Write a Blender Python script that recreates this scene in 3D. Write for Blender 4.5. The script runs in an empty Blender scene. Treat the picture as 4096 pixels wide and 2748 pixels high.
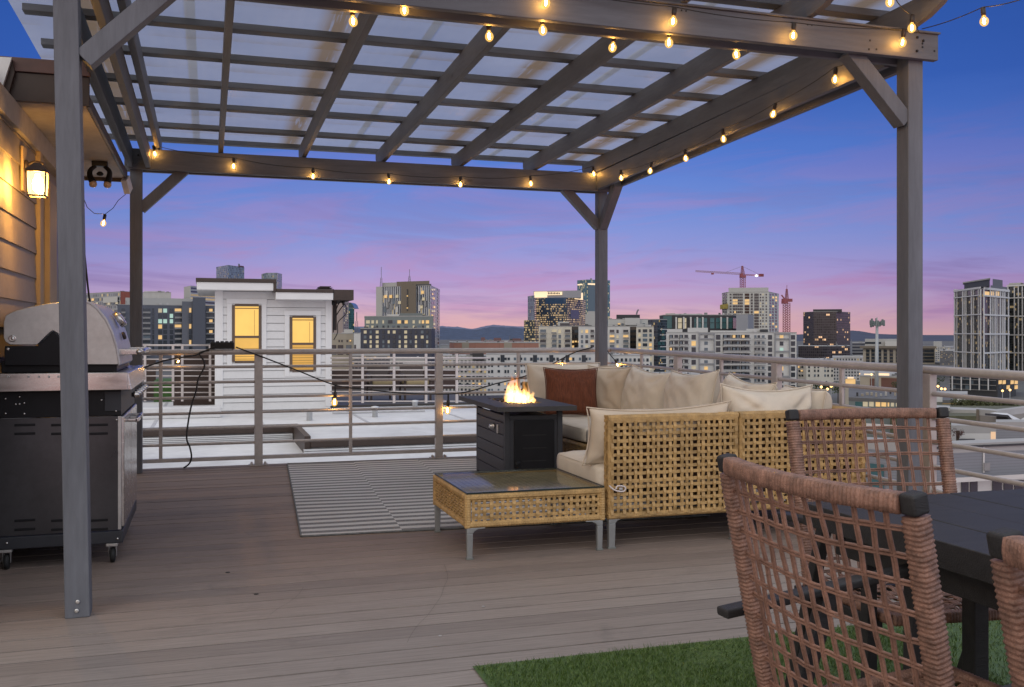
import bpy, bmesh, math, random
from mathutils import Vector, Matrix, noise
random.seed(7)
PI = math.pi
# ------------------------------------------------------------------ camera model and pixel-ray helpers
F, CX, Y0, TH, H = 3856.0, 2048.0, 1335.0, math.radians(17.5), 1.20
RT = (math.cos(TH), -math.sin(TH)); FW = (math.sin(TH), math.cos(TH))
def ray(u, v):
    a = (u-CX)/F
    return (FW[0]+a*RT[0], FW[1]+a*RT[1], -(v-Y0)/F)
def at(u, v, t):
    d = ray(u, v); return Vector((d[0]*t, d[1]*t, H+d[2]*t))
def pY(u, v, Y): return at(u, v, Y/ray(u, v)[1])
def pX(u, v, X): return at(u, v, X/ray(u, v)[0])
def pz(u, v, z): return at(u, v, (z-H)/ray(u, v)[2])
K = 1.7527
def dY(u, v, Y): return pY(u*K, v*K, Y)
def dX(u, v, X): return pX(u*K, v*K, X)
def dt(u, v, t): return at(u*K, v*K, t)

scene = bpy.context.scene
col = bpy.data.collections.new('rooftop'); scene.collection.children.link(col)

# ------------------------------------------------------------------ materials
def lin(r, g, b):
    f = lambda c: (c/255/12.92) if c/255 <= .04045 else ((c/255+.055)/1.055)**2.4
    return (f(r), f(g), f(b))
MATS = {}
def nd(nt, typ, **kw):
    n = nt.nodes.new(typ)
    for k, v in kw.items():
        if k.startswith('i_'): n.inputs[k[2:].replace('_', ' ')].default_value = v
        else: setattr(n, k, v)
    return n
def mth(nt, op, a, b=None, c=None, clamp=False):
    n = nt.nodes.new('ShaderNodeMath'); n.operation = op; n.use_clamp = clamp
    for i, x in enumerate((a, b, c)):
        if x is None: continue
        if isinstance(x, (int, float)): n.inputs[i].default_value = x
        else: nt.links.new(x, n.inputs[i])
    return n.outputs[0]
def mixc(nt, fac, a, b, mode='MIX'):
    n = nt.nodes.new('ShaderNodeMix'); n.data_type = 'RGBA'; n.blend_type = mode
    for i, x in ((0, fac), (6, a), (7, b)):
        if isinstance(x, (int, float)): n.inputs[i].default_value = x
        elif isinstance(x, tuple): n.inputs[i].default_value = (*x[:3], 1)
        else: nt.links.new(x, n.inputs[i])
    return n.outputs[2]
def new(name):
    m = bpy.data.materials.new(name); m.use_nodes = True
    nt = m.node_tree
    MATS[name] = m
    return m, nt, nt.nodes['Principled BSDF'], nt.nodes['Material Output']
def ramp(nt, fac, stops, interp='LINEAR'):
    n = nt.nodes.new('ShaderNodeValToRGB'); n.color_ramp.interpolation = interp
    e = n.color_ramp.elements
    while len(e) < len(stops): e.new(.5)
    for i, (p, c) in enumerate(stops):
        e[i].position = p; e[i].color = (*c, 1) if len(c) == 3 else c
    nt.links.new(fac, n.inputs[0]); return n.outputs[0]
def noise_fac(nt, vec, scale, detail=4, rough=.6, dist=0):
    n = nd(nt, 'ShaderNodeTexNoise'); n.inputs['Scale'].default_value = scale
    n.inputs['Detail'].default_value = detail; n.inputs['Roughness'].default_value = rough
    n.inputs['Distortion'].default_value = dist
    nt.links.new(vec, n.inputs['Vector']); return n.outputs['Fac']
def coords(nt, which='Object', stretch=(1, 1, 1)):
    tc = nd(nt, 'ShaderNodeTexCoord'); mp = nd(nt, 'ShaderNodeMapping')
    mp.inputs['Scale'].default_value = stretch
    nt.links.new(tc.outputs[which], mp.inputs['Vector']); return mp.outputs[0]
def mat(name, c, rough=.6, metal=0., var=.12, scale=6., stretch=(1, 1, 1), bump=0., bscale=60., fine=.0, spec=.5, patch=0., pcol=None, pscale=1.5, rvar=0., knots=0.):
    """principled surface with broad and fine tone variation, stains and bump"""
    m, nt, b, o = new(name)
    vec = coords(nt, 'Object', stretch)
    f1 = noise_fac(nt, vec, scale, 5)
    lo = tuple(x*(1-var) for x in c); hi = tuple(min(1, x*(1+var)) for x in c)
    cc = mixc(nt, mth(nt, 'MULTIPLY_ADD', f1, 2.2, -.6, True), lo, hi)
    if fine:
        f2 = noise_fac(nt, vec, bscale, 3)
        cc = mixc(nt, mth(nt, 'MULTIPLY_ADD', f2, 2.6, -.8, True), cc, mixc(nt, 1.0, cc, (1-fine, 1-fine, 1-fine), 'MULTIPLY'))
    if patch:
        f3 = noise_fac(nt, vec, pscale, 6, .65, .6)
        cc = mixc(nt, mth(nt, 'MULTIPLY', mth(nt, 'MULTIPLY_ADD', f3, 5., -2.6, True), patch), cc, pcol or tuple(x*.5 for x in c))
    if knots:
        vo = nd(nt, 'ShaderNodeTexVoronoi'); vo.inputs['Scale'].default_value = knots; vo.inputs['Randomness'].default_value = 1.
        kv = coords(nt, 'Object', tuple(.45 if s_ < .5 else 1. for s_ in stretch)); nt.links.new(kv, vo.inputs['Vector'])
        cc = mixc(nt, mth(nt, 'MULTIPLY', mth(nt, 'MULTIPLY_ADD', vo.outputs['Distance'], -22., 1.5, True), .6), cc, tuple(x*.3 for x in c))
    nt.links.new(cc, b.inputs['Base Color'])
    b.inputs['Roughness'].default_value = rough; b.inputs['Metallic'].default_value = metal
    b.inputs['Specular IOR Level'].default_value = spec
    if rvar:
        nt.links.new(mth(nt, 'MULTIPLY_ADD', f1, rvar, rough-rvar*.5, True), b.inputs['Roughness'])
    if bump:
        bp = nd(nt, 'ShaderNodeBump'); bp.inputs['Strength'].default_value = bump; bp.inputs['Distance'].default_value = .01
        nt.links.new(noise_fac(nt, vec, bscale, 4), bp.inputs['Height']); nt.links.new(bp.outputs[0], b.inputs['Normal'])
    return m
def emis(name, c, s, sample=True, base=(.02, .02, .02), var=0., scale=3.):
    m, nt, b, o = new(name)
    b.inputs['Base Color'].default_value = (*base, 1); b.inputs['Roughness'].default_value = .3
    b.inputs['Emission Color'].default_value = (*c, 1); b.inputs['Emission Strength'].default_value = s
    if var:
        f = noise_fac(nt, coords(nt, 'Object'), scale, 3)
        nt.links.new(mth(nt, 'MULTIPLY_ADD', f, s*var*2, s*(1-var)), b.inputs['Emission Strength'])
    if not sample: m.cycles.emission_sampling = 'NONE'
    return m
def curtain(name, glass, frame, cw, ch, fw=.12, fh=.12, lit=.1, lits=1.2, litc=(1, .72, .32), rough=.15, tone=.5, band=None, run=1):
    """glazed facade: a grid of panes in metres (UV), random lit rooms"""
    m, nt, b, o = new(name)
    uv = nd(nt, 'ShaderNodeUVMap'); sp = nd(nt, 'ShaderNodeSeparateXYZ'); nt.links.new(uv.outputs[0], sp.inputs[0])
    U = mth(nt, 'DIVIDE', sp.outputs[0], cw); V = mth(nt, 'DIVIDE', sp.outputs[1], ch)
    cell = nd(nt, 'ShaderNodeCombineXYZ')
    nt.links.new(mth(nt, 'FLOOR', mth(nt, 'DIVIDE', U, run)), cell.inputs[0]); nt.links.new(mth(nt, 'FLOOR', V), cell.inputs[1])
    wn = nd(nt, 'ShaderNodeTexWhiteNoise'); wn.noise_dimensions = '2D'; nt.links.new(cell.outputs[0], wn.inputs['Vector'])
    cell2 = nd(nt, 'ShaderNodeCombineXYZ'); nt.links.new(mth(nt, 'FLOOR', U), cell2.inputs[0]); nt.links.new(mth(nt, 'FLOOR', V), cell2.inputs[1])
    w2 = nd(nt, 'ShaderNodeTexWhiteNoise'); w2.noise_dimensions = '2D'; nt.links.new(cell2.outputs[0], w2.inputs['Vector'])
    fu = mth(nt, 'GREATER_THAN', mth(nt, 'FRACT', U), fw); fv = mth(nt, 'GREATER_THAN', mth(nt, 'FRACT', V), fh)
    pane = mth(nt, 'MULTIPLY', fu, fv)
    g = mixc(nt, w2.outputs[0], tuple(x*(1-tone) for x in glass), tuple(x*(1+tone) for x in glass))
    nt.links.new(mixc(nt, pane, frame, g), b.inputs['Base Color'])
    nt.links.new(mth(nt, 'MULTIPLY_ADD', pane, rough-.6, .6), b.inputs['Roughness'])
    # lit probability clumps with a broad noise
    br = noise_fac(nt, uv.outputs[0], .02/(cw/3), 2)
    thr = mth(nt, 'MULTIPLY', mth(nt, 'MULTIPLY_ADD', br, 2.4, -.3, True), lit*2)
    on = mth(nt, 'MULTIPLY', pane, mth(nt, 'LESS_THAN', wn.outputs[0], thr))
    inten = mth(nt, 'MULTIPLY', on, mth(nt, 'MULTIPLY_ADD', w2.outputs[0], lits*1.1, lits*.35))
    b.inputs['Emission Color'].default_value = (*litc, 1)
    nt.links.new(inten, b.inputs['Emission Strength'])
    m.cycles.emission_sampling = 'NONE'
    return m
def facade(name, c, var=.06, line=3.0, lw=.03, dark=.8, vline=0., rough=.75):
    """rendered or panelled wall with storey joints and weathering (UV in metres)"""
    m, nt, b, o = new(name)
    uv = nd(nt, 'ShaderNodeUVMap'); sp = nd(nt, 'ShaderNodeSeparateXYZ'); nt.links.new(uv.outputs[0], sp.inputs[0])
    mp = nd(nt, 'ShaderNodeMapping'); mp.inputs['Scale'].default_value = (1, .25, 1); nt.links.new(uv.outputs[0], mp.inputs['Vector'])
    n1 = noise_fac(nt, mp.outputs[0], .35, 6)
    cc = mixc(nt, mth(nt, 'MULTIPLY_ADD', n1, 2.4, -.7, True), tuple(x*(1-var*1.6) for x in c), tuple(min(1, x*(1+var)) for x in c))
    ln = mth(nt, 'LESS_THAN', mth(nt, 'FRACT', mth(nt, 'DIVIDE', sp.outputs[1], line)), lw)
    if vline:
        ln = mth(nt, 'MAXIMUM', ln, mth(nt, 'LESS_THAN', mth(nt, 'FRACT', mth(nt, 'DIVIDE', sp.outputs[0], vline)), lw))
    cc = mixc(nt, ln, cc, mixc(nt, 1., cc, (dark, dark, dark), 'MULTIPLY'))
    nt.links.new(cc, b.inputs['Base Color']); b.inputs['Roughness'].default_value = rough
    return m

# ------------------------------------------------------------------ mesh builder
class MB:
    def __init__(s): s.v = []; s.f = []; s.uv = {}
    def add(s, vs, fs):
        n = len(s.v); s.v += [tuple(x) for x in vs]; s.f += [tuple(i+n for i in f) for f in fs]; return s
    def box(s, c, sz, R=None):
        c = Vector(c); x, y, z = (k/2 for k in sz)
        vs = [Vector(p) for p in ((-x,-y,-z),(x,-y,-z),(x,y,-z),(-x,y,-z),(-x,-y,z),(x,-y,z),(x,y,z),(-x,y,z))]
        if R is not None: vs = [R @ p for p in vs]
        return s.add([c+p for p in vs], ((0,3,2,1),(4,5,6,7),(0,1,5,4),(1,2,6,5),(2,3,7,6),(3,0,4,7)))
    def bb(s, a, b):
        return s.box([(p+q)/2 for p, q in zip(a, b)], [abs(q-p) for p, q in zip(a, b)])
    def bar(s, p, q, w, h, up=(0, 0, 1)):
        p, q = Vector(p), Vector(q); d = q-p; L = d.length; d.normalize()
        up = Vector(up)
        sx = d.cross(up)
        if sx.length < 1e-4: sx = d.cross(Vector((0, 1, 0)))
        sx.normalize(); uz = sx.cross(d).normalized()
        R = Matrix((sx, d, uz)).transposed()
        return s.box((p+q)/2, (w, L, h), R)
    def tube(s, pts, r, n=8, cap=True, rf=None, sq=None):
        pts = [Vector(p) for p in pts]; rings = []
        prev = None
        for i, p in enumerate(pts):
            d = (pts[min(i+1, len(pts)-1)]-pts[max(i-1, 0)]).normalized()
            if prev is None:
                a = d.cross(Vector((0, 0, 1)))
                if a.length < .05: a = d.cross(Vector((1, 0, 0)))
                a.normalize()
            else:
                a = (prev - d*prev.dot(d)).normalized()
            prev = a; b = d.cross(a)
            rr = r if rf is None else rf(i, i/(len(pts)-1))
            ring = []
            for k in range(n):
                th = 2*PI*(k+.5)/n; cx_, sx_ = math.cos(th), math.sin(th)
                if sq:
                    e = max(abs(cx_), abs(sx_)); e = 1+(1/e-1)*sq
                else: e = 1
                ring.append(p+(a*cx_+b*sx_)*rr*e)
            rings.append(ring)
        vs = [v for R in rings for v in R]; fs = []
        for i in range(len(pts)-1):
            for k in range(n):
                k2 = (k+1) % n
                fs.append((i*n+k, i*n+k2, (i+1)*n+k2, (i+1)*n+k))
        if cap: fs.append(tuple(range(n-1, -1, -1))); fs.append(tuple((len(pts)-1)*n+k for k in range(n)))
        return s.add(vs, fs)
    def lathe(s, c, prof, n=16, axis='z'):
        c = Vector(c); vs = []; fs = []
        for r, z in prof:
            for k in range(n):
                t = 2*PI*k/n; p = (r*math.cos(t), r*math.sin(t), z)
                if axis == 'x': p = (p[2], p[0], p[1])
                if axis == 'y': p = (p[0], p[2], p[1])
                vs.append(c+Vector(p))
        m = len(prof)
        for i in range(m-1):
            for k in range(n):
                k2 = (k+1) % n; fs.append((i*n+k, i*n+k2, (i+1)*n+k2, (i+1)*n+k))
        fs.append(tuple(range(n-1, -1, -1))); fs.append(tuple((m-1)*n+k for k in range(n)))
        return s.add(vs, fs)
    def prism(s, poly, d0, d1, axis='y'):
        """poly in the two other axes, extruded from d0 to d1 along axis"""
        def mk(p, d): return {'y': (p[0], d, p[1]), 'x': (d, p[0], p[1]), 'z': (p[0], p[1], d)}[axis]
        n = len(poly); vs = [mk(p, d0) for p in poly]+[mk(p, d1) for p in poly]
        fs = [tuple(range(n)), tuple(range(2*n-1, n-1, -1))]+[(i, i+n, (i+1) % n+n, (i+1) % n) for i in range(n)]
        return s.add(vs, fs)
    def quad(s, a, b, c, d): return s.add((a, b, c, d), ((0, 1, 2, 3),))
    def build(s, name, m, parent=None, bevel=0., smooth=False, seg=2, sub=0, recalc=True):
        base = Vector((0, 0, 0))
        if parent is not None: base = WL[parent.name]
        me = bpy.data.meshes.new(name)
        me.from_pydata([(x-base.x, y-base.y, z-base.z) for x, y, z in s.v], [], s.f)
        if recalc:
            bm = bmesh.new(); bm.from_mesh(me); bmesh.ops.recalc_face_normals(bm, faces=bm.faces); bm.to_mesh(me); bm.free()
        me.materials.append(m)
        o = bpy.data.objects.new(name, me); col.objects.link(o)
        WL[o.name] = base.copy() if parent is not None else Vector((0, 0, 0))
        if parent is not None: o.parent = parent
        if smooth:
            for p in me.polygons: p.use_smooth = True
        if sub:
            md = o.modifiers.new('sub', 'SUBSURF'); md.levels = sub; md.render_levels = sub
        if bevel:
            md = o.modifiers.new('bev', 'BEVEL'); md.width = bevel; md.segments = seg; md.limit_method = 'ANGLE'; md.angle_limit = .6
            for p in me.polygons: p.use_smooth = True
            md2 = o.modifiers.new('wn', 'WEIGHTED_NORMAL'); md2.keep_sharp = False
        return o
WL = {}
def thing(name, label, cat, loc, group=None):
    o = bpy.data.objects.new(name, None); o.empty_display_size = .1; col.objects.link(o); o.location = loc
    WL[o.name] = Vector(loc)
    o['label'] = label; o['category'] = cat
    if group: o['group'] = group
    return o
def tag(o, label, cat, group=None):
    o['label'] = label; o['category'] = cat
    if group: o['group'] = group
    return o
def struct(o, kind='structure'): o['kind'] = kind; return o
def copy_tree(o, parent=None):
    c = o.copy(); col.objects.link(c)
    if parent is not None: c.parent = parent
    for ch in list(o.children): copy_tree(ch, c)
    return c
def curve(pts, n=6):
    """Catmull-Rom through pts"""
    pts = [Vector(p) for p in pts]; out = []
    for i in range(len(pts)-1):
        p0 = pts[max(i-1, 0)]; p1 = pts[i]; p2 = pts[i+1]; p3 = pts[min(i+2, len(pts)-1)]
        for k in range(n):
            t = k/n
            out.append(.5*((2*p1)+(p2-p0)*t+(2*p0-5*p1+4*p2-p3)*t*t+(3*p1-p0-3*p2+p3)*t**3))
    out.append(pts[-1]); return out

# ------------------------------------------------------------------ material library
WOODS = {}
for ax, st in (('x', (.12, 1, 1)), ('y', (1, .12, 1)), ('z', (1, 1, .12))):
    WOODS[ax] = mat('grey_painted_wood_'+ax, (.116, .124, .144), .6, var=.24, scale=9, stretch=st, bump=.2, bscale=60, fine=.17, patch=.45, pcol=(.075, .072, .074), pscale=3.2, knots=3.4)
wood = WOODS['z']
woodd = mat('dark_painted_wood', (.05, .043, .04), .6, var=.2, scale=3, bump=.15, fine=.2)
railm = mat('taupe_painted_steel', (.44, .405, .385), .38, .2, var=.1, scale=8, fine=.12, bscale=30)
railm2 = mat('pale_painted_steel', (.5, .46, .45), .5, .2, var=.1)
steel = mat('brushed_stainless', (.62, .6, .58), .24, 1., var=.14, scale=5, stretch=(1, 6, 6), bump=.04, bscale=90, fine=.12, rvar=.25)
panelst = mat('dark_steel_panel', (.085, .085, .092), .30, .75, var=.2, scale=3, fine=.1, bscale=40, rvar=.2)
hoodm = mat('hood_steel', (.50, .49, .50), .42, .45, var=.14, scale=9, fine=.1, bscale=40, rvar=.2)
steel2 = mat('satin_stainless', (.56, .55, .53), .42, .85, var=.14, scale=9, fine=.1, bscale=40, rvar=.2)
blackm = mat('black_enamel', (.010, .010, .012), .45, var=.2, spec=.25)
charm = mat('charcoal_powdercoat', (.040, .041, .047), .5, 0, var=.12, bump=.05, bscale=250, spec=.3)
blackw = mat('black_stained_wood', (.026, .026, .028), .55, spec=.3, var=.3, scale=4, stretch=(1, 8, 8), bump=.25, bscale=40, fine=.3)
rubber = mat('black_rubber', (.012, .012, .012), .7)
cablem = mat('black_cable', (.012, .011, .011), .6)
brownm = mat('dark_brown_metal', (.045, .03, .024), .5, .1, var=.15)
cream = mat('cream_fabric', (.66, .59, .49), .9, var=.10, scale=5, bump=.22, bscale=420, fine=.1)
cream2 = mat('tan_fabric', (.60, .51, .40), .9, var=.08, scale=5, bump=.22, bscale=420, fine=.1)
rust = mat('rust_velvet', (.16, .045, .018), .85, var=.35, scale=9, stretch=(9, 9, .8), bump=.3, bscale=120, fine=.4)
wicker = mat('golden_wicker', (.47, .30, .118), .55, var=.34, scale=16, stretch=(1, 1, 1), bump=.2, bscale=160, fine=.22)
wickerd = mat('pale_wicker', (.58, .47, .30), .6, var=.3, scale=9, bump=.3, bscale=160, fine=.3)  # paler wicker tone for the slats under the table glass
rattan = mat('brown_rattan', (.25, .135, .097), .5, var=.5, scale=40, stretch=(1, 1, 1), bump=.35, bscale=300, fine=.35)
rattan2 = mat('flat_rattan_strap', (.245, .132, .096), .5, var=.45, scale=14, stretch=(1, 1, 1), bump=.2, bscale=200, fine=.3)
innerdark = mat('dark_weave_backing', (.05, .022, .012), .9, var=.2)
white = mat('white_siding_paint', (.62, .625, .63), .55, var=.05, scale=2, fine=.05, bscale=20)
whitetrim = mat('white_trim_paint', (.66, .665, .67), .5, var=.04, scale=3)
siding = mat('taupe_siding', (.26, .215, .17), .6, var=.1, scale=3, fine=.12, bscale=30)
trimtan = mat('tan_trim', (.36, .26, .14), .6, var=.12, scale=3)
soffitm = mat('soffit_board', (.42, .37, .32), .75, var=.15, scale=4, fine=.15, bscale=25, patch=.4, pcol=(.22, .18, .14))
membrane = mat('white_roof_membrane', (.62, .625, .63), .6, var=.12, scale=.8, fine=.12, bscale=6, patch=.55, pcol=(.33, .32, .31), pscale=.5)
corr = mat('ribbed_metal', (.58, .59, .6), .45, .3, var=.1, scale=3)
glassd = mat('dark_glass', (.02, .026, .034), .08, 0, var=.3, scale=2, spec=.8)
doorm = mat('door_black', (.012, .01, .01), .3)
# deck boards: per-board tone, grain along the board
def deck_mat():
    m, nt, b, o = new('composite_deck_board')
    tc = nd(nt, 'ShaderNodeTexCoord'); sp = nd(nt, 'ShaderNodeSeparateXYZ'); nt.links.new(tc.outputs['Object'], sp.inputs[0])
    g = nd(nt, 'ShaderNodeMapping'); g.inputs['Scale'].default_value = (.6, 14, 4); nt.links.new(tc.outputs['Object'], g.inputs['Vector'])
    grain = noise_fac(nt, g.outputs[0], 6, 6, .7)
    big = noise_fac(nt, tc.outputs['Object'], .9, 5, .6, .4)
    wn = nd(nt, 'ShaderNodeTexWhiteNoise'); wn.noise_dimensions = '1D'
    nt.links.new(mth(nt, 'FLOOR', mth(nt, 'DIVIDE', mth(nt, 'ADD', sp.outputs[1], 1.5), .142)), wn.inputs['W'])
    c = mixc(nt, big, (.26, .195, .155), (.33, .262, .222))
    # boards blend to grey from the pergola front towards the camera
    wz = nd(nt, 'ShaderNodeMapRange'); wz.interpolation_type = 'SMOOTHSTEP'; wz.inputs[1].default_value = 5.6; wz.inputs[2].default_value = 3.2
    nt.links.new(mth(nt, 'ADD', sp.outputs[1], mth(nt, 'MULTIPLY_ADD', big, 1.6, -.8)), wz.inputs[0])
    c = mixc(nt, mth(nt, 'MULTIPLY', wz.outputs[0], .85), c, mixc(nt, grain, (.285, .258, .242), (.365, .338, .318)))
    c = mixc(nt, mth(nt, 'MULTIPLY', wn.outputs[0], .42), c, (.135, .115, .108))
    c = mixc(nt, mth(nt, 'MULTIPLY_ADD', grain, 2.6, -.95, True), c, mixc(nt, 1., c, (.62, .6, .6), 'MULTIPLY'))
    # older greyer stains near the grill and the middle of the deck
    st = noise_fac(nt, tc.outputs['Object'], 1.7, 6, .7, 1.2)
    c = mixc(nt, mth(nt, 'MULTIPLY', mth(nt, 'MULTIPLY_ADD', st, 6, -3.5, True), .45), c, (.085, .078, .078))
    nt.links.new(c, b.inputs['Base Color']); b.inputs['Specular IOR Level'].default_value = .22
    nt.links.new(mth(nt, 'MULTIPLY_ADD', grain, .3, .55), b.inputs['Roughness'])
    bp = nd(nt, 'ShaderNodeBump'); bp.inputs['Strength'].default_value = .25; bp.inputs['Distance'].default_value = .004
    nt.links.new(grain, bp.inputs['Height']); nt.links.new(bp.outputs[0], b.inputs['Normal'])
    return m
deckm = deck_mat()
# translucent roofing sheet with rusty run-off streaks along its seams
def panel_mat():
    m, nt, b, o = new('translucent_roof_sheet')
    tc = nd(nt, 'ShaderNodeTexCoord'); sp = nd(nt, 'ShaderNodeSeparateXYZ'); nt.links.new(tc.outputs['Object'], sp.inputs[0])
    x = mth(nt, 'DIVIDE', mth(nt, 'ADD', sp.outputs[0], .10), 1.40)
    fx = mth(nt, 'ABSOLUTE', mth(nt, 'SUBTRACT', mth(nt, 'FRACT', mth(nt, 'ADD', x, .5)), .5))     # 0 on a seam
    mp = nd(nt, 'ShaderNodeMapping'); mp.inputs['Scale'].default_value = (26, 1.2, 1); nt.links.new(tc.outputs['Object'], mp.inputs['Vector'])
    streak = noise_fac(nt, mp.outputs[0], 1.0, 4, .6)
    near = mth(nt, 'MULTIPLY_ADD', fx, -14., 1.3, True)
    # brown bands build up towards every purlin
    yy = mth(nt, 'FRACT', mth(nt, 'DIVIDE', mth(nt, 'SUBTRACT', sp.outputs[1], 5.23), .682))
    gather = mth(nt, 'POWER', yy, 7.)
    n3 = noise_fac(nt, tc.outputs['Object'], 2.3, 5, .65)
    d1 = mth(nt, 'MULTIPLY', near, mth(nt, 'MULTIPLY_ADD', streak, 7., -2.0, True))
    d2 = mth(nt, 'MULTIPLY', gather, mth(nt, 'MULTIPLY_ADD', n3, 4., -1.7, True))
    brown_mask = mth(nt, 'MINIMUM', mth(nt, 'ADD', mth(nt, 'MULTIPLY', d1, .85), mth(nt, 'MULTIPLY', d2, .6)), .9)
    big = noise_fac(nt, tc.outputs['Object'], .8, 4)
    base = mixc(nt, mth(nt, 'MULTIPLY_ADD', big, 2., -.5, True), (.32, .33, .335), (.48, .485, .485))
    c = mixc(nt, brown_mask, base, (.20, .125, .03))
    tr = nd(nt, 'ShaderNodeBsdfTranslucent'); nt.links.new(c, tr.inputs[0])
    df = nd(nt, 'ShaderNodeBsdfDiffuse'); nt.links.new(c, df.inputs[0])
    tp = nd(nt, 'ShaderNodeBsdfTransparent')
    gl = nd(nt, 'ShaderNodeBsdfGlossy'); gl.inputs['Roughness'].default_value = .3
    m1 = nd(nt, 'ShaderNodeMixShader'); m1.inputs[0].default_value = .22
    nt.links.new(tr.outputs[0], m1.inputs[1]); nt.links.new(df.outputs[0], m1.inputs[2])
    m2 = nd(nt, 'ShaderNodeMixShader'); nt.links.new(mth(nt, 'MULTIPLY_ADD', brown_mask, -.28, .34), m2.inputs[0])
    nt.links.new(m1.outputs[0], m2.inputs[1]); nt.links.new(tp.outputs[0], m2.inputs[2])
    m3 = nd(nt, 'ShaderNodeMixShader'); m3.inputs[0].default_value = .04
    nt.links.new(m2.outputs[0], m3.inputs[1]); nt.links.new(gl.outputs[0], m3.inputs[2])
    nt.links.new(m3.outputs[0], o.inputs[0])
    return m
panelm = panel_mat()
def bulb_glass(name, tint, s, clear=.6):
    m, nt, b, o = new(name)
    tp = nd(nt, 'ShaderNodeBsdfTransparent'); em = nd(nt, 'ShaderNodeEmission')
    em.inputs[0].default_value = (*tint, 1); em.inputs[1].default_value = s
    gl = nd(nt, 'ShaderNodeBsdfGlossy'); gl.inputs['Roughness'].default_value = .05
    mx = nd(nt, 'ShaderNodeMixShader'); mx.inputs[0].default_value = clear
    nt.links.new(em.outputs[0], mx.inputs[1]); nt.links.new(tp.outputs[0], mx.inputs[2])
    m3 = nd(nt, 'ShaderNodeMixShader'); m3.inputs[0].default_value = .05
    nt.links.new(mx.outputs[0], m3.inputs[1]); nt.links.new(gl.outputs[0], m3.inputs[2])
    nt.links.new(m3.outputs[0], o.inputs[0]); m.cycles.emission_sampling = 'NONE'
    return m
bulbg = bulb_glass('warm_bulb_glass', (1, .55, .13), 1.5, .42)
filam = emis('glowing_filament', (1, .46, .09), 520)
lampglass = bulb_glass('frosted_lantern_glass', (1, .72, .26), 3.2, .45)
lampcore = emis('lantern_bulb', (1, .50, .10), 1150)
socketm = mat('brown_socket', (.03, .02, .014), .5)
# clear table glass
def clear_glass():
    m, nt, b, o = new('clear_table_glass')
    tp = nd(nt, 'ShaderNodeBsdfTransparent'); tp.inputs[0].default_value = (.93, .95, .92, 1)
    gl = nd(nt, 'ShaderNodeBsdfGlossy'); gl.inputs['Roughness'].default_value = .05; gl.inputs[0].default_value = (.72, .69, .65, 1)
    mx = nd(nt, 'ShaderNodeMixShader'); mx.inputs[0].default_value = .26
    nt.links.new(tp.outputs[0], mx.inputs[1]); nt.links.new(gl.outputs[0], mx.inputs[2]); nt.links.new(mx.outputs[0], o.inputs[0])
    return m
glassm = clear_glass()
def flame_mat():
    m, nt, b, o = new('flame')
    tc = nd(nt, 'ShaderNodeTexCoord'); sp = nd(nt, 'ShaderNodeSeparateXYZ'); nt.links.new(tc.outputs['Object'], sp.inputs[0])
    mp = nd(nt, 'ShaderNodeMapping'); mp.inputs['Scale'].default_value = (30, 30, 12); nt.links.new(tc.outputs['Object'], mp.inputs['Vector'])
    n = noise_fac(nt, mp.outputs[0], 1.0, 3)
    hgt = mth(nt, 'DIVIDE', sp.outputs[2], .24)
    c = ramp(nt, hgt, [(0., (1, .42, .10)), (.25, (1, .58, .2)), (.6, (1, .40, .09)), (1., (1, .24, .03))])
    em = nd(nt, 'ShaderNodeEmission'); nt.links.new(c, em.inputs[0])
    fall = mth(nt, 'MULTIPLY_ADD', hgt, -44, 54)
    nt.links.new(mth(nt, 'MULTIPLY', fall, mth(nt, 'MULTIPLY_ADD', n, 3.2, -.8, True)), em.inputs[1])
    for l in list(nt.links):
        if l.to_socket == o.inputs[0]: nt.links.remove(l)
    nt.links.new(em.outputs[0], o.inputs['Volume'])
    m.cycles.volume_step_rate = .3
    return m
flamem = flame_mat()
flamecore = emis('flame_core', (1, .54, .15), 4.5)
# ------------------------------------------------------------------ camera
cam = bpy.data.cameras.new('camera'); camo = bpy.data.objects.new('camera', cam); scene.collection.objects.link(camo)
camo.location = (0, 0, H); camo.rotation_euler = (PI/2, 0, -TH)
cam.sensor_width = 36; cam.lens = 36*F/4096; cam.shift_y = -(1374-Y0)/4096; cam.clip_start = .05; cam.clip_end = 20000
scene.camera = camo
scene.view_settings.view_transform = 'Standard'; scene.view_settings.look = 'None'; scene.view_settings.exposure = 0
scene.cycles.max_bounces = 8; scene.cycles.transparent_max_bounces = 24; scene.cycles.sample_clamp_indirect = 4
scene.cycles.use_denoising = True; scene.cycles.caustics_reflective = False; scene.cycles.caustics_refractive = False
scene.cycles.volume_max_steps = 128

# ------------------------------------------------------------------ dusk sky
w = bpy.data.worlds.new('World'); scene.world = w; w.use_nodes = True
nt = w.node_tree; bg = nt.nodes['Background']; bg.inputs[1].default_value = 1.0
tc = nd(nt, 'ShaderNodeTexCoord'); sp = nd(nt, 'ShaderNodeSeparateXYZ'); nt.links.new(tc.outputs['Generated'], sp.inputs[0])
X, Y, Z = sp.outputs
fr = mth(nt, 'ADD', mth(nt, 'MULTIPLY', X, FW[0]), mth(nt, 'MULTIPLY', Y, FW[1]))
rt = mth(nt, 'ADD', mth(nt, 'MULTIPLY', X, RT[0]), mth(nt, 'MULTIPLY', Y, RT[1]))
az = mth(nt, 'DIVIDE', rt, mth(nt, 'MAXIMUM', fr, .05))
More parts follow.
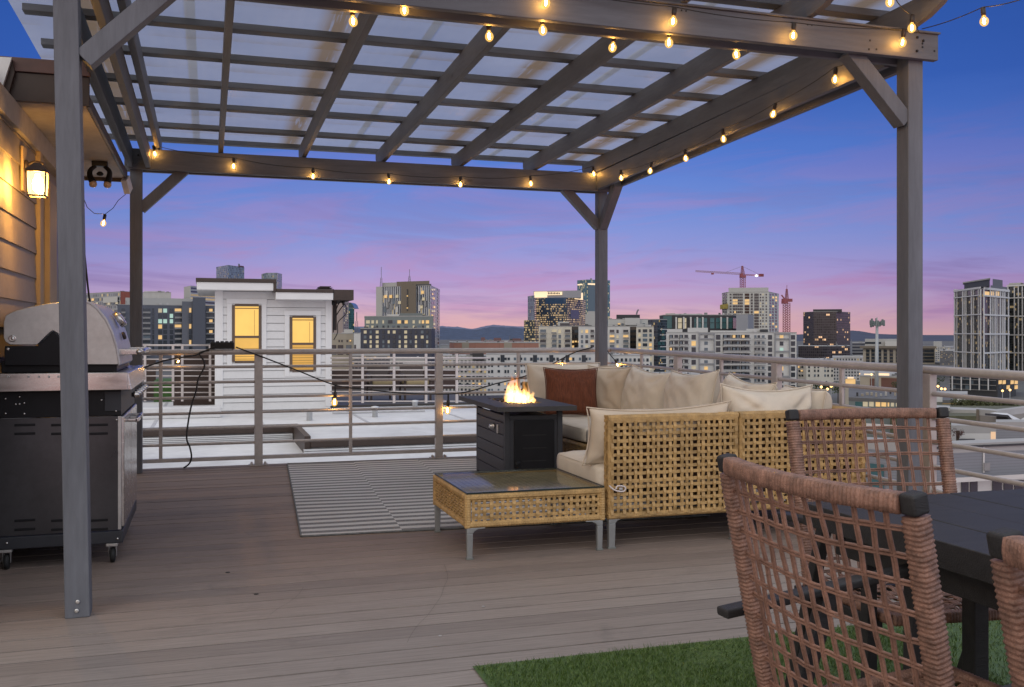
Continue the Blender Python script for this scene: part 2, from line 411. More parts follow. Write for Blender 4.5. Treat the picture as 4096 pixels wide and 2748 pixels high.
# slanting, stretched cloud coordinates
cl = nd(nt, 'ShaderNodeCombineXYZ')
nt.links.new(mth(nt, 'MULTIPLY', rt, 2.3), cl.inputs[0]); nt.links.new(mth(nt, 'MULTIPLY_ADD', Z, 15., mth(nt, 'MULTIPLY', rt, -.9)), cl.inputs[1])
n1 = noise_fac(nt, cl.outputs[0], 1.5, 6, .62, .7)
cl2 = nd(nt, 'ShaderNodeCombineXYZ')
nt.links.new(mth(nt, 'MULTIPLY', rt, 3.2), cl2.inputs[0]); nt.links.new(mth(nt, 'MULTIPLY_ADD', Z, 26., mth(nt, 'MULTIPLY', rt, 1.6)), cl2.inputs[1]); cl2.inputs[2].default_value = 5.3
n2 = noise_fac(nt, cl2.outputs[0], 1.1, 5, .6, .4)
zz = mth(nt, 'ADD', Z, mth(nt, 'MULTIPLY_ADD', n1, .035, -.0175))
zs = mth(nt, 'MULTIPLY', zz, 2.5)
base = ramp(nt, zs, [(0., lin(224, 174, 176)), (.035, lin(216, 174, 184)), (.08, lin(192, 164, 202)), (.145, lin(166, 152, 210)), (.215, lin(136, 146, 214)),
                      (.30, lin(108, 137, 214)), (.43, lin(74, 117, 206)), (.60, lin(36, 90, 184)), (.84, lin(17, 77, 166)), (1., lin(14, 70, 150))])
# pink streaks low, mauve bands higher
lowm = mth(nt, 'MULTIPLY', mth(nt, 'MULTIPLY_ADD', Z, -5.2, 1.15, True), mth(nt, 'MULTIPLY', Z, 40., None, True))
pk = mth(nt, 'MULTIPLY', mth(nt, 'MULTIPLY_ADD', n1, 7., -3.2, True), lowm)
base = mixc(nt, mth(nt, 'MULTIPLY', pk, .52), base, lin(192, 130, 176))
dk = mth(nt, 'MULTIPLY', mth(nt, 'MULTIPLY_ADD', n2, 7., -3.6, True), lowm)
base = mixc(nt, mth(nt, 'MULTIPLY', dk, .55), base, lin(128, 106, 168))
# the sides of the view are darker and bluer than the middle
side = mth(nt, 'MULTIPLY_ADD', mth(nt, 'ABSOLUTE', mth(nt, 'ADD', az, .02)), 2.1, -.28, True)
base = mixc(nt, mth(nt, 'MULTIPLY', side, .55), base, mixc(nt, 1., base, (.42, .50, .66), 'MULTIPLY'))
# brighter sky added behind and overhead, out of view, as fill light
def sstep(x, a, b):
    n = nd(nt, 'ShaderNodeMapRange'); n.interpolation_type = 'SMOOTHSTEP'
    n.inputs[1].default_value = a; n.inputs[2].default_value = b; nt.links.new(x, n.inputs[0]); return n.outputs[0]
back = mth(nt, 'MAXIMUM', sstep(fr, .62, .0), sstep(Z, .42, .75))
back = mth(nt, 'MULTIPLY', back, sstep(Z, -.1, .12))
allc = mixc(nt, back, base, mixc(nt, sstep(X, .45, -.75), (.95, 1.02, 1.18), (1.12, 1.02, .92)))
# physically based dusk sky adds a little of its own tint
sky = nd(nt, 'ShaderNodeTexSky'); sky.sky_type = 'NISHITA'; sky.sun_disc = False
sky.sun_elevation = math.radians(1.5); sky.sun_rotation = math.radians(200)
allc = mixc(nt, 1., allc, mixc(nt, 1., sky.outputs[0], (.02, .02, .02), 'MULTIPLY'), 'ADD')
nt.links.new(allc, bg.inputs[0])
# low soft dusk sun from behind the camera
sl = bpy.data.lights.new('dusk_sun', 'SUN'); sl.energy = .55; sl.angle = math.radians(40); sl.color = (1, .93, .88)
so = bpy.data.objects.new('dusk_sun', sl); scene.collection.objects.link(so)
so.rotation_euler = (math.radians(62), 0, math.radians(-38))

# ------------------------------------------------------------------ deck, rug, turf
m = MB(); yb = 9.16; k = 0
rnd = random.Random(3)
y = -1.5
while y < yb-.05:
    x = -3.2
    while x < 4.05:
        x2 = x+8; a = max(x, -3.2); c = min(x2, 4.02)
        if c-a > .05: m.bb((a, y+.005, -.026), (c, y+.137, 0+rnd.uniform(-.0012, .0012)))
        x = x2
    y += .142
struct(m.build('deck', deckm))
m = MB(); m.bb((-3.2, -1.5, -.2), (4.02, yb-.02, -.0035)); m.bb((-3.2, yb-.03, -.3), (4.02, yb+.0, -.012)); struct(m.build('deck_base', mat('gap_shadow', (.02, .017, .015), .9)))  # dark filler raised into the board gaps, standing in for their shade
# screw heads and knots in the boards
def screw(u, v, mt, nm, lb, r=.007):
    p = pz(u, v, .0012); o = MB().lathe(p, [(r, 0), (r, .0012), (r*.6, .0016), (r*.5, .0006)], 10).build(nm, mt); return tag(o, lb, 'screw')
screw(1933, 2426, steel2, 'deck_screw', 'small bright deck screw right of the long hairline crack')
screw(1761, 2543, steel2, 'deck_screw', 'bright oval deck screw nearest the corner of the green turf')

# dark knots and hairline cracks in the boards
crackm = mat('crack_line', (.10, .085, .078), .9)
for (u, v, lb) in ((911, 2289, 'small dark knot hole in the deck board behind the other knot'), (1025, 2376, 'larger dark knot hole in the open deck right of the near left post')):
    p = pz(u, v, .0016); tag(MB().lathe(p, [(.012, -.0006), (.011, .0006)], 9).build('knot_hole', MATS['gap_shadow']), lb, 'knot hole')
for lb, pts in (('long curved hairline crack crossing the boards in front of the coffee table', [(1776, 2255), (1791, 2306), (1776, 2348), (1764, 2384), (1740, 2420), (1710, 2461), (1674, 2497), (1644, 2539), (1629, 2569)]), ('short slanting hairline crack in the open deck left of centre', [(1214, 2348), (1193, 2378), (1157, 2408), (1115, 2432), (1079, 2459)])):
    c_ = curve([pz(u, v, .0017) for u, v in pts], 4); V = []; n_ = len(c_)
    for i, p in enumerate(c_):
        d = (c_[min(i+1, n_-1)]-c_[max(i-1, 0)]).normalized(); s = Vector((-d.y, d.x, 0))*.0006; V += [p-s, p+s]
    tag(MB().add(V, [(2*i, 2*i+1, 2*i+3, 2*i+2) for i in range(n_-1)]).build('crack', crackm), lb, 'crack')
def rug():
    m_, nt, b, o = new('striped_rug_weave')
    tc = nd(nt, 'ShaderNodeTexCoord'); sp = nd(nt, 'ShaderNodeSeparateXYZ'); nt.links.new(tc.outputs['Object'], sp.inputs[0])
    xx, yy = sp.outputs[0], sp.outputs[1]
    panel = mth(nt, 'FLOOR', mth(nt, 'DIVIDE', xx, .60))
    ys = mth(nt, 'ADD', mth(nt, 'DIVIDE', yy, .135), mth(nt, 'MULTIPLY', panel, .5))
    st = mth(nt, 'LESS_THAN', mth(nt, 'FRACT', ys), .5)
    w1 = nd(nt, 'ShaderNodeTexWave'); w1.inputs['Scale'].default_value = 34; w1.inputs['Distortion'].default_value = 5; w1.inputs['Detail'].default_value = 2
    nt.links.new(tc.outputs['Object'], w1.inputs[0])
    nz = noise_fac(nt, tc.outputs['Object'], 120, 3)
    dark = mixc(nt, mth(nt, 'MULTIPLY_ADD', nz, 4, -1.6, True), (.10, .10, .102), (.27, .27, .265))
    lite = mixc(nt, nz, (.50, .495, .48), (.62, .61, .595))
    cc = mixc(nt, st, dark, lite)
    big = noise_fac(nt, tc.outputs['Object'], 2, 4); cc = mixc(nt, mth(nt, 'MULTIPLY', big, .35), cc, (.2, .19, .185))
    nt.links.new(cc, b.inputs['Base Color']); b.inputs['Roughness'].default_value = .95
    bp = nd(nt, 'ShaderNodeBump'); bp.inputs['Strength'].default_value = .4; nt.links.new(nz, bp.inputs['Height']); nt.links.new(bp.outputs[0], b.inputs['Normal'])
    return m_
rugm = rug(); rugedge = mat('grey_rug_binding', (.13, .135, .135), .95, var=.3, scale=40)
c0 = pz(1204, 2150, 0); ang = -math.radians(3.0)
rg = thing('striped_rug', 'grey and cream striped outdoor rug lying under the fire table', 'rug', (c0.x, c0.y, 0)); rg.rotation_euler = (0, 0, 0)
R3 = Matrix.Rotation(ang, 3, 'Z')
def rugpt(x, y, z): 
    p = R3 @ Vector((x, y, 0)); return (c0.x+p.x, c0.y+p.y, z)
m = MB(); nx, ny = 40, 44; W_, L_ = 2.62, 3.26
vs = []; 
for j in range(ny+1):
    for i in range(nx+1):
        x, y = W_*i/nx, L_*j/ny
        z = .009+.004*noise.noise(Vector((x*1.4, y*1.2, 2)))+(.006 if j in (0,) else 0)*max(0, noise.noise(Vector((x*3, 0, 7))))
        vs.append((x, y, z))
me_pts = vs
fs = [(j*(nx+1)+i, j*(nx+1)+i+1, (j+1)*(nx+1)+i+1, (j+1)*(nx+1)+i) for j in range(ny) for i in range(nx)]
me = bpy.data.meshes.new('pile'); me.from_pydata(vs, [], fs); me.materials.append(rugm)
o = bpy.data.objects.new('pile', me); col.objects.link(o); o.parent = rg; rg.rotation_euler.z = ang
m = MB()
for (a, b_) in (((0, 0), (W_, 0)), ((W_, 0), (W_, L_)), ((W_, L_), (0, L_)), ((0, L_), (0, 0))):
    pts = []
    for i in range(31):
        t = i/30; x = a[0]+(b_[0]-a[0])*t; y = a[1]+(b_[1]-a[1])*t
        pts.append((c0.x+x, c0.y+y, .008+.003*noise.noise(Vector((x*2, y*2, 1)))))
    m.tube(pts, .006, 6)
o = m.build('binding', rugedge, rg, smooth=True)

# artificial grass: many single blades in one mat
def turf():
    import array
    m_, nt, b, o = new('turf_blades')
    tc = nd(nt, 'ShaderNodeTexCoord'); n = noise_fac(nt, tc.outputs['Object'], 60, 3); n2 = noise_fac(nt, tc.outputs['Object'], 3, 3)
    c = mixc(nt, mth(nt, 'MULTIPLY_ADD', n, 2.6, -.8, True), (.032, .072, .012), (.10, .165, .032))
    c = mixc(nt, mth(nt, 'MULTIPLY', n2, .35), c, (.045, .08, .016))
    nt.links.new(c, b.inputs['Base Color']); b.inputs['Roughness'].default_value = .5
    r = random.Random(11); vs = []; fs = []
    x0, x1, y0, y1 = .905, 3.4, .9, 3.345
    N = 118000
    for i in range(N):
        x = r.uniform(x0, x1); y = r.uniform(y0, y1)
        e_ = .012*noise.noise(Vector((x*5, y*5, 3)))
        if x < x0+.012+e_ or y > y1-.012+e_: continue
        if x > 2.6 and r.random() < .6: continue
        h = r.uniform(.014, .030); a = r.uniform(0, 2*PI); w_ = r.uniform(.0009, .0018)
        fl_ = max(0, noise.noise(Vector((x*2.5, y*2.5, 8)))); h *= 1-.6*fl_; lx, ly = r.gauss(.012*fl_, .011), r.gauss(-.01*fl_, .011); dx, dy = math.cos(a)*w_, math.sin(a)*w_
        k = len(vs)
        vs += [(x-dx, y-dy, .002), (x+dx, y+dy, .002), (x+lx*.4+dx*.8, y+ly*.4+dy*.8, h*.6), (x+lx*.4-dx*.8, y+ly*.4-dy*.8, h*.6), (x+lx, y+ly, h)]
        fs += [(k, k+1, k+2, k+3), (k+3, k+2, k+4)]
    k = len(vs); vs += [(x0, y0, .006), (x1, y0, .006), (x1, y1, .006), (x0, y1, .006)]; fs.append((k, k+1, k+2, k+3))
    me = bpy.data.meshes.new('artificial_grass'); me.from_pydata(vs, [], fs); me.materials.append(m_)
    ob = bpy.data.objects.new('artificial_grass', me); col.objects.link(ob); ob['kind'] = 'stuff'
turf()

# ------------------------------------------------------------------ pergola
FY, BY, LX, RX = 4.48, 8.90, -.56, 3.74           # post centres
zf, zbk = 2.716, 2.605                           # underside of front / back beams
def zb(y): return zf+(zbk-zf)*(y-FY)/(BY-FY)
BHF, BHB = .142, .178
def bh(y): return BHF+(BHB-BHF)*(y-FY)/(BY-FY)
pg = thing('pergola', 'grey painted timber pergola with translucent roof sheets over the deck', 'pergola', (LX, FY, 0))
def wpart(mb, name='post', mt=wood, bev=.004): return mb.build(name, mt, pg, bevel=bev)
PW = .098
posts = []
for (x, y, lean) in ((LX+.034, FY, -.050), (RX+.008, FY, .0), (LX-.03, BY, 0), (RX, BY, 0)):
    m = MB(); m.bar((x, y, 0), (x+lean, y, zb(y)+.1), PW, PW, (0, 1, 0)); p = wpart(m)
    posts.append(p)
# bolts at the foot of the near left post
m = MB()
for (u, v) in ((311, 2407), (307, 2443)):
    q = pY(u, v, FY-.05); m.lathe((q.x, q.y, q.z), [(.0085, .002), (.0085, -.004), (.005, -.006)], 10, 'y')
o = m.build('bolt', steel2, posts[0])
BH = .142
def beam(p, q, th=.040, h=.142, mt=None): 
    m = MB(); m.bar(p, q, th, h, (0, 0, 1)); return wpart(m, 'beam', mt or WOODS['x'])
for (y, x0, x1, x2) in ((FY, LX-.7, RX+.125, RX+.09), (BY, LX-.12, RX+.07, RX+.07)):
    s = -1 if y == FY else 1
    h = bh(y); beam((x0, y-.07, zb(y)+h/2), (x1, y-.07, zb(y)+h/2), h=h); beam((x0, y+.07, zb(y)+h/2+.001), (x2, y+.07, zb(y)+h/2+.001), h=h)
for x in (LX, RX):
    for s in (-1, 1):
        beam((x+s*.071, FY+.092, zb(FY+.09)+.078), (x+s*.071, BY-.092, zb(BY-.09)+.092), h=.162, mt=WOODS['y'])
# cap board on the front beam
m = MB(); m.bar((LX-.7, FY-.075, zb(FY)+BH+.006), (RX+.13, FY-.075, zb(FY)+BH+.006), .056, .011); wpart(m, 'cap_board', WOODS['x'], .002)
rxs_n = [-.415, .108, .827, 1.55, 2.294, 3.034]
# dark nail heads on the end of the front beam
m = MB()
for (u, v) in ((3480, 162), (3476, 197), (3506, 197), (3690, 174), (3690, 188), (3738, 204)):
    q = pY(u, v, FY-.0905); m.lathe((q.x, q.y, q.z), [(.006, .003), (.006, -.001), (.003, -.002)], 8, 'y')
for (x, y) in ((RX, FY), (LX+.01, FY)):
    for (dx, dz) in ((-.02, .04), (.022, .10), (-.018, .115)): m.lathe((x+dx, y-.0915, zb(y)+dz), [(.0075, .003), (.0075, -.004), (.004, -.006)], 8, 'y')
for x in rxs_n:
    for dx in (-.012, .014): m.lathe((x+dx, FY-.0915, zb(FY)+.118), [(.0045, .002), (.0045, -.001), (.002, -.002)], 8, 'y')
for (x, y) in ((LX-.03, BY), (RX, BY)):
    for (dx, dz) in ((-.025, .05), (.022, .12)): m.lathe((x+dx, y-.0925, zb(y)+dz), [(.0075, .003), (.0075, -.004), (.004, -.006)], 8, 'y')
m.build('nail', blackm, pg)
# braces
def brace(p, q): 
    m = MB(); m.bar(p, q, .085, .085, (0, 0, 1)); wpart(m, 'brace')
brace((RX-.035, FY, zf-.335), (RX-.40, FY, zf+.03)); brace((LX+.055, FY, zf-.35), (LX+.435, FY, zf+.03))
brace((LX+.005, BY, zbk-.33), (LX+.37, BY, zbk+.03)); brace((RX-.03, BY, zbk-.34), (RX-.40, BY, zbk+.03)); brace((RX, BY-.03, zbk-.34), (RX, BY-.40, zbk+.03))
# rafters with angled tails
RH = .142
rxs = [-.415, .108, .827, 1.55, 2.294, 3.034, 3.672, LX-.155]
for i, x in enumerate(rxs):
    ya, yz = FY-.40, BY+.30
    z0 = lambda y: zb(y)+bh(y)+.0125
    poly = [(ya, z0(ya)+RH), (ya, z0(ya)+.10), (ya+.06, z0(ya)+.055), (ya+.16, z0(ya)+.015), (ya+.26, z0(ya+.26)), (yz-.14, z0(yz)), (yz, z0(yz)+.07), (yz, z0(yz)+RH)]
    m = MB(); m.prism(poly, x-.02, x+.02, 'x'); wpart(m, 'rafter', WOODS['y'], .003)
# purlins laid flat over the rafters
zr = lambda y: zb(y)+bh(y)+.0125+RH
pys = [FY-.34, 4.66, 5.28, 5.93, 6.56, 7.24, 7.91, 8.66, 9.24]
for y in pys:
    m = MB(); m.bar((LX-.42, y, zr(y)+.0205), (RX+.13, y, zr(y)+.0205), .088, .04); wpart(m, 'purlin', WOODS['x'], .003)
# roofing sheets: four overlapping lengths with a shallow ripple
xe = [LX-.46, -.10, 1.30, 2.70, RX+.17]
for i in range(4):
    a, b_ = xe[i]-.03, xe[i+1]+.03
    n = int((b_-a)/.02); vs = []; fs = []
    ys = [FY-.46+j*(9.33-FY+.46)/40 for j in range(41)]
    for y in ys:
        for k in range(n+1):
            x = a+(b_-a)*k/n
            vs.append((x, y, zr(y)+.0475+.0012*math.cos(x*2*PI/.076)+i % 2*.006+.004*noise.noise(Vector((x*2, y*1.5, 0)))))
    for j in range(40):
        for k in range(n): fs.append((j*(n+1)+k, j*(n+1)+k+1, (j+1)*(n+1)+k+1, (j+1)*(n+1)+k))
    m = MB(); m.add(vs, fs); o = m.build('roof_sheet', panelm, pg, smooth=True, recalc=False)

# ------------------------------------------------------------------ railings
zl = [1.035, .901, .764, .627, .488, .351, .212, .075]
def railing(name, label, A, B, fr_posts, fr_bal, drop=0., end_ext=0.):
    A, B = Vector(A), Vector(B); d = B-A
    t = thing(name, label, 'railing', A)
    def P(s, z): p = A+d*s; return Vector((p.x, p.y, z-drop*s))
    e = end_ext/d.length
    for i, z in enumerate(zl):
        r = .026 if i == 0 else .0135
        if i == 7:
            m = MB(); m.bar(P(0, z), P(1, z), .03, .034); m.build('bottom_rail', railm, t, bevel=.003)
        else:
            n = 24
            m = MB(); m.tube([P(-e*(i == 0)+s/n*(1+e*(i == 0)), z) for s in range(n+1)], r, 12); m.build('top_rail' if i == 0 else 'rail', railm, t, smooth=True)
    u = d.normalized(); R = Matrix((u, Vector((-u.y, u.x, 0)), Vector((0, 0, 1)))).transposed()
    for s in fr_posts:
        p = P(s, 0); zt = zl[0]-drop*s-.02
        m = MB(); m.box((p.x, p.y, (zt+.012)/2), (.072, .05, zt-.012), R); po = m.build('post', railm, t, bevel=.004)
        m = MB(); m.box((p.x, p.y, .006), (.17, .09, .012), R)
        for q in (-.06, .06):
            for q2 in (-.025, .025):
                c = Vector((p.x, p.y, 0))+u*q+Vector((-u.y, u.x, 0))*q2; m.lathe((c.x, c.y, .012), [(.011, 0), (.011, .012), (.006, .02)], 6)
        m.build('base_plate', railm, po, bevel=.002)
    for s in fr_bal:
        p = P(s, 0); m = MB(); m.box((p.x, p.y, (zl[0]+zl[7])/2-drop*s), (.030, .022, zl[0]-zl[7]), R); m.build('baluster', railm, t, bevel=.003)
    return t
RYB = 9.085
A = Vector((-1.6, RYB-.01, 0)); Cn = Vector((3.93, RYB, 0))
fs_ = lambda x: (x+1.6)/(Cn.x+1.6)
xb = [pY(u, 1600, RYB).x for u in (1034, 1755)]; xbal = [pY(u, 1600, RYB).x for u in (643, 1402, 2152)]
railing('deck_railing', 'taupe metal railing along the far edge of the deck with a power strip on top', A, Cn,
        [fs_(x) for x in (xb[0], xb[1], xb[1]+1.72)], [fs_(x) for x in (xbal[0], xbal[1], 2.93, -.45-.62)])
# right-hand run
Dn = Vector((3.93, 3.2, 0)); 
yps = [pX(u, 1500, 3.93).y for u in (3345, 2707, 3712)]; ybs = [pX(u, 1500, 3.93).y for u in (2560, 2885, 3060)]
gs = lambda y: (Cn.y-y)/(Cn.y-Dn.y)
yps = [pX(u, 1500, 3.93).y for u in (3102, 2707, 3712)]; ybs = [pX(u, 1500, 3.93).y for u in (2562, 2881, 3363)]
railing('deck_railing', 'taupe metal railing along the right edge of the deck behind the sofa', Cn+Vector((0, -.03, 0)), Dn, [gs(y) for y in yps], [gs(y) for y in ybs], drop=.055)

# ------------------------------------------------------------------ string lights
def bulb(t, p, tilt=(0, 0), sc=1.):
    """a globe bulb hanging from p (cord point)"""
    p = Vector(p); g = MB(); r = .0215*sc
    R = Matrix.Rotation(tilt[0], 3, 'X') @ Matrix.Rotation(tilt[1], 3, 'Y')
    gp = [(.0095*sc, 0.)]
    for k in range(1, 10):
        a = PI*k/10; gp.append((max(.0095*sc if k < 3 else 0, r*math.sin(a)), -.006*sc-r*1.15*(1-math.cos(a))))
    gp.append((.002*sc, -.006*sc-2.3*r))
    gm = MB().lathe((0, 0, 0), gp, 14)
    vs = [p+R @ (Vector(v)+Vector((0, 0, -.046*sc))) for v in gm.v]
    b = MB().add(vs, gm.f).build('bulb', bulbg, t, smooth=True)
    sm = MB().lathe((0, 0, 0), [(.006*sc, 0), (.012*sc, -.004*sc), (.0125*sc, -.030*sc), (.0105*sc, -.048*sc)], 10)
    MB().add([p+R @ Vector(v) for v in sm.v], sm.f).build('socket', socketm, b, smooth=True)
    fm = MB().lathe((0, 0, 0), [(.002*sc, -.058*sc), (.0055*sc, -.064*sc), (.0055*sc, -.084*sc), (.002*sc, -.090*sc)], 6)
    MB().add([p+R @ Vector(v) for v in fm.v], fm.f).build('filament', filam, b, smooth=True)
def cord(t, pts, r=.0026, sag=.012, name='cord'):
    out = []
    pts = [Vector(p) for p in pts]
    for i in range(len(pts)-1):
        for k in range(6):
            s = k/6; q = pts[i].lerp(pts[i+1], s); q.z -= sag*4*s*(1-s); out.append(q)
    out.append(pts[-1]); MB().tube(out, r, 6).build(name, cablem, t, smooth=True)
def up(p, dz=.070): p = Vector(p); p.z += dz; return p
def strand(label, globes, pre=(), post=(), sag=.012, tilts=None):
    ps = [up(g) for g in globes]
    t = thing('string_light', label, 'string lights', ps[0], 'warm bulb strings on the pergola and rail')
    cord(t, list(pre)+ps+list(post), sag=sag)
    rr = random.Random(len(label))
    for i, p in enumerate(ps): bulb(t, p, (rr.uniform(-.18, .18), rr.uniform(-.18, .18)))
    return t
ya = BY-.135
g = [dY(u, v, ya) for u, v in ((350, 350), (533, 378), (714, 401), (886, 413), (1051, 420), (1210, 418), (1353, 396))]
strand('string of seven lit bulbs along the far pergola beam', g, sag=.02)
xr = RX-.135
g = [dX(u, v, xr) for u, v in ((1416, 405), (1487, 389), (1563, 361), (1649, 316), (1770, 259), (1907, 179))]
strand('string of lit bulbs along the right-hand pergola side beam', g, post=[dX(1945, 130, xr)], sag=.015)
yo = FY-.135
g = [dY(u, v, yo) for u, v in ((1247, 4), (1540, 48), (1812, 82), (2064, 95))]
strand('string of four bulbs glowing on the front face of the front beam', g, pre=[dY(900, -75, yo)], post=[dY(2095, 62, yo)], sag=.012)
yi = FY+.005
g = [dY(u, v, FY-.02) for u, v in ((923, 24), (1237, 69), (1527, 94))]
strand('three bulbs tucked under the lower edge of the front beam', [q-Vector((0, 0, .0)) for q in g], sag=.005)
g = [dY(u, v, FY+.14) for u, v in ((803, 46), (1114, 80), (1403, 107), (1676, 124))]
strand('four bulbs along the inner board of the front beam', g, sag=.005)
g = [dY(2030, 3, 4.05), dY(2082, 63, 4.2)]
strand('two bulbs looping up over the right corner of the front beam', g, pre=[dY(1985, -60, 3.9)], post=[dY(2105, 76, yo)], sag=.03)
g = [dY(2243, 48, 3.9)]
strand('single bulb against the sky beyond the pergola corner at the upper right', g, pre=[dY(2104, 66, FY-.09)], post=[dY(2360, -12, 3.5)], sag=.01)
g = [dt(240, 509, 7.6)]
strand('single bulb on a drooping wire beside the far left post', g, pre=[dt(186, 440, 6.3), dt(199, 473, 6.8), dt(215, 487, 7.2)], post=[dt(258, 475, 7.9), dt(270, 457, 8.1), dt(298, 434, 8.4)], sag=.0)
# strand draped on the far railing
yr = RYB-.045
t = thing('string_light', 'black cord of bulbs draped along the far railing from the power strip', 'string lights', dY(765, 885, yr), 'warm bulb strings on the pergola and rail')
pts = [dY(u, v, yr) for u, v in ((538, 792), (600, 815), (680, 846), (765, 879), (830, 888), (920, 897), (1023, 899), (1075, 892), (1130, 876), (1190, 861), (1240, 842), (1284, 818), (1315, 803), (1352, 793))]
MB().tube(curve(pts, 4), .006, 6).build('cord', cablem, t, smooth=True)
for (u, v) in ((765, 880), (1023, 900), (1284, 817)):
    sc = 1.35 if u < 1200 else 1.0
    p = dY(u, v, yr); q = p-Vector((0, 0, .055 if u < 1200 else .0)); 
    if u < 1200: MB().tube([p, q], .008, 6).build('drop_wire', cablem, t)
    bulb(t, q, (.03, .06), sc)
t2 = thing('string_light', 'single lit bulb on a short cord behind the corner post on the right railing', 'string lights', dX(1390, 805, 3.86), 'warm bulb strings on the pergola and rail')
MB().tube(curve([dX(1383, 793, 3.86), dX(1390, 806, 3.86), dX(1403, 822, 3.86)], 4), .005, 6).build('cord', cablem, t2, smooth=True); bulb(t2, dX(1403, 820, 3.86), (.0, -.5), .9)
t3 = thing('string_light', 'tangle of cord and one bulb left of the power strip on the far railing', 'string lights', dY(395, 818, yr), 'warm bulb strings on the pergola and rail')
MB().tube(curve([dY(u, v, yr) for u, v in ((490, 791), (470, 800), (448, 810), (425, 814), (400, 818), (372, 824), (330, 838))], 4), .007, 6).build('cord', cablem, t3, smooth=True); bulb(t3, dY(413, 814, yr-.01), (.2, .5), .65)
# power strip box and its cables
bx = dY(507, 795, RYB)
ps_ = thing('power_strip', 'black weatherproof power strip box sitting on the railing', 'power strip', (bx.x, bx.y, 1.061))
m = MB(); m.box((bx.x, bx.y, 1.093), (.205, .07, .062)); m.build('box', rubber, ps_, bevel=.008)
m = MB()
for i in range(5): m.lathe((bx.x-.08+i*.04, bx.y, 1.122), [(.016, 0), (.016, .008), (.010, .012)], 10)
m.build('socket_cover', blackm, ps_, smooth=True)
t4 = thing('power_cable', 'loose black cable hanging down through the railing onto the deck edge', 'cable', dY(450, 805, yr))
MB().tube(curve([dY(u, v, yr) for u, v in ((478, 799), (455, 806), (464, 822), (466, 838), (452, 866), (448, 890), (437, 925), (430, 960), (426, 1000), (433, 1020), (437, 1042), (432, 1058), (419, 1068))], 5), .0075, 6).build('cable', cablem, t4, smooth=True)
t5 = thing('power_cable', 'thin black cable running down beside the near left post behind the grill', 'cable', dt(190, 545, 7.5))
MB().tube(curve([dt(u, v, 7.6) for u, v in ((180, 500), (189, 545), (194, 590), (198, 630), (203, 675), (210, 720))], 5), .008, 6).build('cable', cablem, t5, smooth=True)
# ------------------------------------------------------------------ house on the left
WX = -1.05
hs = thing('house', 'tan lap-sided house wall with deep eave and door at the left edge', 'house', (WX, 6.5, 0))
m = MB(); z = -.02; ex = .157
yA, yB_ = 4.2, 6.74
while z < 2.36:
    h = min(ex, 2.36-z)
    m.add([(WX-.03, yA, z), (WX+.014, yA, z), (WX+.004, yA, z+h), (WX-.03, yA, z+h), (WX-.03, yB_, z), (WX+.014, yB_, z), (WX+.004, yB_, z+h), (WX-.03, yB_, z+h)],
          ((0, 1, 2, 3), (7, 6, 5, 4), (1, 5, 6, 2), (0, 4, 5, 1), (3, 2, 6, 7)))
    z += ex
m.build('siding', siding, hs)
m = MB(); m.bb((WX-4, yA, -.02), (WX-.03, 8.5, 2.49)); m.build('wall_core', siding, hs)
m = MB(); m.bb((WX-4.1, yA-.1, 2.501), (WX-.11, 8.6, 2.66)); m.build('roof', membrane, hs)
m = MB(); m.bb((WX-.03, yA, 2.36), (WX+.03, 8.5, 2.498)); m.build('frieze_board', soffitm, hs, bevel=.003)
m = MB(); m.bb((WX-.03, 6.742, 0), (WX+.035, 6.84, 2.36)); m.build('corner_trim', trimtan, hs, bevel=.004)
m = MB(); m.bb((WX-.03, 6.842, 0), (WX+.012, 7.06, 2.36)); m.build('corner_trim', trimtan, hs, bevel=.003)
m = MB(); m.bb((WX-.03, 7.062, 0), (WX+.045, 7.36, 2.22)); m.bb((WX-.03, 7.36, 2.12), (WX+.045, 8.35, 2.22)); m.bb((WX-.03, 8.25, 0), (WX+.045, 8.35, 2.118)); m.build('door_frame', trimtan, hs, bevel=.004)
m = MB(); m.bb((WX-.03, 7.362, 0), (WX+.0, 8.248, 2.118)); dr = m.build('door', doorm, hs, bevel=.003)
m = MB(); m.bb((WX+.002, 7.46, .98), (WX+.03, 7.50, 1.24)); m.build('door_plate', steel2, dr, bevel=.004)
m = MB(); m.bb((WX-4, 8.5, 0), (WX+.0, 8.53, 2.49)); m.build('side_wall', siding, hs)
EX = -.645
m = MB(); m.bb((WX-.1, 6.0, 2.5), (EX-.022, 8.66, 2.515)); m.build('soffit', soffitm, hs)
m = MB(); m.bb((EX-.02, 5.99, 2.497), (EX, 8.66, 2.56)); m.bb((WX-.3, 5.96, 2.50), (EX, 5.985, 2.66)); m.bb((WX-.3, 8.662, 2.47), (EX, 8.69, 2.56)); m.build('fascia', brownm, hs, bevel=.003)
redb = mat('red_brown_fascia', (.10, .052, .045), .55, var=.2)
m = MB(); m.bb((WX-.3, 5.945, 2.662), (EX+.005, 5.985, 2.74)); m.build('drip_edge', redb, hs, bevel=.003)
# steep rake at the left with a pale metal flashing
m = MB(); m.prism([(pY(u, v, 5.95).x, pY(u, v, 5.95).z) for u, v in ((51, 240), (62, 292), (0, 510), (-40, 640), (-40, 500), (0, 398))], 5.93, 5.97, 'y'); m.build('rake_board', brownm, hs, bevel=.003)
m = MB(); m.prism([(pY(u, v, 5.93).x, pY(u, v, 5.93).z) for u, v in ((51, 236), (0, 394), (-60, 560), (-60, 230), (0, 233))], 5.90, 5.928, 'y'); m.build('roof_flashing', corr, hs)
m = MB(); m.bar((EX-.015, 8.64, 2.50), (EX+.006, 8.72, 2.40), .05, .09); m.build('gutter_end', whitetrim, hs, bevel=.004)
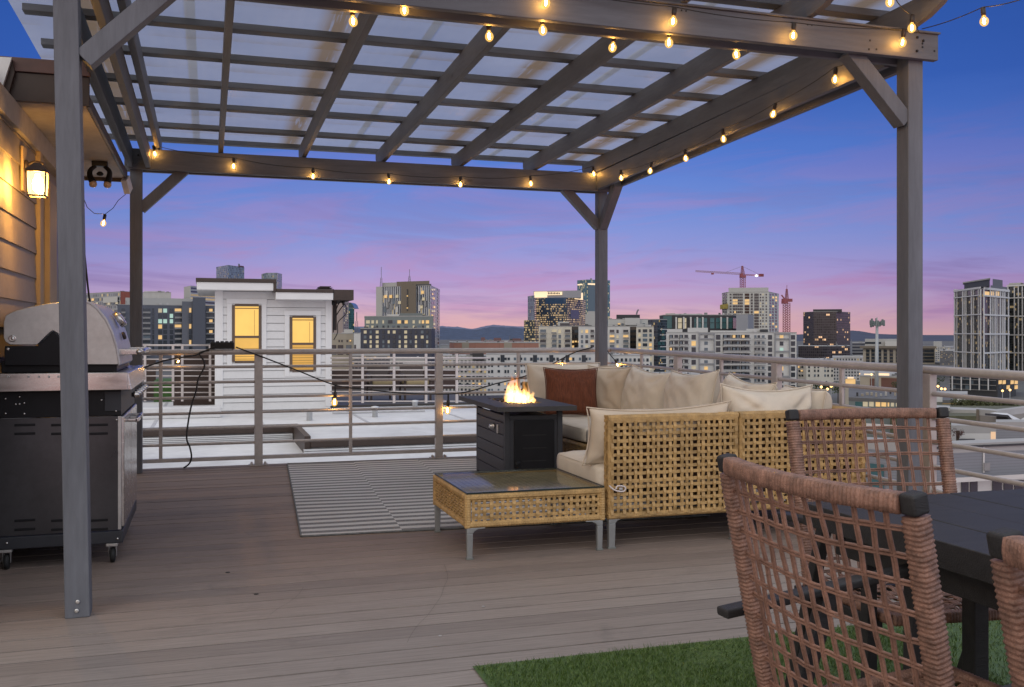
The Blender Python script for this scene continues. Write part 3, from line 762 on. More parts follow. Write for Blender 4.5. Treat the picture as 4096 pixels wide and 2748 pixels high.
# lantern
ly = 6.23
lt = thing('wall_lantern', 'lit black wall lantern with frosted panes on the tan siding', 'lantern', (WX+.02, ly, 2.1))
m = MB(); m.bb((WX+.014, ly-.055, 2.03), (WX+.03, ly+.055, 2.29)); m.build('back_plate', trimtan, lt, bevel=.004)
m = MB(); m.lathe((WX+.03, ly, 2.18), [(.038, 0), (.038, .012), (.02, .022)], 14, 'x'); m.tube(curve([(WX+.045, ly, 2.19), (WX+.085, ly, 2.205), (WX+.13, ly, 2.195)], 5), .011, 8); m.build('arm', brownm, lt, smooth=True)
lc = pX(150, 730, WX+.155); cx, cy = lc.x, lc.y; z0, z1 = lc.z-.075, lc.z+.058; hw = .046
m = MB()
for sx in (-1, 1):
    for sy in (-1, 1): m.bar((cx+sx*hw*.92, cy+sy*hw*.92, z0), (cx+sx*hw*1.05, cy+sy*hw*1.05, z1), .008, .008, (0, 1, 0))
for zz_, k in ((z0, .92), (z1, 1.05)):
    for a, b_ in (((-1, -1), (1, -1)), ((1, -1), (1, 1)), ((1, 1), (-1, 1)), ((-1, 1), (-1, -1))):
        m.bar((cx+a[0]*hw*k, cy+a[1]*hw*k, zz_), (cx+b_[0]*hw*k, cy+b_[1]*hw*k, zz_), .009, .009)
m.build('frame', brownm, lt, bevel=.001)
m = MB(); m.add([(cx-hw*1.25, cy-hw*1.25, z1+.004), (cx+hw*1.25, cy-hw*1.25, z1+.004), (cx+hw*1.25, cy+hw*1.25, z1+.004), (cx-hw*1.25, cy+hw*1.25, z1+.004), (cx-.015, cy-.015, z1+.05), (cx+.015, cy-.015, z1+.05), (cx+.015, cy+.015, z1+.05), (cx-.015, cy+.015, z1+.05)], ((0, 1, 2, 3), (4, 5, 6, 7), (0, 1, 5, 4), (1, 2, 6, 5), (2, 3, 7, 6), (3, 0, 4, 7))); m.build('cap', brownm, lt, bevel=.002)
for (a, b_) in (((-1, -1), (1, -1)), ((1, -1), (1, 1)), ((1, 1), (-1, 1)), ((-1, 1), (-1, -1))):
    m = MB(); k0, k1 = .9, 1.03
    m.add([(cx+a[0]*hw*k0, cy+a[1]*hw*k0, z0), (cx+b_[0]*hw*k0, cy+b_[1]*hw*k0, z0), (cx+b_[0]*hw*k1, cy+b_[1]*hw*k1, z1), (cx+a[0]*hw*k1, cy+a[1]*hw*k1, z1)], ((0, 1, 2, 3),)); m.build('pane', lampglass, lt)
m = MB(); m.lathe((cx, cy, z0+.02), [(.008, 0), (.022, .02), (.026, .05), (.016, .08), (.01, .1)], 12); m.build('bulb', lampcore, lt, smooth=True)
# twin flood lamp under the eave
fc = pz(400, 648, 2.497)
fl = thing('flood_light', 'dark twin-head flood lamp mounted under the eave', 'flood light', (fc.x, fc.y, 2.498))
m = MB(); m.bb((fc.x-.055, fc.y-.04, 2.462), (fc.x+.055, fc.y+.04, 2.497)); m.build('base', blackm, fl, bevel=.004)
m = MB(); m.lathe((fc.x+.0, fc.y, 2.39), [(.004, 0), (.022, .006), (.026, .02), (.012, .034)], 12); m.build('sensor', blackm, fl, smooth=True)
lens = mat('flood_lens', (.45, .33, .24), .25)
for s in (-1, 1):
    pts = curve([(fc.x+s*.03, fc.y, 2.465), (fc.x+s*.066, fc.y-.01, 2.43), (fc.x+s*.066, fc.y-.025, 2.38), (fc.x+s*.050+.006, fc.y-.04, 2.335)], 5)
    m = MB(); m.tube(pts, .018, 10, rf=lambda i, t: .013+.014*t); hd = m.build('head', blackm, fl, smooth=True)
    e = pts[-1]; m = MB(); m.lathe((e.x, e.y, e.z), [(.020, .01), (.028, -.004), (.028, -.02), (.02, -.034), (.004, -.038)], 12); m.build('lens', lens, hd, smooth=True)

# ------------------------------------------------------------------ grill
gx0, gx1, gy0, gy1 = -1.03, -.43, 5.44, 6.42
gr = thing('gas_grill', 'stainless gas grill with black cart beside the house wall', 'grill', (-.72, 5.9, 0))
YS = 5.46                                           # plane of the lid end cap
def g2(u, v): p = pY(u, v, YS); return (p.x, p.z)
lid = [(22, 1262), (60, 1243), (120, 1228), (200, 1213), (270, 1206), (340, 1204), (368, 1212), (395, 1235), (425, 1275), (450, 1325), (466, 1380), (477, 1440), (478, 1458),
       (300, 1458), (300, 1455), (268, 1380), (250, 1352), (232, 1334), (212, 1322), (198, 1330), (148, 1379), (40, 1379), (20, 1366), (14, 1350), (14, 1290)]
poly = [g2(*q) for q in lid]
m = MB(); m.prism(poly, YS, YS+.86, 'y'); lido = m.build('lid', steel2, gr, bevel=.006)
# bright wrap of the hood front
arc = [g2(*q) for q in ((340, 1202), (368, 1210), (396, 1233), (427, 1273), (452, 1323), (469, 1379), (480, 1440), (481, 1457))]
arc2 = [(x-.010, z-.010) for x, z in reversed(arc)]
m = MB(); m.prism(arc+arc2, YS-.004, YS+.864, 'y'); m.build('hood_front', hoodm, lido, bevel=.003)
plate = [g2(*q) for q in ((18, 1384), (150, 1384), (202, 1334), (214, 1326), (228, 1336), (248, 1360), (262, 1385), (296, 1462), (17, 1462))]
m = MB(); m.prism(plate, YS-.002, YS+.02, 'y'); m.prism([(a, b_) for a, b_ in ((gx0+.02, 1.0), (-.46, 1.0), (-.46, 1.06), (gx0+.02, 1.06))], YS+.03, YS+.83, 'y'); m.build('firebox', blackm, gr, bevel=.004)
def disc(u, v, r, mt, nm, par, Y=YS, d=.008):
    q = pY(u, v, Y); MB().lathe((q.x, q.y, q.z), [(r, .004), (r, -d*.5), (r*.7, -d), (r*.55, -d*.6), (r*.3, -d*1.3)], 14, 'y').build(nm, mt, par, smooth=True)
disc(50, 1354, .018, steel, 'hinge_cap', lido); disc(33, 1396, .007, steel, 'screw', gr)
# handle with end brackets
hx, hz = -.35, 1.098
hb = MB().tube([(hx, YS-.0, hz+.006), (hx, YS+.85, hz+.006)], .014, 12).build('handle', steel, lido, smooth=True)
for y in (YS+.05, YS+.80): MB().prism([(-.46, hz-.012), (-.46, hz+.022), (hx+.012, hz+.022), (hx+.022, hz+.012), (hx+.012, hz-.008)], y-.010, y+.010, 'y').build('bracket', steel, hb, bevel=.004)
# temperature gauge on the hood
q = pY(455, 1285, YS+.25)
n_ = Vector((.83, 0, .55)); c_ = Vector((-.475, YS+.43, 1.285))
m = MB(); R_ = n_.to_track_quat('Z', 'Y').to_matrix()
gm = MB().lathe((0, 0, 0), [(.047, -.02), (.047, .008), (.04, .014)], 20); m.add([c_+R_ @ Vector(v) for v in gm.v], gm.f); tg = m.build('temperature_gauge', steel, lido, smooth=True)
gm = MB().lathe((0, 0, 0), [(.038, .0142), (.038, .0152)], 20); MB().add([c_+R_ @ Vector(v) for v in gm.v], gm.f).build('dial', mat('gauge_dial', (.55, .45, .33), .2), tg)
n_ = Vector((.95, 0, .3)); c2 = Vector((-.452, YS+.40, 1.19)); R_ = n_.to_track_quat('Z', 'Y').to_matrix()
gm = MB().lathe((0, 0, 0), [(.022, -.01), (.022, .004), (.015, .008)], 14); MB().add([c2+R_ @ Vector(v) for v in gm.v], gm.f).build('badge', brownm, lido, smooth=True)
# side shelf and control panel: one folded steel tray
zs_, zb_ = 1.0, .908
sx1 = -.398
m = MB(); m.bb((-1.12, 5.372, zb_), (sx1, 5.384, zs_)); m.bb((-1.12, 5.384, zs_-.012), (sx1, gy0+.02, zs_)); m.bb((-1.12, gy0+.02, zs_-.012), (sx1, 6.62, zs_-.002))
m.build('side_shelf', steel, gr, bevel=.004)
m = MB(); m.prism([(sx1-.03, zs_-.0), (sx1+.002, zs_-.004), (sx1+.018, zb_-.0), (sx1-.03, zb_-.0)], 5.386, 6.62, 'y'); cp = m.build('control_panel', steel, gr, bevel=.003)
m = MB()
for u in (33, 114, 156, 196, 234): 
    q = pY(u, 1507, 5.372); m.lathe((q.x, q.y, q.z), [(.006, .004), (.006, -.003), (.003, -.001)], 10, 'y')
m.build('rivet', steel2, gr, smooth=True)
for i in range(6):
    y = 5.50+i*.155
    kb = MB().lathe((sx1+.010, y, .876), [(.012, 0), (.012, .010), (.019, .012), (.019, .022), (.013, .034), (.010, .040)], 16, 'x').build('knob', steel, gr, smooth=True)
# cart
m = MB(); m.bb((gx0+.01, gy0, .77), (gx1-.005, 6.42, .905)); m.build('burner_panel', blackm, gr, bevel=.004)
m = MB(); m.bb((-.515, gy0-.006, .795), (-.435, gy0-.0, .90)); m.build('vent_cover', charm, gr, bevel=.003)
m = MB(); m.bb((gx0, gy0-.002, .17), (gx1-.02, gy0+.012, .768)); m.bb((gx0, gy0+.015, .17), (gx0+.02, 6.4, .768)); sdp = m.build('side_panel', panelst, gr, bevel=.003)
m = MB()
for (u0, u1) in ((57, 141), (204, 290), (348, 432)):
    for v in (1701, 1736, 2084, 2120):
        a = pY(u0, v, gy0-.004); b_ = pY(u1, v, gy0-.004); m.bb((a.x, gy0-.0045, a.z-.0065), (b_.x, gy0-.001, a.z+.0065))
m.build('vent_slot', blackm, sdp, bevel=.002)
m = MB()
for (u, v) in ((22, 1595), (78, 1587), (97, 1612), (78, 1616), (63, 1617), (22, 1654), (97, 1655), (406, 1600), (464, 1644), (466, 1679)):
    q = pY(u, v, gy0-.002); m.lathe((q.x, q.y, q.z), [(.0055, .003), (.0055, -.002), (.003, -.004)], 8, 'y')
for (u, v) in ((27, 2173), (470, 2155)):
    q = pY(u, v, gy0-.012); m.lathe((q.x, q.y, q.z), [(.0065, .003), (.0065, -.002), (.003, -.004)], 8, 'y')
m.build('screw', steel, gr, smooth=True)
m = MB(); m.bb((gx0-.01, gy0-.012, .105), (gx1+.005, 6.44, .168)); m.build('base_shelf', charm, gr, bevel=.005)
m = MB(); m.bb((gx1-.05, gy0+.001, .172), (gx1-.005, gy0+.03, .768)); m.build('door_frame', steel2, gr, bevel=.003)
for i in range(2):
    y0_, y1_ = gy0+.035+i*.475, gy0+.50+i*.475
    m = MB(); m.bb((gx1-.02, y0_, .18), (gx1+.008, y1_, .765)); d_ = m.build('door', steel, gr, bevel=.006)
    yh = y1_-.07 if i == 0 else y0_+.07
    m = MB(); m.bb((gx1+.008, yh-.18+i*.0, .715), (gx1+.06, yh-.165, .735)); m.bb((gx1+.008, yh+.04, .715), (gx1+.06, yh+.055, .735)); m.bb((gx1+.045, yh-.18, .713), (gx1+.066, yh+.055, .737)); m.build('handle', steel, d_, bevel=.004)
for (x, y) in ((gx1-.05, gy0+.02), (gx0+.05, gy0+.02), (gx1-.05, 6.36), (gx0+.05, 6.36)):
    m = MB(); m.bb((x-.028, y-.026, .088), (x+.028, y+.026, .104)); m.prism([(y-.022, .09), (y+.022, .09), (y+.010, .032), (y-.010, .032)], x-.017, x-.013, 'x'); m.prism([(y-.022, .09), (y+.022, .09), (y+.010, .032), (y-.010, .032)], x+.018, x+.022, 'x')
    ca = m.build('caster', steel2, gr, bevel=.002)
    MB().lathe((x-.010, y, .040), [(.022, 0), (.038, .003), (.040, .013), (.038, .023), (.022, .026)], 20, 'x').build('wheel', rubber, ca, smooth=True)

# ------------------------------------------------------------------ pillow / cushion helpers
def pillow_verts(w, h, th, n=22, pinch=.06, seed=0, wr=.010, sagz=0.):
    vs = []; fs = []
    for side in (1, -1):
        for j in range(n+1):
            for i in range(n+1):
                u, v = 2*i/n-1, 2*j/n-1
                r = (1-abs(u)**2.6)*(1-abs(v)**2.6)
                t = th/2*max(0, r)**.40*side
                ex_ = 1-pinch*(1-abs(v)**2)*abs(u)**3; ey_ = 1-pinch*(1-abs(u)**2)*abs(v)**3
                x, y = u*w/2*ex_, v*h/2*ey_
                q = Vector((u*1.5+seed, v*1.5, side*.7+seed*.3))
                d = noise.noise(q*1.0)*wr*2.2+(abs(noise.noise(Vector((u*2.2+v*1.6+seed, v*.7-u, seed))))-.25)*-wr*2.6
                cr = max(abs(u), abs(v)); d *= max(0, r)**.3
                # creases running into the corners
                d -= wr*1.3*math.exp(-((abs(u)-abs(v))/.10)**2)*(cr > .45)*max(0, r)**.3
                y -= sagz*(1-abs(u)**2)*(v > 0)*v*h*.5
                vs.append((x+d*.3, y, t+d*side))
    N = (n+1)**2
    for s in range(2):
        for j in range(n):
            for i in range(n):
                a = s*N+j*(n+1)+i; q = (a, a+1, a+n+2, a+n+1); fs.append(q if s == 0 else q[::-1])
    return vs, fs
def pillow(name, label, cat, c, w, h, th, face, lean, mt, roll=0., seed=0, group=None, wr=.010, pinch=.06, sagz=0.):
    """standing cushion: bottom-centre c, facing horizontal angle `face`, leaning back by `lean`"""
    vs, fs = pillow_verts(w, h, th, seed=seed, wr=wr, pinch=pinch, sagz=sagz)
    R = Matrix.Rotation(face, 3, 'Z') @ Matrix.Rotation(lean, 3, 'X') @ Matrix.Rotation(roll, 3, 'Y') @ Matrix(((1, 0, 0), (0, 0, -1), (0, 1, 0)))
    c = Vector(c)
    P = [R @ Vector((x, y+h/2, z))+c for x, y, z in vs]
    me = bpy.data.meshes.new(name); me.from_pydata([p-c for p in P], [], fs); me.materials.append(mt)
    bm = bmesh.new(); bm.from_mesh(me); bmesh.ops.remove_doubles(bm, verts=bm.verts, dist=.0006); bmesh.ops.recalc_face_normals(bm, faces=bm.faces); bm.to_mesh(me); bm.free()
    for p in me.polygons: p.use_smooth = True
    o = bpy.data.objects.new(name, me); col.objects.link(o); o.location = c; WL[o.name] = c
    md = o.modifiers.new('sub', 'SUBSURF'); md.levels = 1; md.render_levels = 1
    tag(o, label, cat, group)
    # seam piping round the rim
    rim = []
    n = 22; N1 = n+1
    idx = [i for i in range(N1)]+[j*N1+n for j in range(1, N1)]+[n*N1+i for i in range(n-1, -1, -1)]+[j*N1 for j in range(n-1, 0, -1)]
    rim = [P[i] for i in idx]; rim.append(rim[0])
    MB().tube(rim, .0045, 5, cap=False).build('seam', mt, o, smooth=True)
    return o
def seat_cushion(label, a, b, z0, z1, mt=cream, seed=0):
    cx_, cy_ = (a[0]+b[0])/2, (a[1]+b[1])/2; w_, d_, h_ = abs(b[0]-a[0]), abs(b[1]-a[1]), z1-z0
    n = 14; vs = []; fs = []
    bm = bmesh.new(); bmesh.ops.create_cube(bm, size=1)
    bmesh.ops.subdivide_edges(bm, edges=bm.edges, cuts=9, use_grid_fill=True)
    for v in bm.verts:
        x, y, z = v.co*2
        r = .10
        def rnd_(q, L): 
            return q
        e = .5
        X_, Y_, Z_ = x*w_/2, y*d_/2, z*h_/2
        rad = .035
        ix = max(-w_/2+rad, min(w_/2-rad, X_)); iy = max(-d_/2+rad, min(d_/2-rad, Y_)); iz = max(-h_/2+rad, min(h_/2-rad, Z_))
        dv = Vector((X_-ix, Y_-iy, Z_-iz)); L = dv.length
        if L > 1e-6: dv = dv*(min(L, rad)/L)
        p = Vector((ix, iy, iz))+dv
        crown = .014*(1-x*x)*(1-y*y)*(z > 0)
        bulge = .008*(1-z*z)
        p += Vector((x*bulge, y*bulge, crown+.005*noise.noise(Vector((x*2+seed, y*2, z)))))
        v.co = p
    bmesh.ops.recalc_face_normals(bm, faces=bm.faces)
    me = bpy.data.meshes.new('seat_cushion'); bm.to_mesh(me); bm.free(); me.materials.append(mt)
    for p in me.polygons: p.use_smooth = True
    o = bpy.data.objects.new('seat_cushion', me); col.objects.link(o); o.location = (cx_, cy_, (z0+z1)/2); WL[o.name] = Vector(o.location)
    tag(o, label, 'cushion', 'cream seat cushions on the sectional')
    zt = z1-.012
    pts = [(cx_+sx*(w_/2+.001), cy_+sy*(d_/2+.001), zt-.008) for sx, sy in ((-1, -1), (1, -1), (1, 1), (-1, 1))]
    rr = []
    for k in range(4):
        p, q = Vector(pts[k]), Vector(pts[(k+1) % 4]); 
        for i in range(1, 12): rr.append(p.lerp(q, .03+.94*i/12))
    rr.append(rr[0]); MB().tube(rr, .0035, 5, cap=False).build('seam', mt, o, smooth=True)
    return o
# ------------------------------------------------------------------ woven panels (axis 'x': panel lies along x; 'y': along y)
def weave(mb, a0, a1, z0, z1, d, axis, nx, nz, sw=.55, sh=.55, seed=0, thick=.004, jit=.12):
    r = random.Random(seed)
    def put(pa, pz_, off):
        return (pa, d+off, pz_) if axis == 'x' else (d+off, pa, pz_)
    dx, dz = (a1-a0)/nx, (z1-z0)/nz
    for i in range(nx+1):
        c = a0+i*dx+r.uniform(-jit, jit)*dx*(0 < i < nx); hw_ = dx*sw/2*r.uniform(.9, 1.12)
        for k in range(nz):                        # short spans that pass over and under
            za, zb2 = z0+k*dz, z0+(k+1)*dz
            o0 = thick*(1 if (i+k) % 2 else -1); o1 = -o0
            s = [put(c-hw_, za, o0), put(c+hw_, za, o0), put(c+hw_, zb2, o1), put(c-hw_, zb2, o1)]
            b = [put(c-hw_, za, o0+thick*.8), put(c+hw_, za, o0+thick*.8), put(c+hw_, zb2, o1+thick*.8), put(c-hw_, zb2, o1+thick*.8)]
            mb.add(s+b, ((0, 1, 2, 3), (7, 6, 5, 4), (0, 4, 5, 1), (1, 5, 6, 2), (2, 6, 7, 3), (3, 7, 4, 0)))
    for k in range(nz+1):
        c = z0+k*dz+r.uniform(-jit, jit)*dz*.6*(0 < k < nz); hh = dz*sh/2*r.uniform(.9, 1.1)
        for i in range(nx):
            xa, xb_ = a0+i*dx, a0+(i+1)*dx
            o0 = -thick*(1 if (i+k) % 2 else -1); o1 = -o0
            s = [put(xa, c-hh, o0), put(xb_, c-hh, o1), put(xb_, c+hh, o1), put(xa, c+hh, o0)]
            b = [put(xa, c-hh, o0+thick*.8), put(xb_, c-hh, o1+thick*.8), put(xb_, c+hh, o1+thick*.8), put(xa, c+hh, o0+thick*.8)]
            mb.add(s+b, ((0, 1, 2, 3), (7, 6, 5, 4), (0, 4, 5, 1), (1, 5, 6, 2), (2, 6, 7, 3), (3, 7, 4, 0)))
def leg(par, x, y, h, w_=.034, name='leg', flip=1):
    m = MB(); m.add([(x-w_*.42, y-w_*.3, 0), (x+w_*.42, y-w_*.3, 0), (x+w_*.42, y+w_*.3, 0), (x-w_*.42, y+w_*.3, 0),
                     (x-w_*.5, y-w_*.4, h-.03), (x+w_*.5, y-w_*.4, h-.03), (x+w_*.5, y+w_*.4, h-.03), (x-w_*.5, y+w_*.4, h-.03)],
                    ((0, 1, 2, 3), (4, 5, 6, 7), (0, 1, 5, 4), (1, 2, 6, 5), (2, 3, 7, 6), (3, 0, 4, 7)))
    m.prism([(x-w_*.5*flip, h), (x-w_*.5*flip, h-.03), (x+w_*.5*flip, h-.03), (x+w_*.75*flip, h-.018), (x+w_*1.3*flip, h-.008), (x+.085*flip, h-.006), (x+.085*flip, h)], y-w_*.38, y+w_*.38, 'y')
    l = m.build(name, legm, par, bevel=.004)
    m = MB(); m.bb((x-w_*.55, y-w_*.4, .0), (x+w_*.55, y+w_*.4, .010)); m.build('foot', rubber2, l, bevel=.002)
legm = mat('grey_leg_metal', (.30, .31, .31), .4, .5, var=.12)
rubber2 = mat('grey_foot', (.16, .17, .16), .6)

# ------------------------------------------------------------------ coffee table
TX0, TX1, TY0, TY1 = 1.315, 2.085, 4.955, 5.70
ct = thing('coffee_table', 'low square golden wicker coffee table with glass top', 'coffee table', (1.7, 5.3, 0))
zt0, zt1 = .168, .345
m = MB()
r_ = .016
for (a, b_) in (((TX0, TY0), (TX1, TY0)), ((TX1, TY0), (TX1, TY1)), ((TX1, TY1), (TX0, TY1)), ((TX0, TY1), (TX0, TY0))):
    for z in (zt0+r_, zt1-r_):
        A_, B_ = Vector((a[0], a[1], z)), Vector((b_[0], b_[1], z)); n = 96
        m.tube([A_.lerp(B_, i/n) for i in range(n+1)], r_, 8, rf=lambda i, t: r_*(1+.10*(i % 2)), sq=.7)
for (x, y) in ((TX0, TY0), (TX1, TY0), (TX1, TY1), (TX0, TY1)):
    n = 26; m.tube([(x, y, zt0+(zt1-zt0)*i/n) for i in range(n+1)], .017, 8, rf=lambda i, t: .0165*(1+.10*(i % 2)), sq=.7)
m.build('frame', wicker, ct)
m = MB(); weave(m, TX0+.03, TX1-.02, zt0+.022, zt1-.03, TY0-.006, 'x', 22, 4, seed=4); weave(m, TX0+.03, TX1-.02, zt0+.022, zt1-.03, TY1+.006, 'x', 22, 4, seed=5)
weave(m, TY0+.02, TY1-.02, zt0+.022, zt1-.03, TX0-.006, 'y', 24, 8, .5, .45, seed=6, thick=.007, jit=.3)
weave(m, TY0+.02, TY1-.02, zt0+.022, zt1-.03, TX1+.006, 'y', 22, 4, seed=7)
m.build('woven_side', wicker, ct)
m = MB(); weave(m, TX0, TX1, 0, 0, 0, 'x', 1, 1) if False else None
for i in range(44):
    x = TX0+.02+i*(TX1-TX0-.04)/44; m.bb((x, TY0+.02, zt1-.018), (x+.0155, TY1-.02, zt1-.006-.002*(i % 2)))
m.build('woven_top', wickerd, ct)
m = MB(); m.bb((TX0-.004, TY0-.008, zt1+.004), (TX1+.008, TY1+.008, zt1+.0105)); m.build('glass_top', glassm, ct, bevel=.0015)
m = MB()
e0, e1, f0, f1 = TX0-.006, TX1+.010, TY0-.010, TY1+.010
for a, b_ in (((e0, f0), (e1, f0)), ((e1, f0), (e1, f1)), ((e1, f1), (e0, f1)), ((e0, f1), (e0, f0))): m.bar((*a, zt1+.007), (*b_, zt1+.007), .003, .008)
m.build('glass_edge', mat('dark_glass_edge', (.02, .03, .027), .2), ct)
for (x, y, fp) in ((TX0+.01, TY0+.0, 1), (TX1-.015, TY0+.0, -1), (TX0+.01, TY1-.0, 1), (TX1-.015, TY1, -1)): leg(ct, x, y, zt0, flip=fp)

# ------------------------------------------------------------------ sectional sofa
def sofa(label, x0, x1, y0, y1, backs, seed, sides=(), legs=()):
    t = thing('sofa_section', label, 'sofa section', ((x0+x1)/2, (y0+y1)/2, 0), 'wicker sections of the sectional sofa')
    zb0, zseat, ztop, th = .172, .315, .742, .075
    m = MB(); fr_ = MB(); lin_ = MB()
    def panel(axis, a0, a1, d, z1_, nx, nz, sd):
        weave(m, a0+.02, a1-.02, zb0+.02, z1_-.03, d, axis, nx, nz, .50, .50, seed=sd, thick=.0045, jit=.15)
    def rail(a, b_, r=.017):
        A_, B_ = Vector(a), Vector(b_); n = max(8, int((B_-A_).length/.011))
        fr_.tube([A_.lerp(B_, i/n) for i in range(n+1)], r, 8, rf=lambda i, t: r*(1+.05*(i % 2)), sq=.75)
    for sd in backs:
        if sd in 'SN':
            yo = y0 if sd == 'S' else y1; yi = yo+th if sd == 'S' else yo-th
            sg = -1 if sd == 'S' else 1
            panel('x', x0, x1, yo+sg*.004, ztop, 22, 14, seed); lin_.bb((x0+.03, (yo+yi)/2-.004, .36), (x1-.03, (yo+yi)/2+.004, ztop-.04))  # dark sheet added behind the weave to darken its holes
            for y in (yo-sg*.016, yi+sg*.016):
                rail((x0, y, ztop-.016), (x1, y, ztop-.016)); rail((x0, y, zb0+.01), (x1, y, zb0+.01))
                for x in (x0+.017, x1-.017): rail((x, y, zb0), (x, y, ztop-.02))
            fr_.bb((x0+.004, min(yo, yi)+.014, ztop-.03), (x1-.004, max(yo, yi)-.014, ztop-.002))
            weave(m, min(yo, yi)+.018, max(yo, yi)-.018, zb0+.02, ztop-.03, x0-.001, 'y', 2, 15, .4, .5, seed=seed+2)
        else:
            xo = x1 if sd == 'E' else x0; xi = xo-th if sd == 'E' else xo+th; sg = 1 if sd == 'E' else -1
            panel('y', y0, y1, xo+sg*.004, ztop, 22, 15, seed+3); panel('y', y0, y1, xi-sg*.004, ztop, 22, 15, seed+4)
            for x in (xo-sg*.016, xi+sg*.016):
                rail((x, y0, ztop-.016), (x, y1, ztop-.016)); rail((x, y0, zb0+.01), (x, y1, zb0+.01))
                for y in (y0+.017, y1-.017): rail((x, y, zb0), (x, y, ztop-.02))
            fr_.bb((min(xo, xi)+.014, y0+.004, ztop-.03), (max(xo, xi)-.014, y1-.004, ztop-.002))
    # seat box
    s0, s1 = (x0 + (th if 'W' in backs else 0)), (x1 - (th if 'E' in backs else 0)); q0, q1 = (y0+(th if 'S' in backs else 0)), (y1-(th if 'N' in backs else 0))
    for (axis, a0, a1, d) in (('x', s0, s1, q0 if 'S' not in backs else None), ('x', s0, s1, q1 if 'N' not in backs else None), ('y', q0, q1, s0 if 'W' not in backs else None), ('y', q0, q1, s1 if 'E' not in backs else None)):
        if d is None: continue
        weave(m, a0+.02, a1-.02, zb0+.015, zseat-.02, d, axis, 24, 6, .5, .5, seed=seed+7, thick=.006, jit=.25)
        if axis == 'x': rail((a0, d, zseat-.014), (a1, d, zseat-.014)); rail((a0, d, zb0+.012), (a1, d, zb0+.012))
        else: rail((d, a0, zseat-.014), (d, a1, zseat-.014)); rail((d, a0, zb0+.012), (d, a1, zb0+.012))
    m.build('woven_panel', wicker, t); fr_.build('frame', wicker, t)
    lin_.bb((s0+.02, q0+.02, zseat-.03), (s1-.02, q1-.02, zseat-.012)); lin_.build('dark_backing', innerdark, t)
    for (x, y, fp) in legs: leg(t, x, y, zb0, .042, flip=fp)
    return t
sofa('wicker sofa section with its full back to the camera right of the coffee table', 2.125, 2.945, 4.95, 5.75, 'S', 10, legs=((2.15, 4.975, 1), (2.92, 4.975, -1), (2.15, 5.72, 1), (2.92, 5.72, -1)))
sofa('near corner wicker sofa section partly behind the woven dining chair', 2.953, 3.82, 4.95, 5.75, 'SE', 30, legs=((2.98, 4.975, 1), (3.79, 4.975, -1), (2.98, 5.72, 1), (3.79, 5.72, -1)))
sofa('wicker sofa section along the right railing next to the near corner', 2.88, 3.82, 5.76, 6.42, 'E', 50)
sofa('middle wicker sofa section along the right railing', 2.88, 3.82, 6.43, 7.14, 'E', 60)
sofa('wicker sofa section behind the fire table along the right railing', 2.88, 3.82, 7.15, 7.90, 'E', 70)
sofa('far corner wicker sofa section holding the rust pillow', 2.86, 3.64, 7.91, 8.76, 'N', 80)
seat_cushion('cream seat cushion jutting out beside the glass coffee table', (2.105, 5.03), (2.94, 5.745), .318, .462, seed=1)
seat_cushion('cream seat cushion hidden in the near corner of the sectional', (2.945, 5.03), (3.74, 5.745), .318, .455, seed=2)
seat_cushion('cream seat cushion next to the near corner section', (2.865, 5.755), (3.74, 6.42), .318, .455, seed=3)
seat_cushion('cream seat cushion in the middle of the right-hand run', (2.865, 6.43), (3.74, 7.14), .318, .455, seed=4)
seat_cushion('cream seat cushion just right of the fire table', (2.865, 7.15), (3.74, 7.90), .318, .455, seed=5)
seat_cushion('cream seat cushion under the rust pillow in the far corner', (2.86, 7.91), (3.62, 8.68), .318, .455, seed=6)
PG = 'cream back cushions on the sectional'
pillow('back_cushion', 'large cream back cushion at the far left end behind the rust pillow', 'cushion', (3.21, 8.50, .455), .76, .475, .25, 0, -.16, cream, seed=3, group=PG, wr=.012)
pillow('throw_pillow', 'square rust velvet pillow in the far corner of the sofa', 'pillow', (3.10, 8.06, .462), .50, .44, .15, -.16, -.20, rust, seed=8, pinch=.09, wr=.008, roll=.02)
pillow('back_cushion', 'cream cushion seen edge-on just right of the rust pillow', 'cushion', (3.47, 8.20, .457), .62, .45, .20, -PI/2+.30, -.14, cream2, seed=5, group=PG, wr=.014, pinch=.11)
pillow('back_cushion', 'cream cushion peeping over the rust pillow in front of the corner post', 'cushion', (3.55, 8.62, .46), .45, .44, .16, -.6, -.1, cream2, seed=6, group=PG)
pillow('back_cushion', 'upright cream cushion in the middle of the right-hand run', 'cushion', (3.56, 7.56, .455), .74, .465, .25, -PI/2+.10, -.22, cream, roll=.05, sagz=.10, seed=9, group=PG, wr=.014, pinch=.11)
pillow('back_cushion', 'plump cream cushion left of the nearest railing post on the right-hand run', 'cushion', (3.56, 6.76, .455), .74, .47, .25, -PI/2+.02, -.17, cream, roll=-.04, sagz=.08, seed=13, group=PG, wr=.014, pinch=.11)
pillow('back_cushion', 'cream cushion half hidden behind the bulging white-piped corner cushion', 'cushion', (3.57, 6.02, .455), .70, .45, .25, -PI/2-.05, -.22, cream, roll=.06, sagz=.1, seed=17, group=PG, wr=.014, pinch=.11)
pillow('back_cushion', 'long tan cushion lying along the inside of the near wicker back', 'cushion', (2.50, 5.135, .455), .92, .350, .20, PI, -.24, cream2, seed=21, group=PG, wr=.018, pinch=.06, sagz=.16, roll=.02)
pillow('back_cushion', 'bulging cream cushion standing over the near corner back', 'cushion', (3.25, 5.21, .455), .66, .44, .26, PI+.03, -.12, cream, roll=-.03, sagz=.12, seed=25, group=PG, wr=.022, pinch=.08)
pillow('back_cushion', 'rightmost cream cushion tucked behind the woven dining chair', 'cushion', (3.66, 5.42, .455), .56, .40, .25, -PI/2-.12, -.12, cream, seed=29, group=PG, wr=.012)
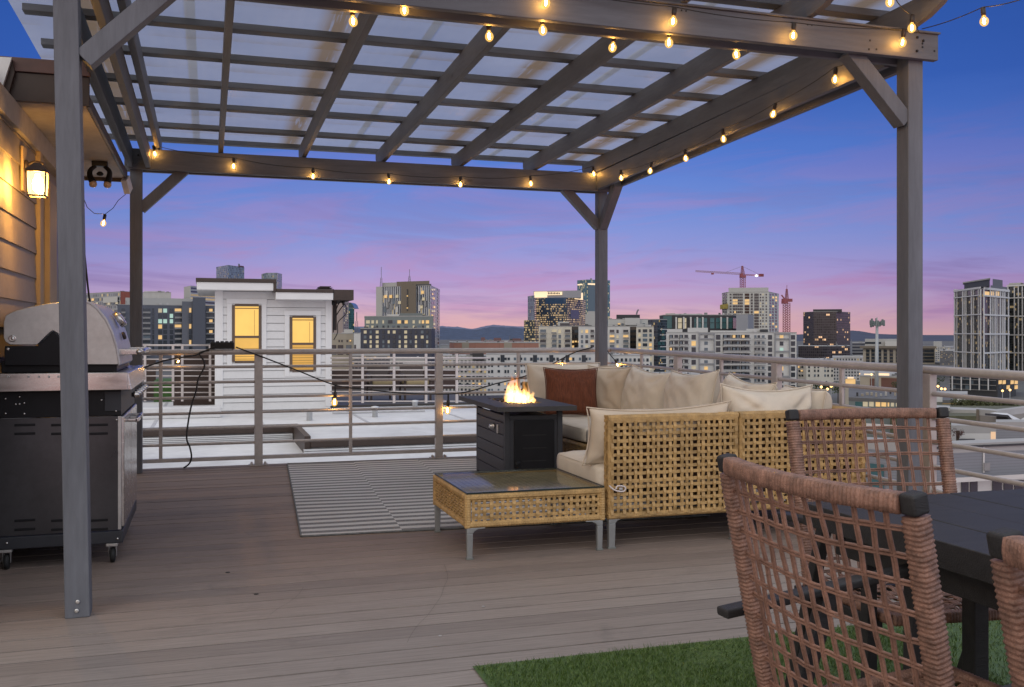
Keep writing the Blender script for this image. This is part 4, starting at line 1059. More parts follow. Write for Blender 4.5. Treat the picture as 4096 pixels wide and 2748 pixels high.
# white strap clip joining the two near pieces
q = pY(2470, 1955, 4.935)
cl_ = thing('strap_clip', 'white plastic strap clip fixed to the near wicker sofa corner', 'clip', q)
clipm = mat('white_clip', (.62, .56, .55), .4)
m = MB(); m.tube(curve([(q.x-.05, q.y+.0, q.z+.02), (q.x-.03, q.y-.006, q.z-.0), (q.x+.0, q.y-.01, q.z-.012), (q.x+.035, q.y-.008, q.z-.014), (q.x+.045, q.y-.008, q.z+.004), (q.x+.03, q.y-.008, q.z+.014), (q.x-.005, q.y-.01, q.z+.016), (q.x-.014, q.y-.01, q.z+.0)], 4), .0045, 6); m.build('loop', clipm, cl_, smooth=True)
m = MB(); m.box((q.x+.016, q.y-.008, q.z+.0), (.022, .01, .014)); m.build('buckle', steel2, cl_, bevel=.002)

# ------------------------------------------------------------------ fire table
zt = .655
fa = at(1992.7, 1629, (zt-H)/ray(1992.7, 1629)[2]); fb = at(2318, 1625.6, (zt-H)/ray(2318, 1625.6)[2])
fdx = Vector((.60, -.03, 0)).normalized(); fdy = Vector((.035, 1, 0)).normalized()
wT = (fb-fa).length; lT = 1.36
f0 = Vector((fa.x, fa.y, 0))
ft = thing('fire_table', 'black metal fire pit table with slatted sides burning on the rug', 'fire table', f0+fdx*wT/2+fdy*lT/2)
def fp(a, b_, z): p = f0+fdx*a+fdy*b_; return Vector((p.x, p.y, z))
def fbox(mb, a0, a1, b0, b1, z0, z1):
    mb.add([fp(a0, b0, z0), fp(a1, b0, z0), fp(a1, b1, z0), fp(a0, b1, z0), fp(a0, b0, z1), fp(a1, b0, z1), fp(a1, b1, z1), fp(a0, b1, z1)], ((0, 3, 2, 1), (4, 5, 6, 7), (0, 1, 5, 4), (1, 2, 6, 5), (2, 3, 7, 6), (3, 0, 4, 7)))
ha0, ha1, hb0, hb1 = wT*.27, wT*.73, lT*.26, lT*.74
m = MB(); th_ = .036
for (a0, a1, b0, b1) in ((0, wT, 0, hb0), (0, wT, hb1, lT), (0, ha0, hb0, hb1), (ha1, wT, hb0, hb1)): fbox(m, a0, a1, b0, b1, zt-th_, zt)
tt = m.build('table_top', mat('grey_tabletop', (.060, .058, .058), .6, 0, spec=.25, var=.15, bump=.04, bscale=300), ft)
m = MB(); fbox(m, ha0-.004, ha1+.004, hb0-.004, hb1+.004, zt-.05, zt-.034); 
tr_ = m.build('burner_tray', blackm, ft)
m = MB(); rr = random.Random(5)
for i in range(320):
    p = fp(rr.uniform(ha0+.01, ha1-.01), rr.uniform(hb0+.01, hb1-.01), zt-.03+rr.uniform(0, .022)); s = rr.uniform(.008, .016)
    R = Matrix.Rotation(rr.uniform(0, 6), 3, 'X') @ Matrix.Rotation(rr.uniform(0, 6), 3, 'Z')
    m.box(p, (s, s*.8, s*1.2), R)
m.build('fire_glass', mat('amber_fire_glass', (.05, .035, .02), .08, spec=.9), ft)
bi = .075; ba0, ba1, bb0, bb1 = bi+.01, wT-bi+.005, .13, lT-.30
bz = zt-th_-.012
m = MB(); fbox(m, ba0+.012, ba1-.012, bb0+.012, bb1-.012, .02, bz-.055); m.build('body', charm, ft)
m = MB()
for (a, b_) in ((ba0, bb0), (ba1-.04, bb0), (ba0, bb1-.04), (ba1-.04, bb1-.04)): fbox(m, a, a+.04, b_, b_+.04, .012, bz+.012)
fbox(m, ba0+.04, ba1-.04, bb0+.002, bb0+.03, .012, .05); fbox(m, ba0+.04, ba1-.04, bb0+.006, bb0+.03, bz-.06, bz-.028); fbox(m, ba0+.002, ba0+.03, bb0+.04, bb1-.04, bz-.075, bz-.028)
m.build('frame', charm, ft, bevel=.003)
# left side slats
m = MB(); nz_ = 5; z_ = .05; hz_ = (bz-.085-.05)/nz_
for k in range(nz_): fbox(m, ba0+.0, ba0+.012, bb0+.043, bb1-.043, z_+k*hz_+.003, z_+(k+1)*hz_-.003)
m.build('side_slats', charm, ft, bevel=.003)
m = MB(); fbox(m, ba0+.075, ba1-.065, bb0-.0, bb0+.011, .055, bz-.066); dr_ = m.build('door', blackm, ft, bevel=.003)
m = MB()
for k in range(4): fbox(m, ba0+.14, ba1-.13, bb0-.002, bb0-.0004, .13+k*.098, .136+k*.098)
m.build('door_groove', rubber, dr_)
q = fp(ba0+.10, bb0-.004, .21); MB().lathe(q, [(.024, .004), (.024, -.006), (.016, -.010)], 16, 'y').build('door_latch', blackm, dr_, smooth=True)
q = fp(ba0-.004, bb0+.33, bz-.135); MB().lathe(q, [(.026, .004), (.026, -.004), (.018, -.008), (.018, -.03), (.012, -.034)], 16, 'x').build('control_knob', steel, ft, smooth=True)
q = fp(ba0-.004, bb0+.20, bz-.145); m = MB(); m.box(q, (.012, .022, .07)); m.build('igniter', steel2, ft, bevel=.003)
# flames: tongues with a hot core inside a glowing volume
def tongue(par, a, b_, w_, h, seed, bend=.3):
    rr = random.Random(seed); base = fp(a, b_, zt-.018)
    def ringset(k, hh):
        rings = []; n = 12; mm = 14
        for j in range(mm+1):
            t = j/mm; r = w_*k*(.75+.55*t-1.9*t*t+.62*t**3 if t < .999 else .0)
            r = max(.0012, w_*k*(1-t)**.75*(.72+1.3*t*(1-t)*1.6))
            off = Vector((noise.noise(Vector((t*3.2, seed, 1)))*bend*w_*1.5*t*2, noise.noise(Vector((t*3, seed, 9)))*bend*w_*t*2, 0))
            rings.append([(base+off+Vector((math.cos(2*PI*i/n)*r*(1+.35*noise.noise(Vector((i*.9, t*5, seed)))), math.sin(2*PI*i/n)*r*(1+.35*noise.noise(Vector((i*.7, t*5, seed+3)))), hh*t))) for i in range(n)])
        vs = [v for R in rings for v in R]; fs = []
        for j in range(mm):
            for i in range(n): fs.append((j*n+i, j*n+(i+1) % n, (j+1)*n+(i+1) % n, (j+1)*n+i))
        fs.append(tuple(range(n-1, -1, -1))); fs.append(tuple(mm*n+i for i in range(n)))
        return vs, fs
    vs, fs = ringset(1., h); o = MB().add(vs, fs).build('flame', flamem, par, smooth=True)
    o.data.transform(Matrix.Translation(-(base-WL[par.name]))); o.location = base-WL[par.name]
    vs, fs = ringset(.36, h*.46); MB().add(vs, fs).build('flame_core', flamecore, par, smooth=True)
for (a, b_, w_, h, sd) in ((.28, .55, .050, .21, 3), (.25, .62, .042, .16, 8), (.33, .52, .050, .12, 5), (.38, .60, .048, .15, 12), (.42, .53, .036, .11, 15), (.30, .72, .045, .24, 19), (.36, .70, .04, .14, 23), (.31, .60, .022, .27, 31), (.35, .66, .018, .22, 37), (.40, .56, .020, .19, 41), (.27, .68, .018, .20, 43), (.33, .64, .016, .30, 51), (.37, .58, .014, .25, 57)):
    tongue(ft, a*wT/.62, b_*lT/1.36, w_, h, sd)

# ------------------------------------------------------------------ dining table and chairs
DX, DY1, DY0 = 1.515, 2.225, -.15
dtb = thing('dining_table', 'black stained wooden dining table at the lower right', 'dining table', (2.3, 1.1, 0))
m = MB()
nb = 6
for i in range(nb): m.bb((DX+i*.16+.0008, DY0, .69), (DX+(i+1)*.16-.0008, DY1, .75+.0006*(i % 2)))
m.build('table_top', blackw, dtb, bevel=.003)
m = MB(); m.bb((DX+.06, DY1-.09, .62), (DX+.9, DY1-.06, .688)); m.bb((DX+.06, DY0+.1, .62), (DX+.09, DY1-.1, .688)); m.build('apron', blackw, dtb, bevel=.003)
for (x, y) in ((DX+.45, DY1-.13), (DX+.45, DY0+.2), (DX+.88, DY1-.13)):
    m = MB(); m.bb((x-.024, y-.024, 0), (x+.024, y+.024, .69)); m.build('leg', blackw, dtb, bevel=.004)

def wrapped(mb, pts, r, pitch=.0085, seed=0, sq=.6, amp=.13):
    r *= .74
    pts = [Vector(p) for p in pts]
    # resample to 4 samples per wrap
    L = [0.]
    for a, b_ in zip(pts, pts[1:]): L.append(L[-1]+(b_-a).length)
    n = max(8, int(L[-1]/pitch*4)); out = []
    j = 0
    for i in range(n+1):
        s = L[-1]*i/n
        while j < len(L)-2 and L[j+1] < s: j += 1
        t = (s-L[j])/max(1e-9, L[j+1]-L[j]); out.append(pts[j].lerp(pts[j+1], t))
    rr = random.Random(seed); ph = [rr.uniform(-.5, .5) for _ in range(n//4+3)]
    mb.tube(out, r, 12, sq=sq, rf=lambda i, t: r*(1+amp*(abs(math.sin(PI*(i/4.0)+.4))-.5)*1.2+.05*ph[i//4]))
def strap(mb, pts, wdir, w_, th_):
    """flat strap of two strands along pts; wdir gives the width direction"""
    pts = [Vector(p) for p in pts]
    for s in (-1, 1):
        V = []
        for i, p in enumerate(pts):
            d = (pts[min(i+1, len(pts)-1)]-pts[max(i-1, 0)]).normalized()
            wd = (Vector(wdir)-d*Vector(wdir).dot(d)).normalized(); nn = d.cross(wd)
            c = p+wd*s*w_*.26
            V += [c-wd*w_*.24, c-wd*w_*.10+nn*th_, c+wd*w_*.10+nn*th_, c+wd*w_*.24, c+wd*w_*.10-nn*th_, c-wd*w_*.10-nn*th_]
        fs = []
        for i in range(len(pts)-1):
            for k in range(6): fs.append((i*6+k, i*6+(k+1) % 6, (i+1)*6+(k+1) % 6, (i+1)*6+k))
        fs.append((5, 4, 3, 2, 1, 0)); n = (len(pts)-1)*6; fs.append(tuple(n+k for k in range(6)))
        mb.add(V, fs)
def make_chair():
    """origin on the floor under the seat centre, facing +x"""
    t = thing('dining_chair', '', 'chair', (0, 0, 0), 'woven rattan chairs round the black dining table')
    HW = .250; zt_, zs2 = .935, .40
    def bk(s, y):          # point on the back surface: s 0 seat .. 1 top, y lateral
        x = -.215-.105*s-.045*(1-(y/HW)**2)*(.35+.65*s)
        return Vector((x, y*(1+.035*s), zs2+(zt_-zs2)*s))
    fr_ = MB()
    for s in (-1, 1):
        pts = [bk(-.10+i*.105, s*HW) for i in range(11)]; m = MB(); wrapped(m, pts, .0235, seed=s+3); m.build('back_post', rattan, t, smooth=True)
        p = bk(1.0, s*HW); m = MB(); d = (bk(1, s*HW)-bk(.9, s*HW)).normalized()
        m.bar(p-d*.024, p+d*.012, .034, .034, (0, 1, 0)); m.build('corner_cap', blackw, t, bevel=.006)
    pts = [bk(.985, y) for y in [-HW+.019+i*(2*HW-.038)/14 for i in range(15)]]; m = MB(); wrapped(m, pts, .0235, seed=9); m.build('top_rail', rattan, t, smooth=True)
    m = MB(); nv, nh = 13, 11; rj = random.Random(6)
    for i in range(nv):
        y = -HW+.042+i*(2*HW-.084)/(nv-1)+rj.uniform(-.0045, .0045); sk_ = rj.uniform(-.008, .008)
        pts = []
        for k in range(nh*2+1):
            s = .0+(.965)*k/(nh*2); p = bk(s, y+sk_*(s-.5)+.002*math.sin(s*9+i)); 
            p.x += .0007*(1 if ((k//2+i) % 2) else -1); pts.append(p)
        strap(m, pts, (0, 1, 0), .0122, .0028)
    for k in range(nh):
        s = .045+k*.935/nh+rj.uniform(-.007, .007); pts = []; sk_ = rj.uniform(-.010, .010); ph_ = rj.uniform(0, 6)
        for i in range(nv*2+1):
            y = -HW+.012+i*(2*HW-.024)/(nv*2); p = bk(s+sk_*(y/HW)+.003*math.sin(i*.35+ph_), y)
            p.x -= .0012*(1 if ((i//2+k) % 2) else -1); pts.append(p)
        strap(m, pts, (0, 0, 1), .0115, .0028)
    m.build('woven_back', rattan2, t, smooth=False)
    # seat: wrapped front and side bars, open weave
    m = MB()
    sf, sb = .27, -.20; sz = .425
    wrapped(m, [(sf, -.26+i*.052, sz-.006) for i in range(11)], .020, seed=21)
    for s in (-1, 1): wrapped(m, [(sb+i*(sf-sb)/8, s*.262, sz-.018+.012*i/8) for i in range(9)], .018, seed=31+s)
    m.build('seat_frame', rattan, t, smooth=True)
    m = MB()
    for i in range(13):
        y = -.235+i*.47/12; strap(m, [(sb+(sf-sb)*k/20, y, sz-.014*math.sin(PI*k/20)+.0035*(1 if (k//2+i) % 2 else -1)) for k in range(21)], (0, 1, 0), .0165, .003)
    for j in range(12):
        x = sb+.03+j*(sf-sb-.06)/11; strap(m, [(x, -.245+.49*k/22, sz-.014*math.sin(PI*(x-sb)/(sf-sb))-.0035*(1 if (k//2+j) % 2 else -1)) for k in range(23)], (1, 0, 0), .0165, .003)
    m.build('woven_seat', rattan2, t)
    for s in (-1, 1):
        y = s*.302
        m = MB(); m.bar((-.305, y, .602), (.285, y, .655), .042, .020); m.build('arm', blackw, t, bevel=.005)
        m = MB(); m.bar((.225, y, .648), (.205, y-s*.012, 0), .036, .03, (0, 1, 0)); m.build('front_leg', blackw, t, bevel=.004)
        m = MB(); m.bar((-.02, y*.99, .628), (-.275, y-s*.012, 0), .040, .03, (0, 1, 0)); m.build('rear_leg', blackw, t, bevel=.004)
        m = MB(); m.bar((-.25, y-s*.03, .365), (.22, y-s*.03, .395), .026, .034); m.build('side_rail', blackw, t, bevel=.003)
    m = MB(); m.bar((-.22, -.27, .36), (-.22, .27, .36), .03, .036); m.build('cross_rail', blackw, t, bevel=.003)
    return t
ch = make_chair()
ch.location = (1.375, 1.555, 0); ch.rotation_euler.z = 0.07
ch['label'] = 'nearest large woven rattan chair seen from behind at the left end of the table'
c2 = copy_tree(ch); c2.scale = (1, 1.07, 1); c2.location = (2.09, 2.43, 0); c2.rotation_euler.z = -PI/2-.12
c2['label'] = 'woven rattan chair at the far side of the table in front of the grey post'
c3 = copy_tree(ch); c3.location = (1.30, .735, 0); c3.rotation_euler.z = .0
c3['label'] = 'woven rattan chair cut off by the lower right picture corner'
# ------------------------------------------------------------------ city
GZ = -15.
gm_ = mat('city_ground', (.085, .085, .088), .9, var=.35, scale=.02, patch=.5, pcol=(.05, .07, .04), pscale=.03)
m = MB(); m.add([(-9000, 11, GZ), (9000, 11, GZ), (9000, 14000, GZ), (-9000, 14000, GZ)], ((0, 1, 2, 3),)); struct(m.build('city_ground', gm_))
# hills
def hill(name, prof, t, mt, thick):
    vs = []; fs = []
    n = len(prof)
    for u, v in prof: vs.append(at(u, v, t))
    for u, v in prof:
        p = at(u, v, t*.9); p.z = max(GZ, H+(p.z-H)*.35); vs.append(p)
    for u, v in prof:
        p = at(u, v, t*.72); vs.append((p.x, p.y, GZ-1))
    for k in range(2):
        for i in range(n-1): fs.append((k*n+i, k*n+i+1, (k+1)*n+i+1, (k+1)*n+i))
    m = MB(); m.add(vs, fs); o = m.build(name, mt, smooth=True, recalc=False); return struct(o)
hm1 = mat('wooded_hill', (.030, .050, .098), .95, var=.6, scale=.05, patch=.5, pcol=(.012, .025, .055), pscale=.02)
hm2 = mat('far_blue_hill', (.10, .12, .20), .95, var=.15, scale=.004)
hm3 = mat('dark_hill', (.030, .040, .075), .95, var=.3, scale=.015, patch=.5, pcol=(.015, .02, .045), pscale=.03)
def dens(pts, k, amp, sd):
    out = []; rr = random.Random(sd)
    for (a, b_), (c, d) in zip(pts, pts[1:]):
        for i in range(k): t = i/k; out.append((a+(c-a)*t, b_+(d-b_)*t+amp*noise.noise(Vector(((a+(c-a)*t)*.05, sd, 0)))+amp*.5*noise.noise(Vector(((a+(c-a)*t)*.21, sd, 4)))))
    out.append(pts[-1]); return out
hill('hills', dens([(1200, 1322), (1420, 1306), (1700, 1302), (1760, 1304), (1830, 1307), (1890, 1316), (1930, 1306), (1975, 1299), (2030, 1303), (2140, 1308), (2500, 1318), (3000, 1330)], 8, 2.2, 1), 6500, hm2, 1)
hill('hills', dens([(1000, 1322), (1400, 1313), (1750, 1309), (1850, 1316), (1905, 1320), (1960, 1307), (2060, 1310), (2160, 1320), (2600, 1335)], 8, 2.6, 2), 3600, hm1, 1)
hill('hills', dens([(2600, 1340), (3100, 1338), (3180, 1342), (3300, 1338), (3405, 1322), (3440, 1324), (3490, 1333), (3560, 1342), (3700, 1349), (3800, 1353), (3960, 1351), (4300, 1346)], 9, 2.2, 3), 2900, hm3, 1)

ROOF = mat('pale_flat_roof', (.30, .30, .30), .85, var=.2, scale=.2)
ROOFD = mat('dark_flat_roof', (.10, .10, .105), .85, var=.25, scale=.2)
unit = {}
def unit_mesh(nm, mt):
    if nm not in unit:
        me = bpy.data.meshes.new(nm); bm = bmesh.new(); bmesh.ops.create_cube(bm, size=1); bm.to_mesh(me); bm.free(); me.materials.append(mt); unit[nm] = me
    return unit[nm]
wd = mat('window_glass_dark', (.028, .035, .045), .12, var=.5, scale=.15, spec=.6)
wb = mat('window_glass_blue', (.10, .13, .16), .12, var=.4, scale=.15)
wt = mat('window_glass_teal', (.05, .12, .13), .12, .2, var=.5, scale=.12)
wl = emis('window_lit_warm', (1, .62, .24), .70, False, var=.9, scale=.25)
wl2 = emis('window_lit_pale', (1, .84, .56), .40, False, var=.9, scale=.25)
wl3 = emis('window_lit_cool', (.62, .92, .80), .6, False, var=.5, scale=.12)
balc = mat('balcony_rail', (.20, .20, .205), .6, var=.25, scale=.5)
slab_l = mat('pale_slab_edge', (.50, .50, .49), .7, var=.1)
STY = {'d': wd, 'b': wb, 't': wt, 'w': wl, 'p': wl2, 'c': wl3, 'B': balc, 'S': slab_l}
ALLB = []
class Bld:
    def __init__(s, name, label, cat, pts, vt, wm, depth=20., zb=GZ, roof=None, tref=0, group=None, seg_mats=None):
        """pts: (u, depth) of the visible ground-plan corners, left to right; vt: pixel row of the roof at corner tref"""
        P = [at(u, Y0, t) for u, t in pts]; s.P = [Vector((p.x, p.y)) for p in P]
        s.ztop = H-(vt-Y0)*pts[tref][1]/F; s.zb = zb
        s.root = thing(name, label, cat, (s.P[0].x, s.P[0].y, zb), group)
        Q = s.P+[p+p.normalized()*depth for p in reversed(s.P)]
        n = len(Q); me = bpy.data.meshes.new('wall'); vs = []; fs = []; uvs = []
        b = WL[s.root.name]
        acc = 0
        for i in range(n):
            p, q = Q[i], Q[(i+1) % n]; L = (q-p).length; k = len(vs)
            vs += [(p.x-b.x, p.y-b.y, zb-b.z), (q.x-b.x, q.y-b.y, zb-b.z), (q.x-b.x, q.y-b.y, s.ztop-b.z), (p.x-b.x, p.y-b.y, s.ztop-b.z)]
            fs.append((k, k+1, k+2, k+3)); uvs += [(acc, zb-b.z), (acc+L, zb-b.z), (acc+L, s.ztop-b.z), (acc, s.ztop-b.z)]; acc += L
        me.from_pydata(vs, [], fs); uvl = me.uv_layers.new(name='UVMap')
        for i, uv in enumerate(uvs): uvl.data[i].uv = uv
        bm = bmesh.new(); bm.from_mesh(me); bmesh.ops.remove_doubles(bm, verts=bm.verts, dist=.01); bmesh.ops.recalc_face_normals(bm, faces=bm.faces); bm.to_mesh(me); bm.free()
        me.materials.append(wm); o = bpy.data.objects.new('wall', me); col.objects.link(o); o.parent = s.root
        m = MB(); zr_ = s.ztop
        m.add([(q.x, q.y, zr_-.25) for q in Q]+[(q.x, q.y, zr_+.02) for q in Q], [tuple(range(n)), tuple(range(2*n-1, n-1, -1))]+[(i, (i+1) % n, (i+1) % n+n, i+n) for i in range(n)])
        c = sum((q for q in Q), Vector((0, 0)))/n
        m.v = [(c.x+(x-c.x)*1.004, c.y+(y-c.y)*1.004, z) for x, y, z in m.v]
        m.build('roof', roof or ROOF, s.root)
        s.Q = Q; s.n = 0; ALLB.append((s, vt, pts, tref))
    def hit(s, seg, u, v):
        p, q = s.P[seg], s.P[seg+1]; d = ray(u, v); nx, ny = (q-p).y, -(q-p).x
        t = (p.x*nx+p.y*ny)/(d[0]*nx+d[1]*ny); return Vector((d[0]*t, d[1]*t, H+d[2]*t))
    def rect(s, seg, u0, u1, v0, v1, st, name='window', proud=None, th=None):
        a = s.hit(seg, u0, v1); b_ = s.hit(seg, u1, v1); zt_ = s.hit(seg, (u0+u1)/2, v0).z; zb_ = s.hit(seg, (u0+u1)/2, v1).z
        d = s.P[seg+1]-s.P[seg]; L = Vector((b_.x-a.x, b_.y-a.y)).length
        T = (a.y*FW[1]+a.x*FW[0]); th = th or T*.0006; pr = T*.00035 if proud is None else proud
        nrm = Vector((d.y, -d.x)).normalized()
        if nrm.dot(Vector((a.x, a.y))) > 0: nrm = -nrm
        c = (a+b_)/2; base = WL[s.root.name]
        mt = STY[st] if isinstance(st, str) else st
        o = bpy.data.objects.new(name, unit_mesh(name+mt.name, mt)); col.objects.link(o); o.parent = s.root
        o.location = (c.x+nrm.x*(pr-th/2)-base.x, c.y+nrm.y*(pr-th/2)-base.y, (zt_+zb_)/2-base.z)
        o.rotation_euler = (0, 0, math.atan2(d.y, d.x)); o.scale = (L, th, abs(zt_-zb_)); s.n += 1
        return o
    def grid(s, seg, us, vs, w_, h, styles, seed=0, name='window', proud=None, hv=None):
        """windows centred on every (u, v); styles: string drawn from at random"""
        r = random.Random(seed)
        for j, v in enumerate(vs):
            for i, u in enumerate(us):
                st = r.choice(styles)
                if st == '.': continue
                if st in 'wpc' and h > 6:      # blinds part way down, curtains part way across
                    s.rect(seg, u-w_/2, u+w_/2, v-h/2, v+h/2, 'd', name, proud)
                    k = r.uniform(.45, 1.); kx = r.choice((1., 1., .6)); q = r.choice((0, 1))
                    s.rect(seg, u-w_/2+(1-kx)*w_*q, u+w_/2-(1-kx)*w_*(1-q), v-h/2, v-h/2+h*k, st, 'lit_room', (F*0+.3))
                else: s.rect(seg, u-w_/2, u+w_/2, v-h/2, v+h/2, st, name, proud)
    def block(s, seg, u0, u1, v0, v1, mt, name, back=4., proud=-1.):
        """a box on the roof or a projecting bay"""
        a = s.hit(seg, u0, v1); b_ = s.hit(seg, u1, v1); zt_ = s.hit(seg, u0, v0).z
        d = Vector(((a.x+b_.x)/2, (a.y+b_.y)/2)).normalized(); m = MB(); fr0 = Vector((a.x, a.y))+d*(-proud); fr1 = Vector((b_.x, b_.y))+d*(-proud)
        m.add([(*fr0, a.z), (*fr1, a.z), (*(fr1+d*back), a.z), (*(fr0+d*back), a.z), (*fr0, zt_), (*fr1, zt_), (*(fr1+d*back), zt_), (*(fr0+d*back), zt_)], ((0, 3, 2, 1), (4, 5, 6, 7), (0, 1, 5, 4), (1, 2, 6, 5), (2, 3, 7, 6), (3, 0, 4, 7)))
        return m.build(name, mt, s.root)
CLUT = []
def lsp(a, b_, n): return [a+(b_-a)*i/(n-1) for i in range(n)]
f_slate = facade('slate_grey_render', (.085, .095, .125), line=9, dark=.9)
f_slate2 = facade('light_slate_render', (.125, .135, .165), line=9, dark=.9)
f_light = facade('pale_grey_render', (.42, .425, .42), line=9)
f_white = facade('white_render', (.50, .505, .50), line=10, dark=.9)
f_cream = facade('cream_render', (.50, .48, .42), line=12, dark=.92)
f_navy = facade('navy_brick', (.045, .05, .075), line=6, dark=.85)
f_teal = facade('grey_green_cladding', (.15, .175, .18), line=8, dark=.9)
f_terra = facade('terracotta_cladding', (.30, .15, .115), line=40, vline=9, dark=.85)
f_brown = facade('brown_concrete', (.17, .145, .115), line=7, dark=.85)
f_beige = facade('beige_stone', (.33, .30, .25), line=7, dark=.85)
f_dark = facade('charcoal_cladding', (.035, .036, .042), line=8)
f_conc = facade('concrete', (.44, .45, .44), line=10, dark=.85)
f_pink = facade('pinkish_tower_cladding', (.45, .38, .37), line=200, vline=5.5, lw=.25, dark=.72)
f_brick = facade('red_brick', (.15, .07, .055), line=4, dark=.8)
c_blue = curtain('blue_glass_wall', (.07, .11, .15), (.10, .14, .18), 1.4, 1.9, .1, .12, lit=.05, lits=.7, litc=(1, .85, .55), tone=.6)
c_blue2 = curtain('teal_glass_wall', (.05, .12, .16), (.09, .16, .2), 1.5, 1.9, .1, .12, lit=.12, lits=.8, litc=(1, .8, .42), tone=.6)
c_gold = curtain('navy_glass_with_lit_floors', (.035, .055, .095), (.03, .035, .05), .85, 1.8, .2, .40, lit=.26, lits=.9, litc=(1, .68, .34), tone=.6, run=1)
c_pale = curtain('pale_blue_glass_wall', (.14, .18, .23), (.18, .22, .27), 2.2, 3.0, .1, .15, lit=.03, lits=.6, tone=.5)
c_black = curtain('brown_black_glass_wall', (.035, .03, .038), (.05, .042, .048), 1.3, 1.8, .18, .30, lit=.05, lits=.8, litc=(1, .60, .32), tone=.5, run=2)
c_navy = curtain('dark_navy_glass_wall', (.03, .045, .06), (.05, .06, .075), .8, .95, .08, .2, lit=.04, lits=.9, tone=.7)
c_strip = curtain('striped_tower_cladding', (.045, .055, .085), (.40, .42, .45), 1.5, 4.6, .46, .0, lit=.03, lits=.9, litc=(1, .74, .36), tone=.8)
c_band = curtain('banded_office_wall', (.05, .06, .09), (.38, .38, .41), 60, 2.6, .0, .42, lit=.1, lits=.8, tone=.3)
c_tow = curtain('dark_tower_glass', (.022, .028, .034), (.05, .055, .06), .86, .96, .10, .14, lit=.05, lits=.6, litc=(1, .72, .36), tone=.9)
c_clut = curtain('small_windowed_wall', (.05, .055, .065), (.36, .36, .355), 1.0, 1.1, .45, .42, lit=.10, lits=.9, tone=.6)
c_clutd = curtain('dark_small_windowed_wall', (.04, .045, .055), (.13, .13, .14), .6, .7, .35, .40, lit=.09, lits=.8, tone=.6)

BG = 'city buildings beyond the rooftop'
# --- far left
b = Bld('apartment_building', 'glassy grey apartment block far left just above the grill lid', 'building', [(300, 640), (482, 600)], 1176, curtain('grey_panel_flats', (.12, .14, .17), (.28, .29, .31), 2.4, 2.6, .3, .35, lit=.10, lits=.8, tone=.9), 60)
b.grid(0, [357, 372, 389, 420, 436, 452, 468], [1199, 1215], 9, 11, 'pppbbw', 2); b.block(0, 412, 470, 1190, 1212, f_white, 'penthouse', 10, 2)
b = Bld('apartment_building', 'building with orange-red top storey behind the far left post', 'building', [(480, 620), (540, 640)], 1163, facade('orange_red_panel', (.36, .10, .06), line=300), 40)
b = Bld('apartment_building', 'pale flat rooftop storey behind the dark slate apartment block', 'building', [(560, 700), (684, 700)], 1169, f_light, 60); b.block(0, 575, 660, 1163, 1170, c_clut, 'rooftop_plant', 20, -8)
b = Bld('office_building', 'banded grey office block left of the white rooftop house', 'building', [(737, 760), (762, 740), (870, 780)], 1148, c_band, 60)
b.rect(0, 737, 762, 1147, 1400, f_conc, 'stair_core')
# dark slate apartments with stacked balconies
b = Bld('apartment_building', 'long dark slate apartment block with stacked balconies left of the white house', 'building', [(470, 520), (880, 545)], 1217, f_slate, 40)
b.block(0, 500, 771, 1189, 1217, f_light, 'penthouse', 20, -6)
b.block(0, 728, 771, 1206, 1420, f_slate2, 'bay', 3, 2.5); b.block(0, 771, 822, 1190, 1420, f_slate, 'stair_tower', 3, 4.)
rows = [1221+21.3*i for i in range(1, 10)]
for (u0, u1, st) in ((486, 500, 'dddw'), (568, 600, 'dddddb')):
    for j, v in enumerate(rows):
        b.rect(0, u0, u1, v-8, v+7, random.Random(j+u0).choice(st)); b.rect(0, u0-1, u1+1, v+4, v+11, 'B', 'balcony', 1.2)
b.grid(0, [613], rows, 7, 18, 'd', 1)
for j, v in enumerate(rows):
    r = random.Random(j*3+1); lit = {0: 'pc', 2: 'cc', 3: 'wd', 5: 'wd'}.get(j, 'dd')
    b.rect(0, 633, 648, v-8, v+8, lit[0]); b.rect(0, 653, 668, v-8, v+8, lit[1]); b.rect(0, 679, 692, v-8, v+8, 'c' if j in (1, 2) else 'd')
    b.rect(0, 699, 725, v-8, v+6, 'w' if j in (0, 3) else 'd'); b.rect(0, 698, 726, v+3, v+10, 'B', 'balcony', 1.2)
    b.rect(0, 753, 761, v-10, v+8, 'w' if j in (0, 3, 6) else 'd', proud=3.2)
    b.rect(0, 824, 856, v-9, v+6, 'd'); b.rect(0, 836, 849, v-7, v+5, 'w' if j in (0, 2, 4, 8) else 'd', proud=.8); b.rect(0, 823, 857, v+4, v+10, 'B', 'balcony', 1.2)
# towers peeping over the white house
b = Bld('glass_tower', 'blue glass tower rising over the left roof of the white house', 'tower', [(865, 1500), (912, 1455), (977, 1500)], 1060, c_pale, 60, tref=1); b.rect(1, 955, 974, 1063, 1068, mat('red_band', (.12, .05, .06), .5), 'top_band')
b = Bld('glass_tower', 'small round-cornered glass tower over the middle of the white house', 'tower', [(1046, 1400), (1066, 1370), (1108, 1370), (1128, 1400)], 1091, c_pale, 60, tref=1)
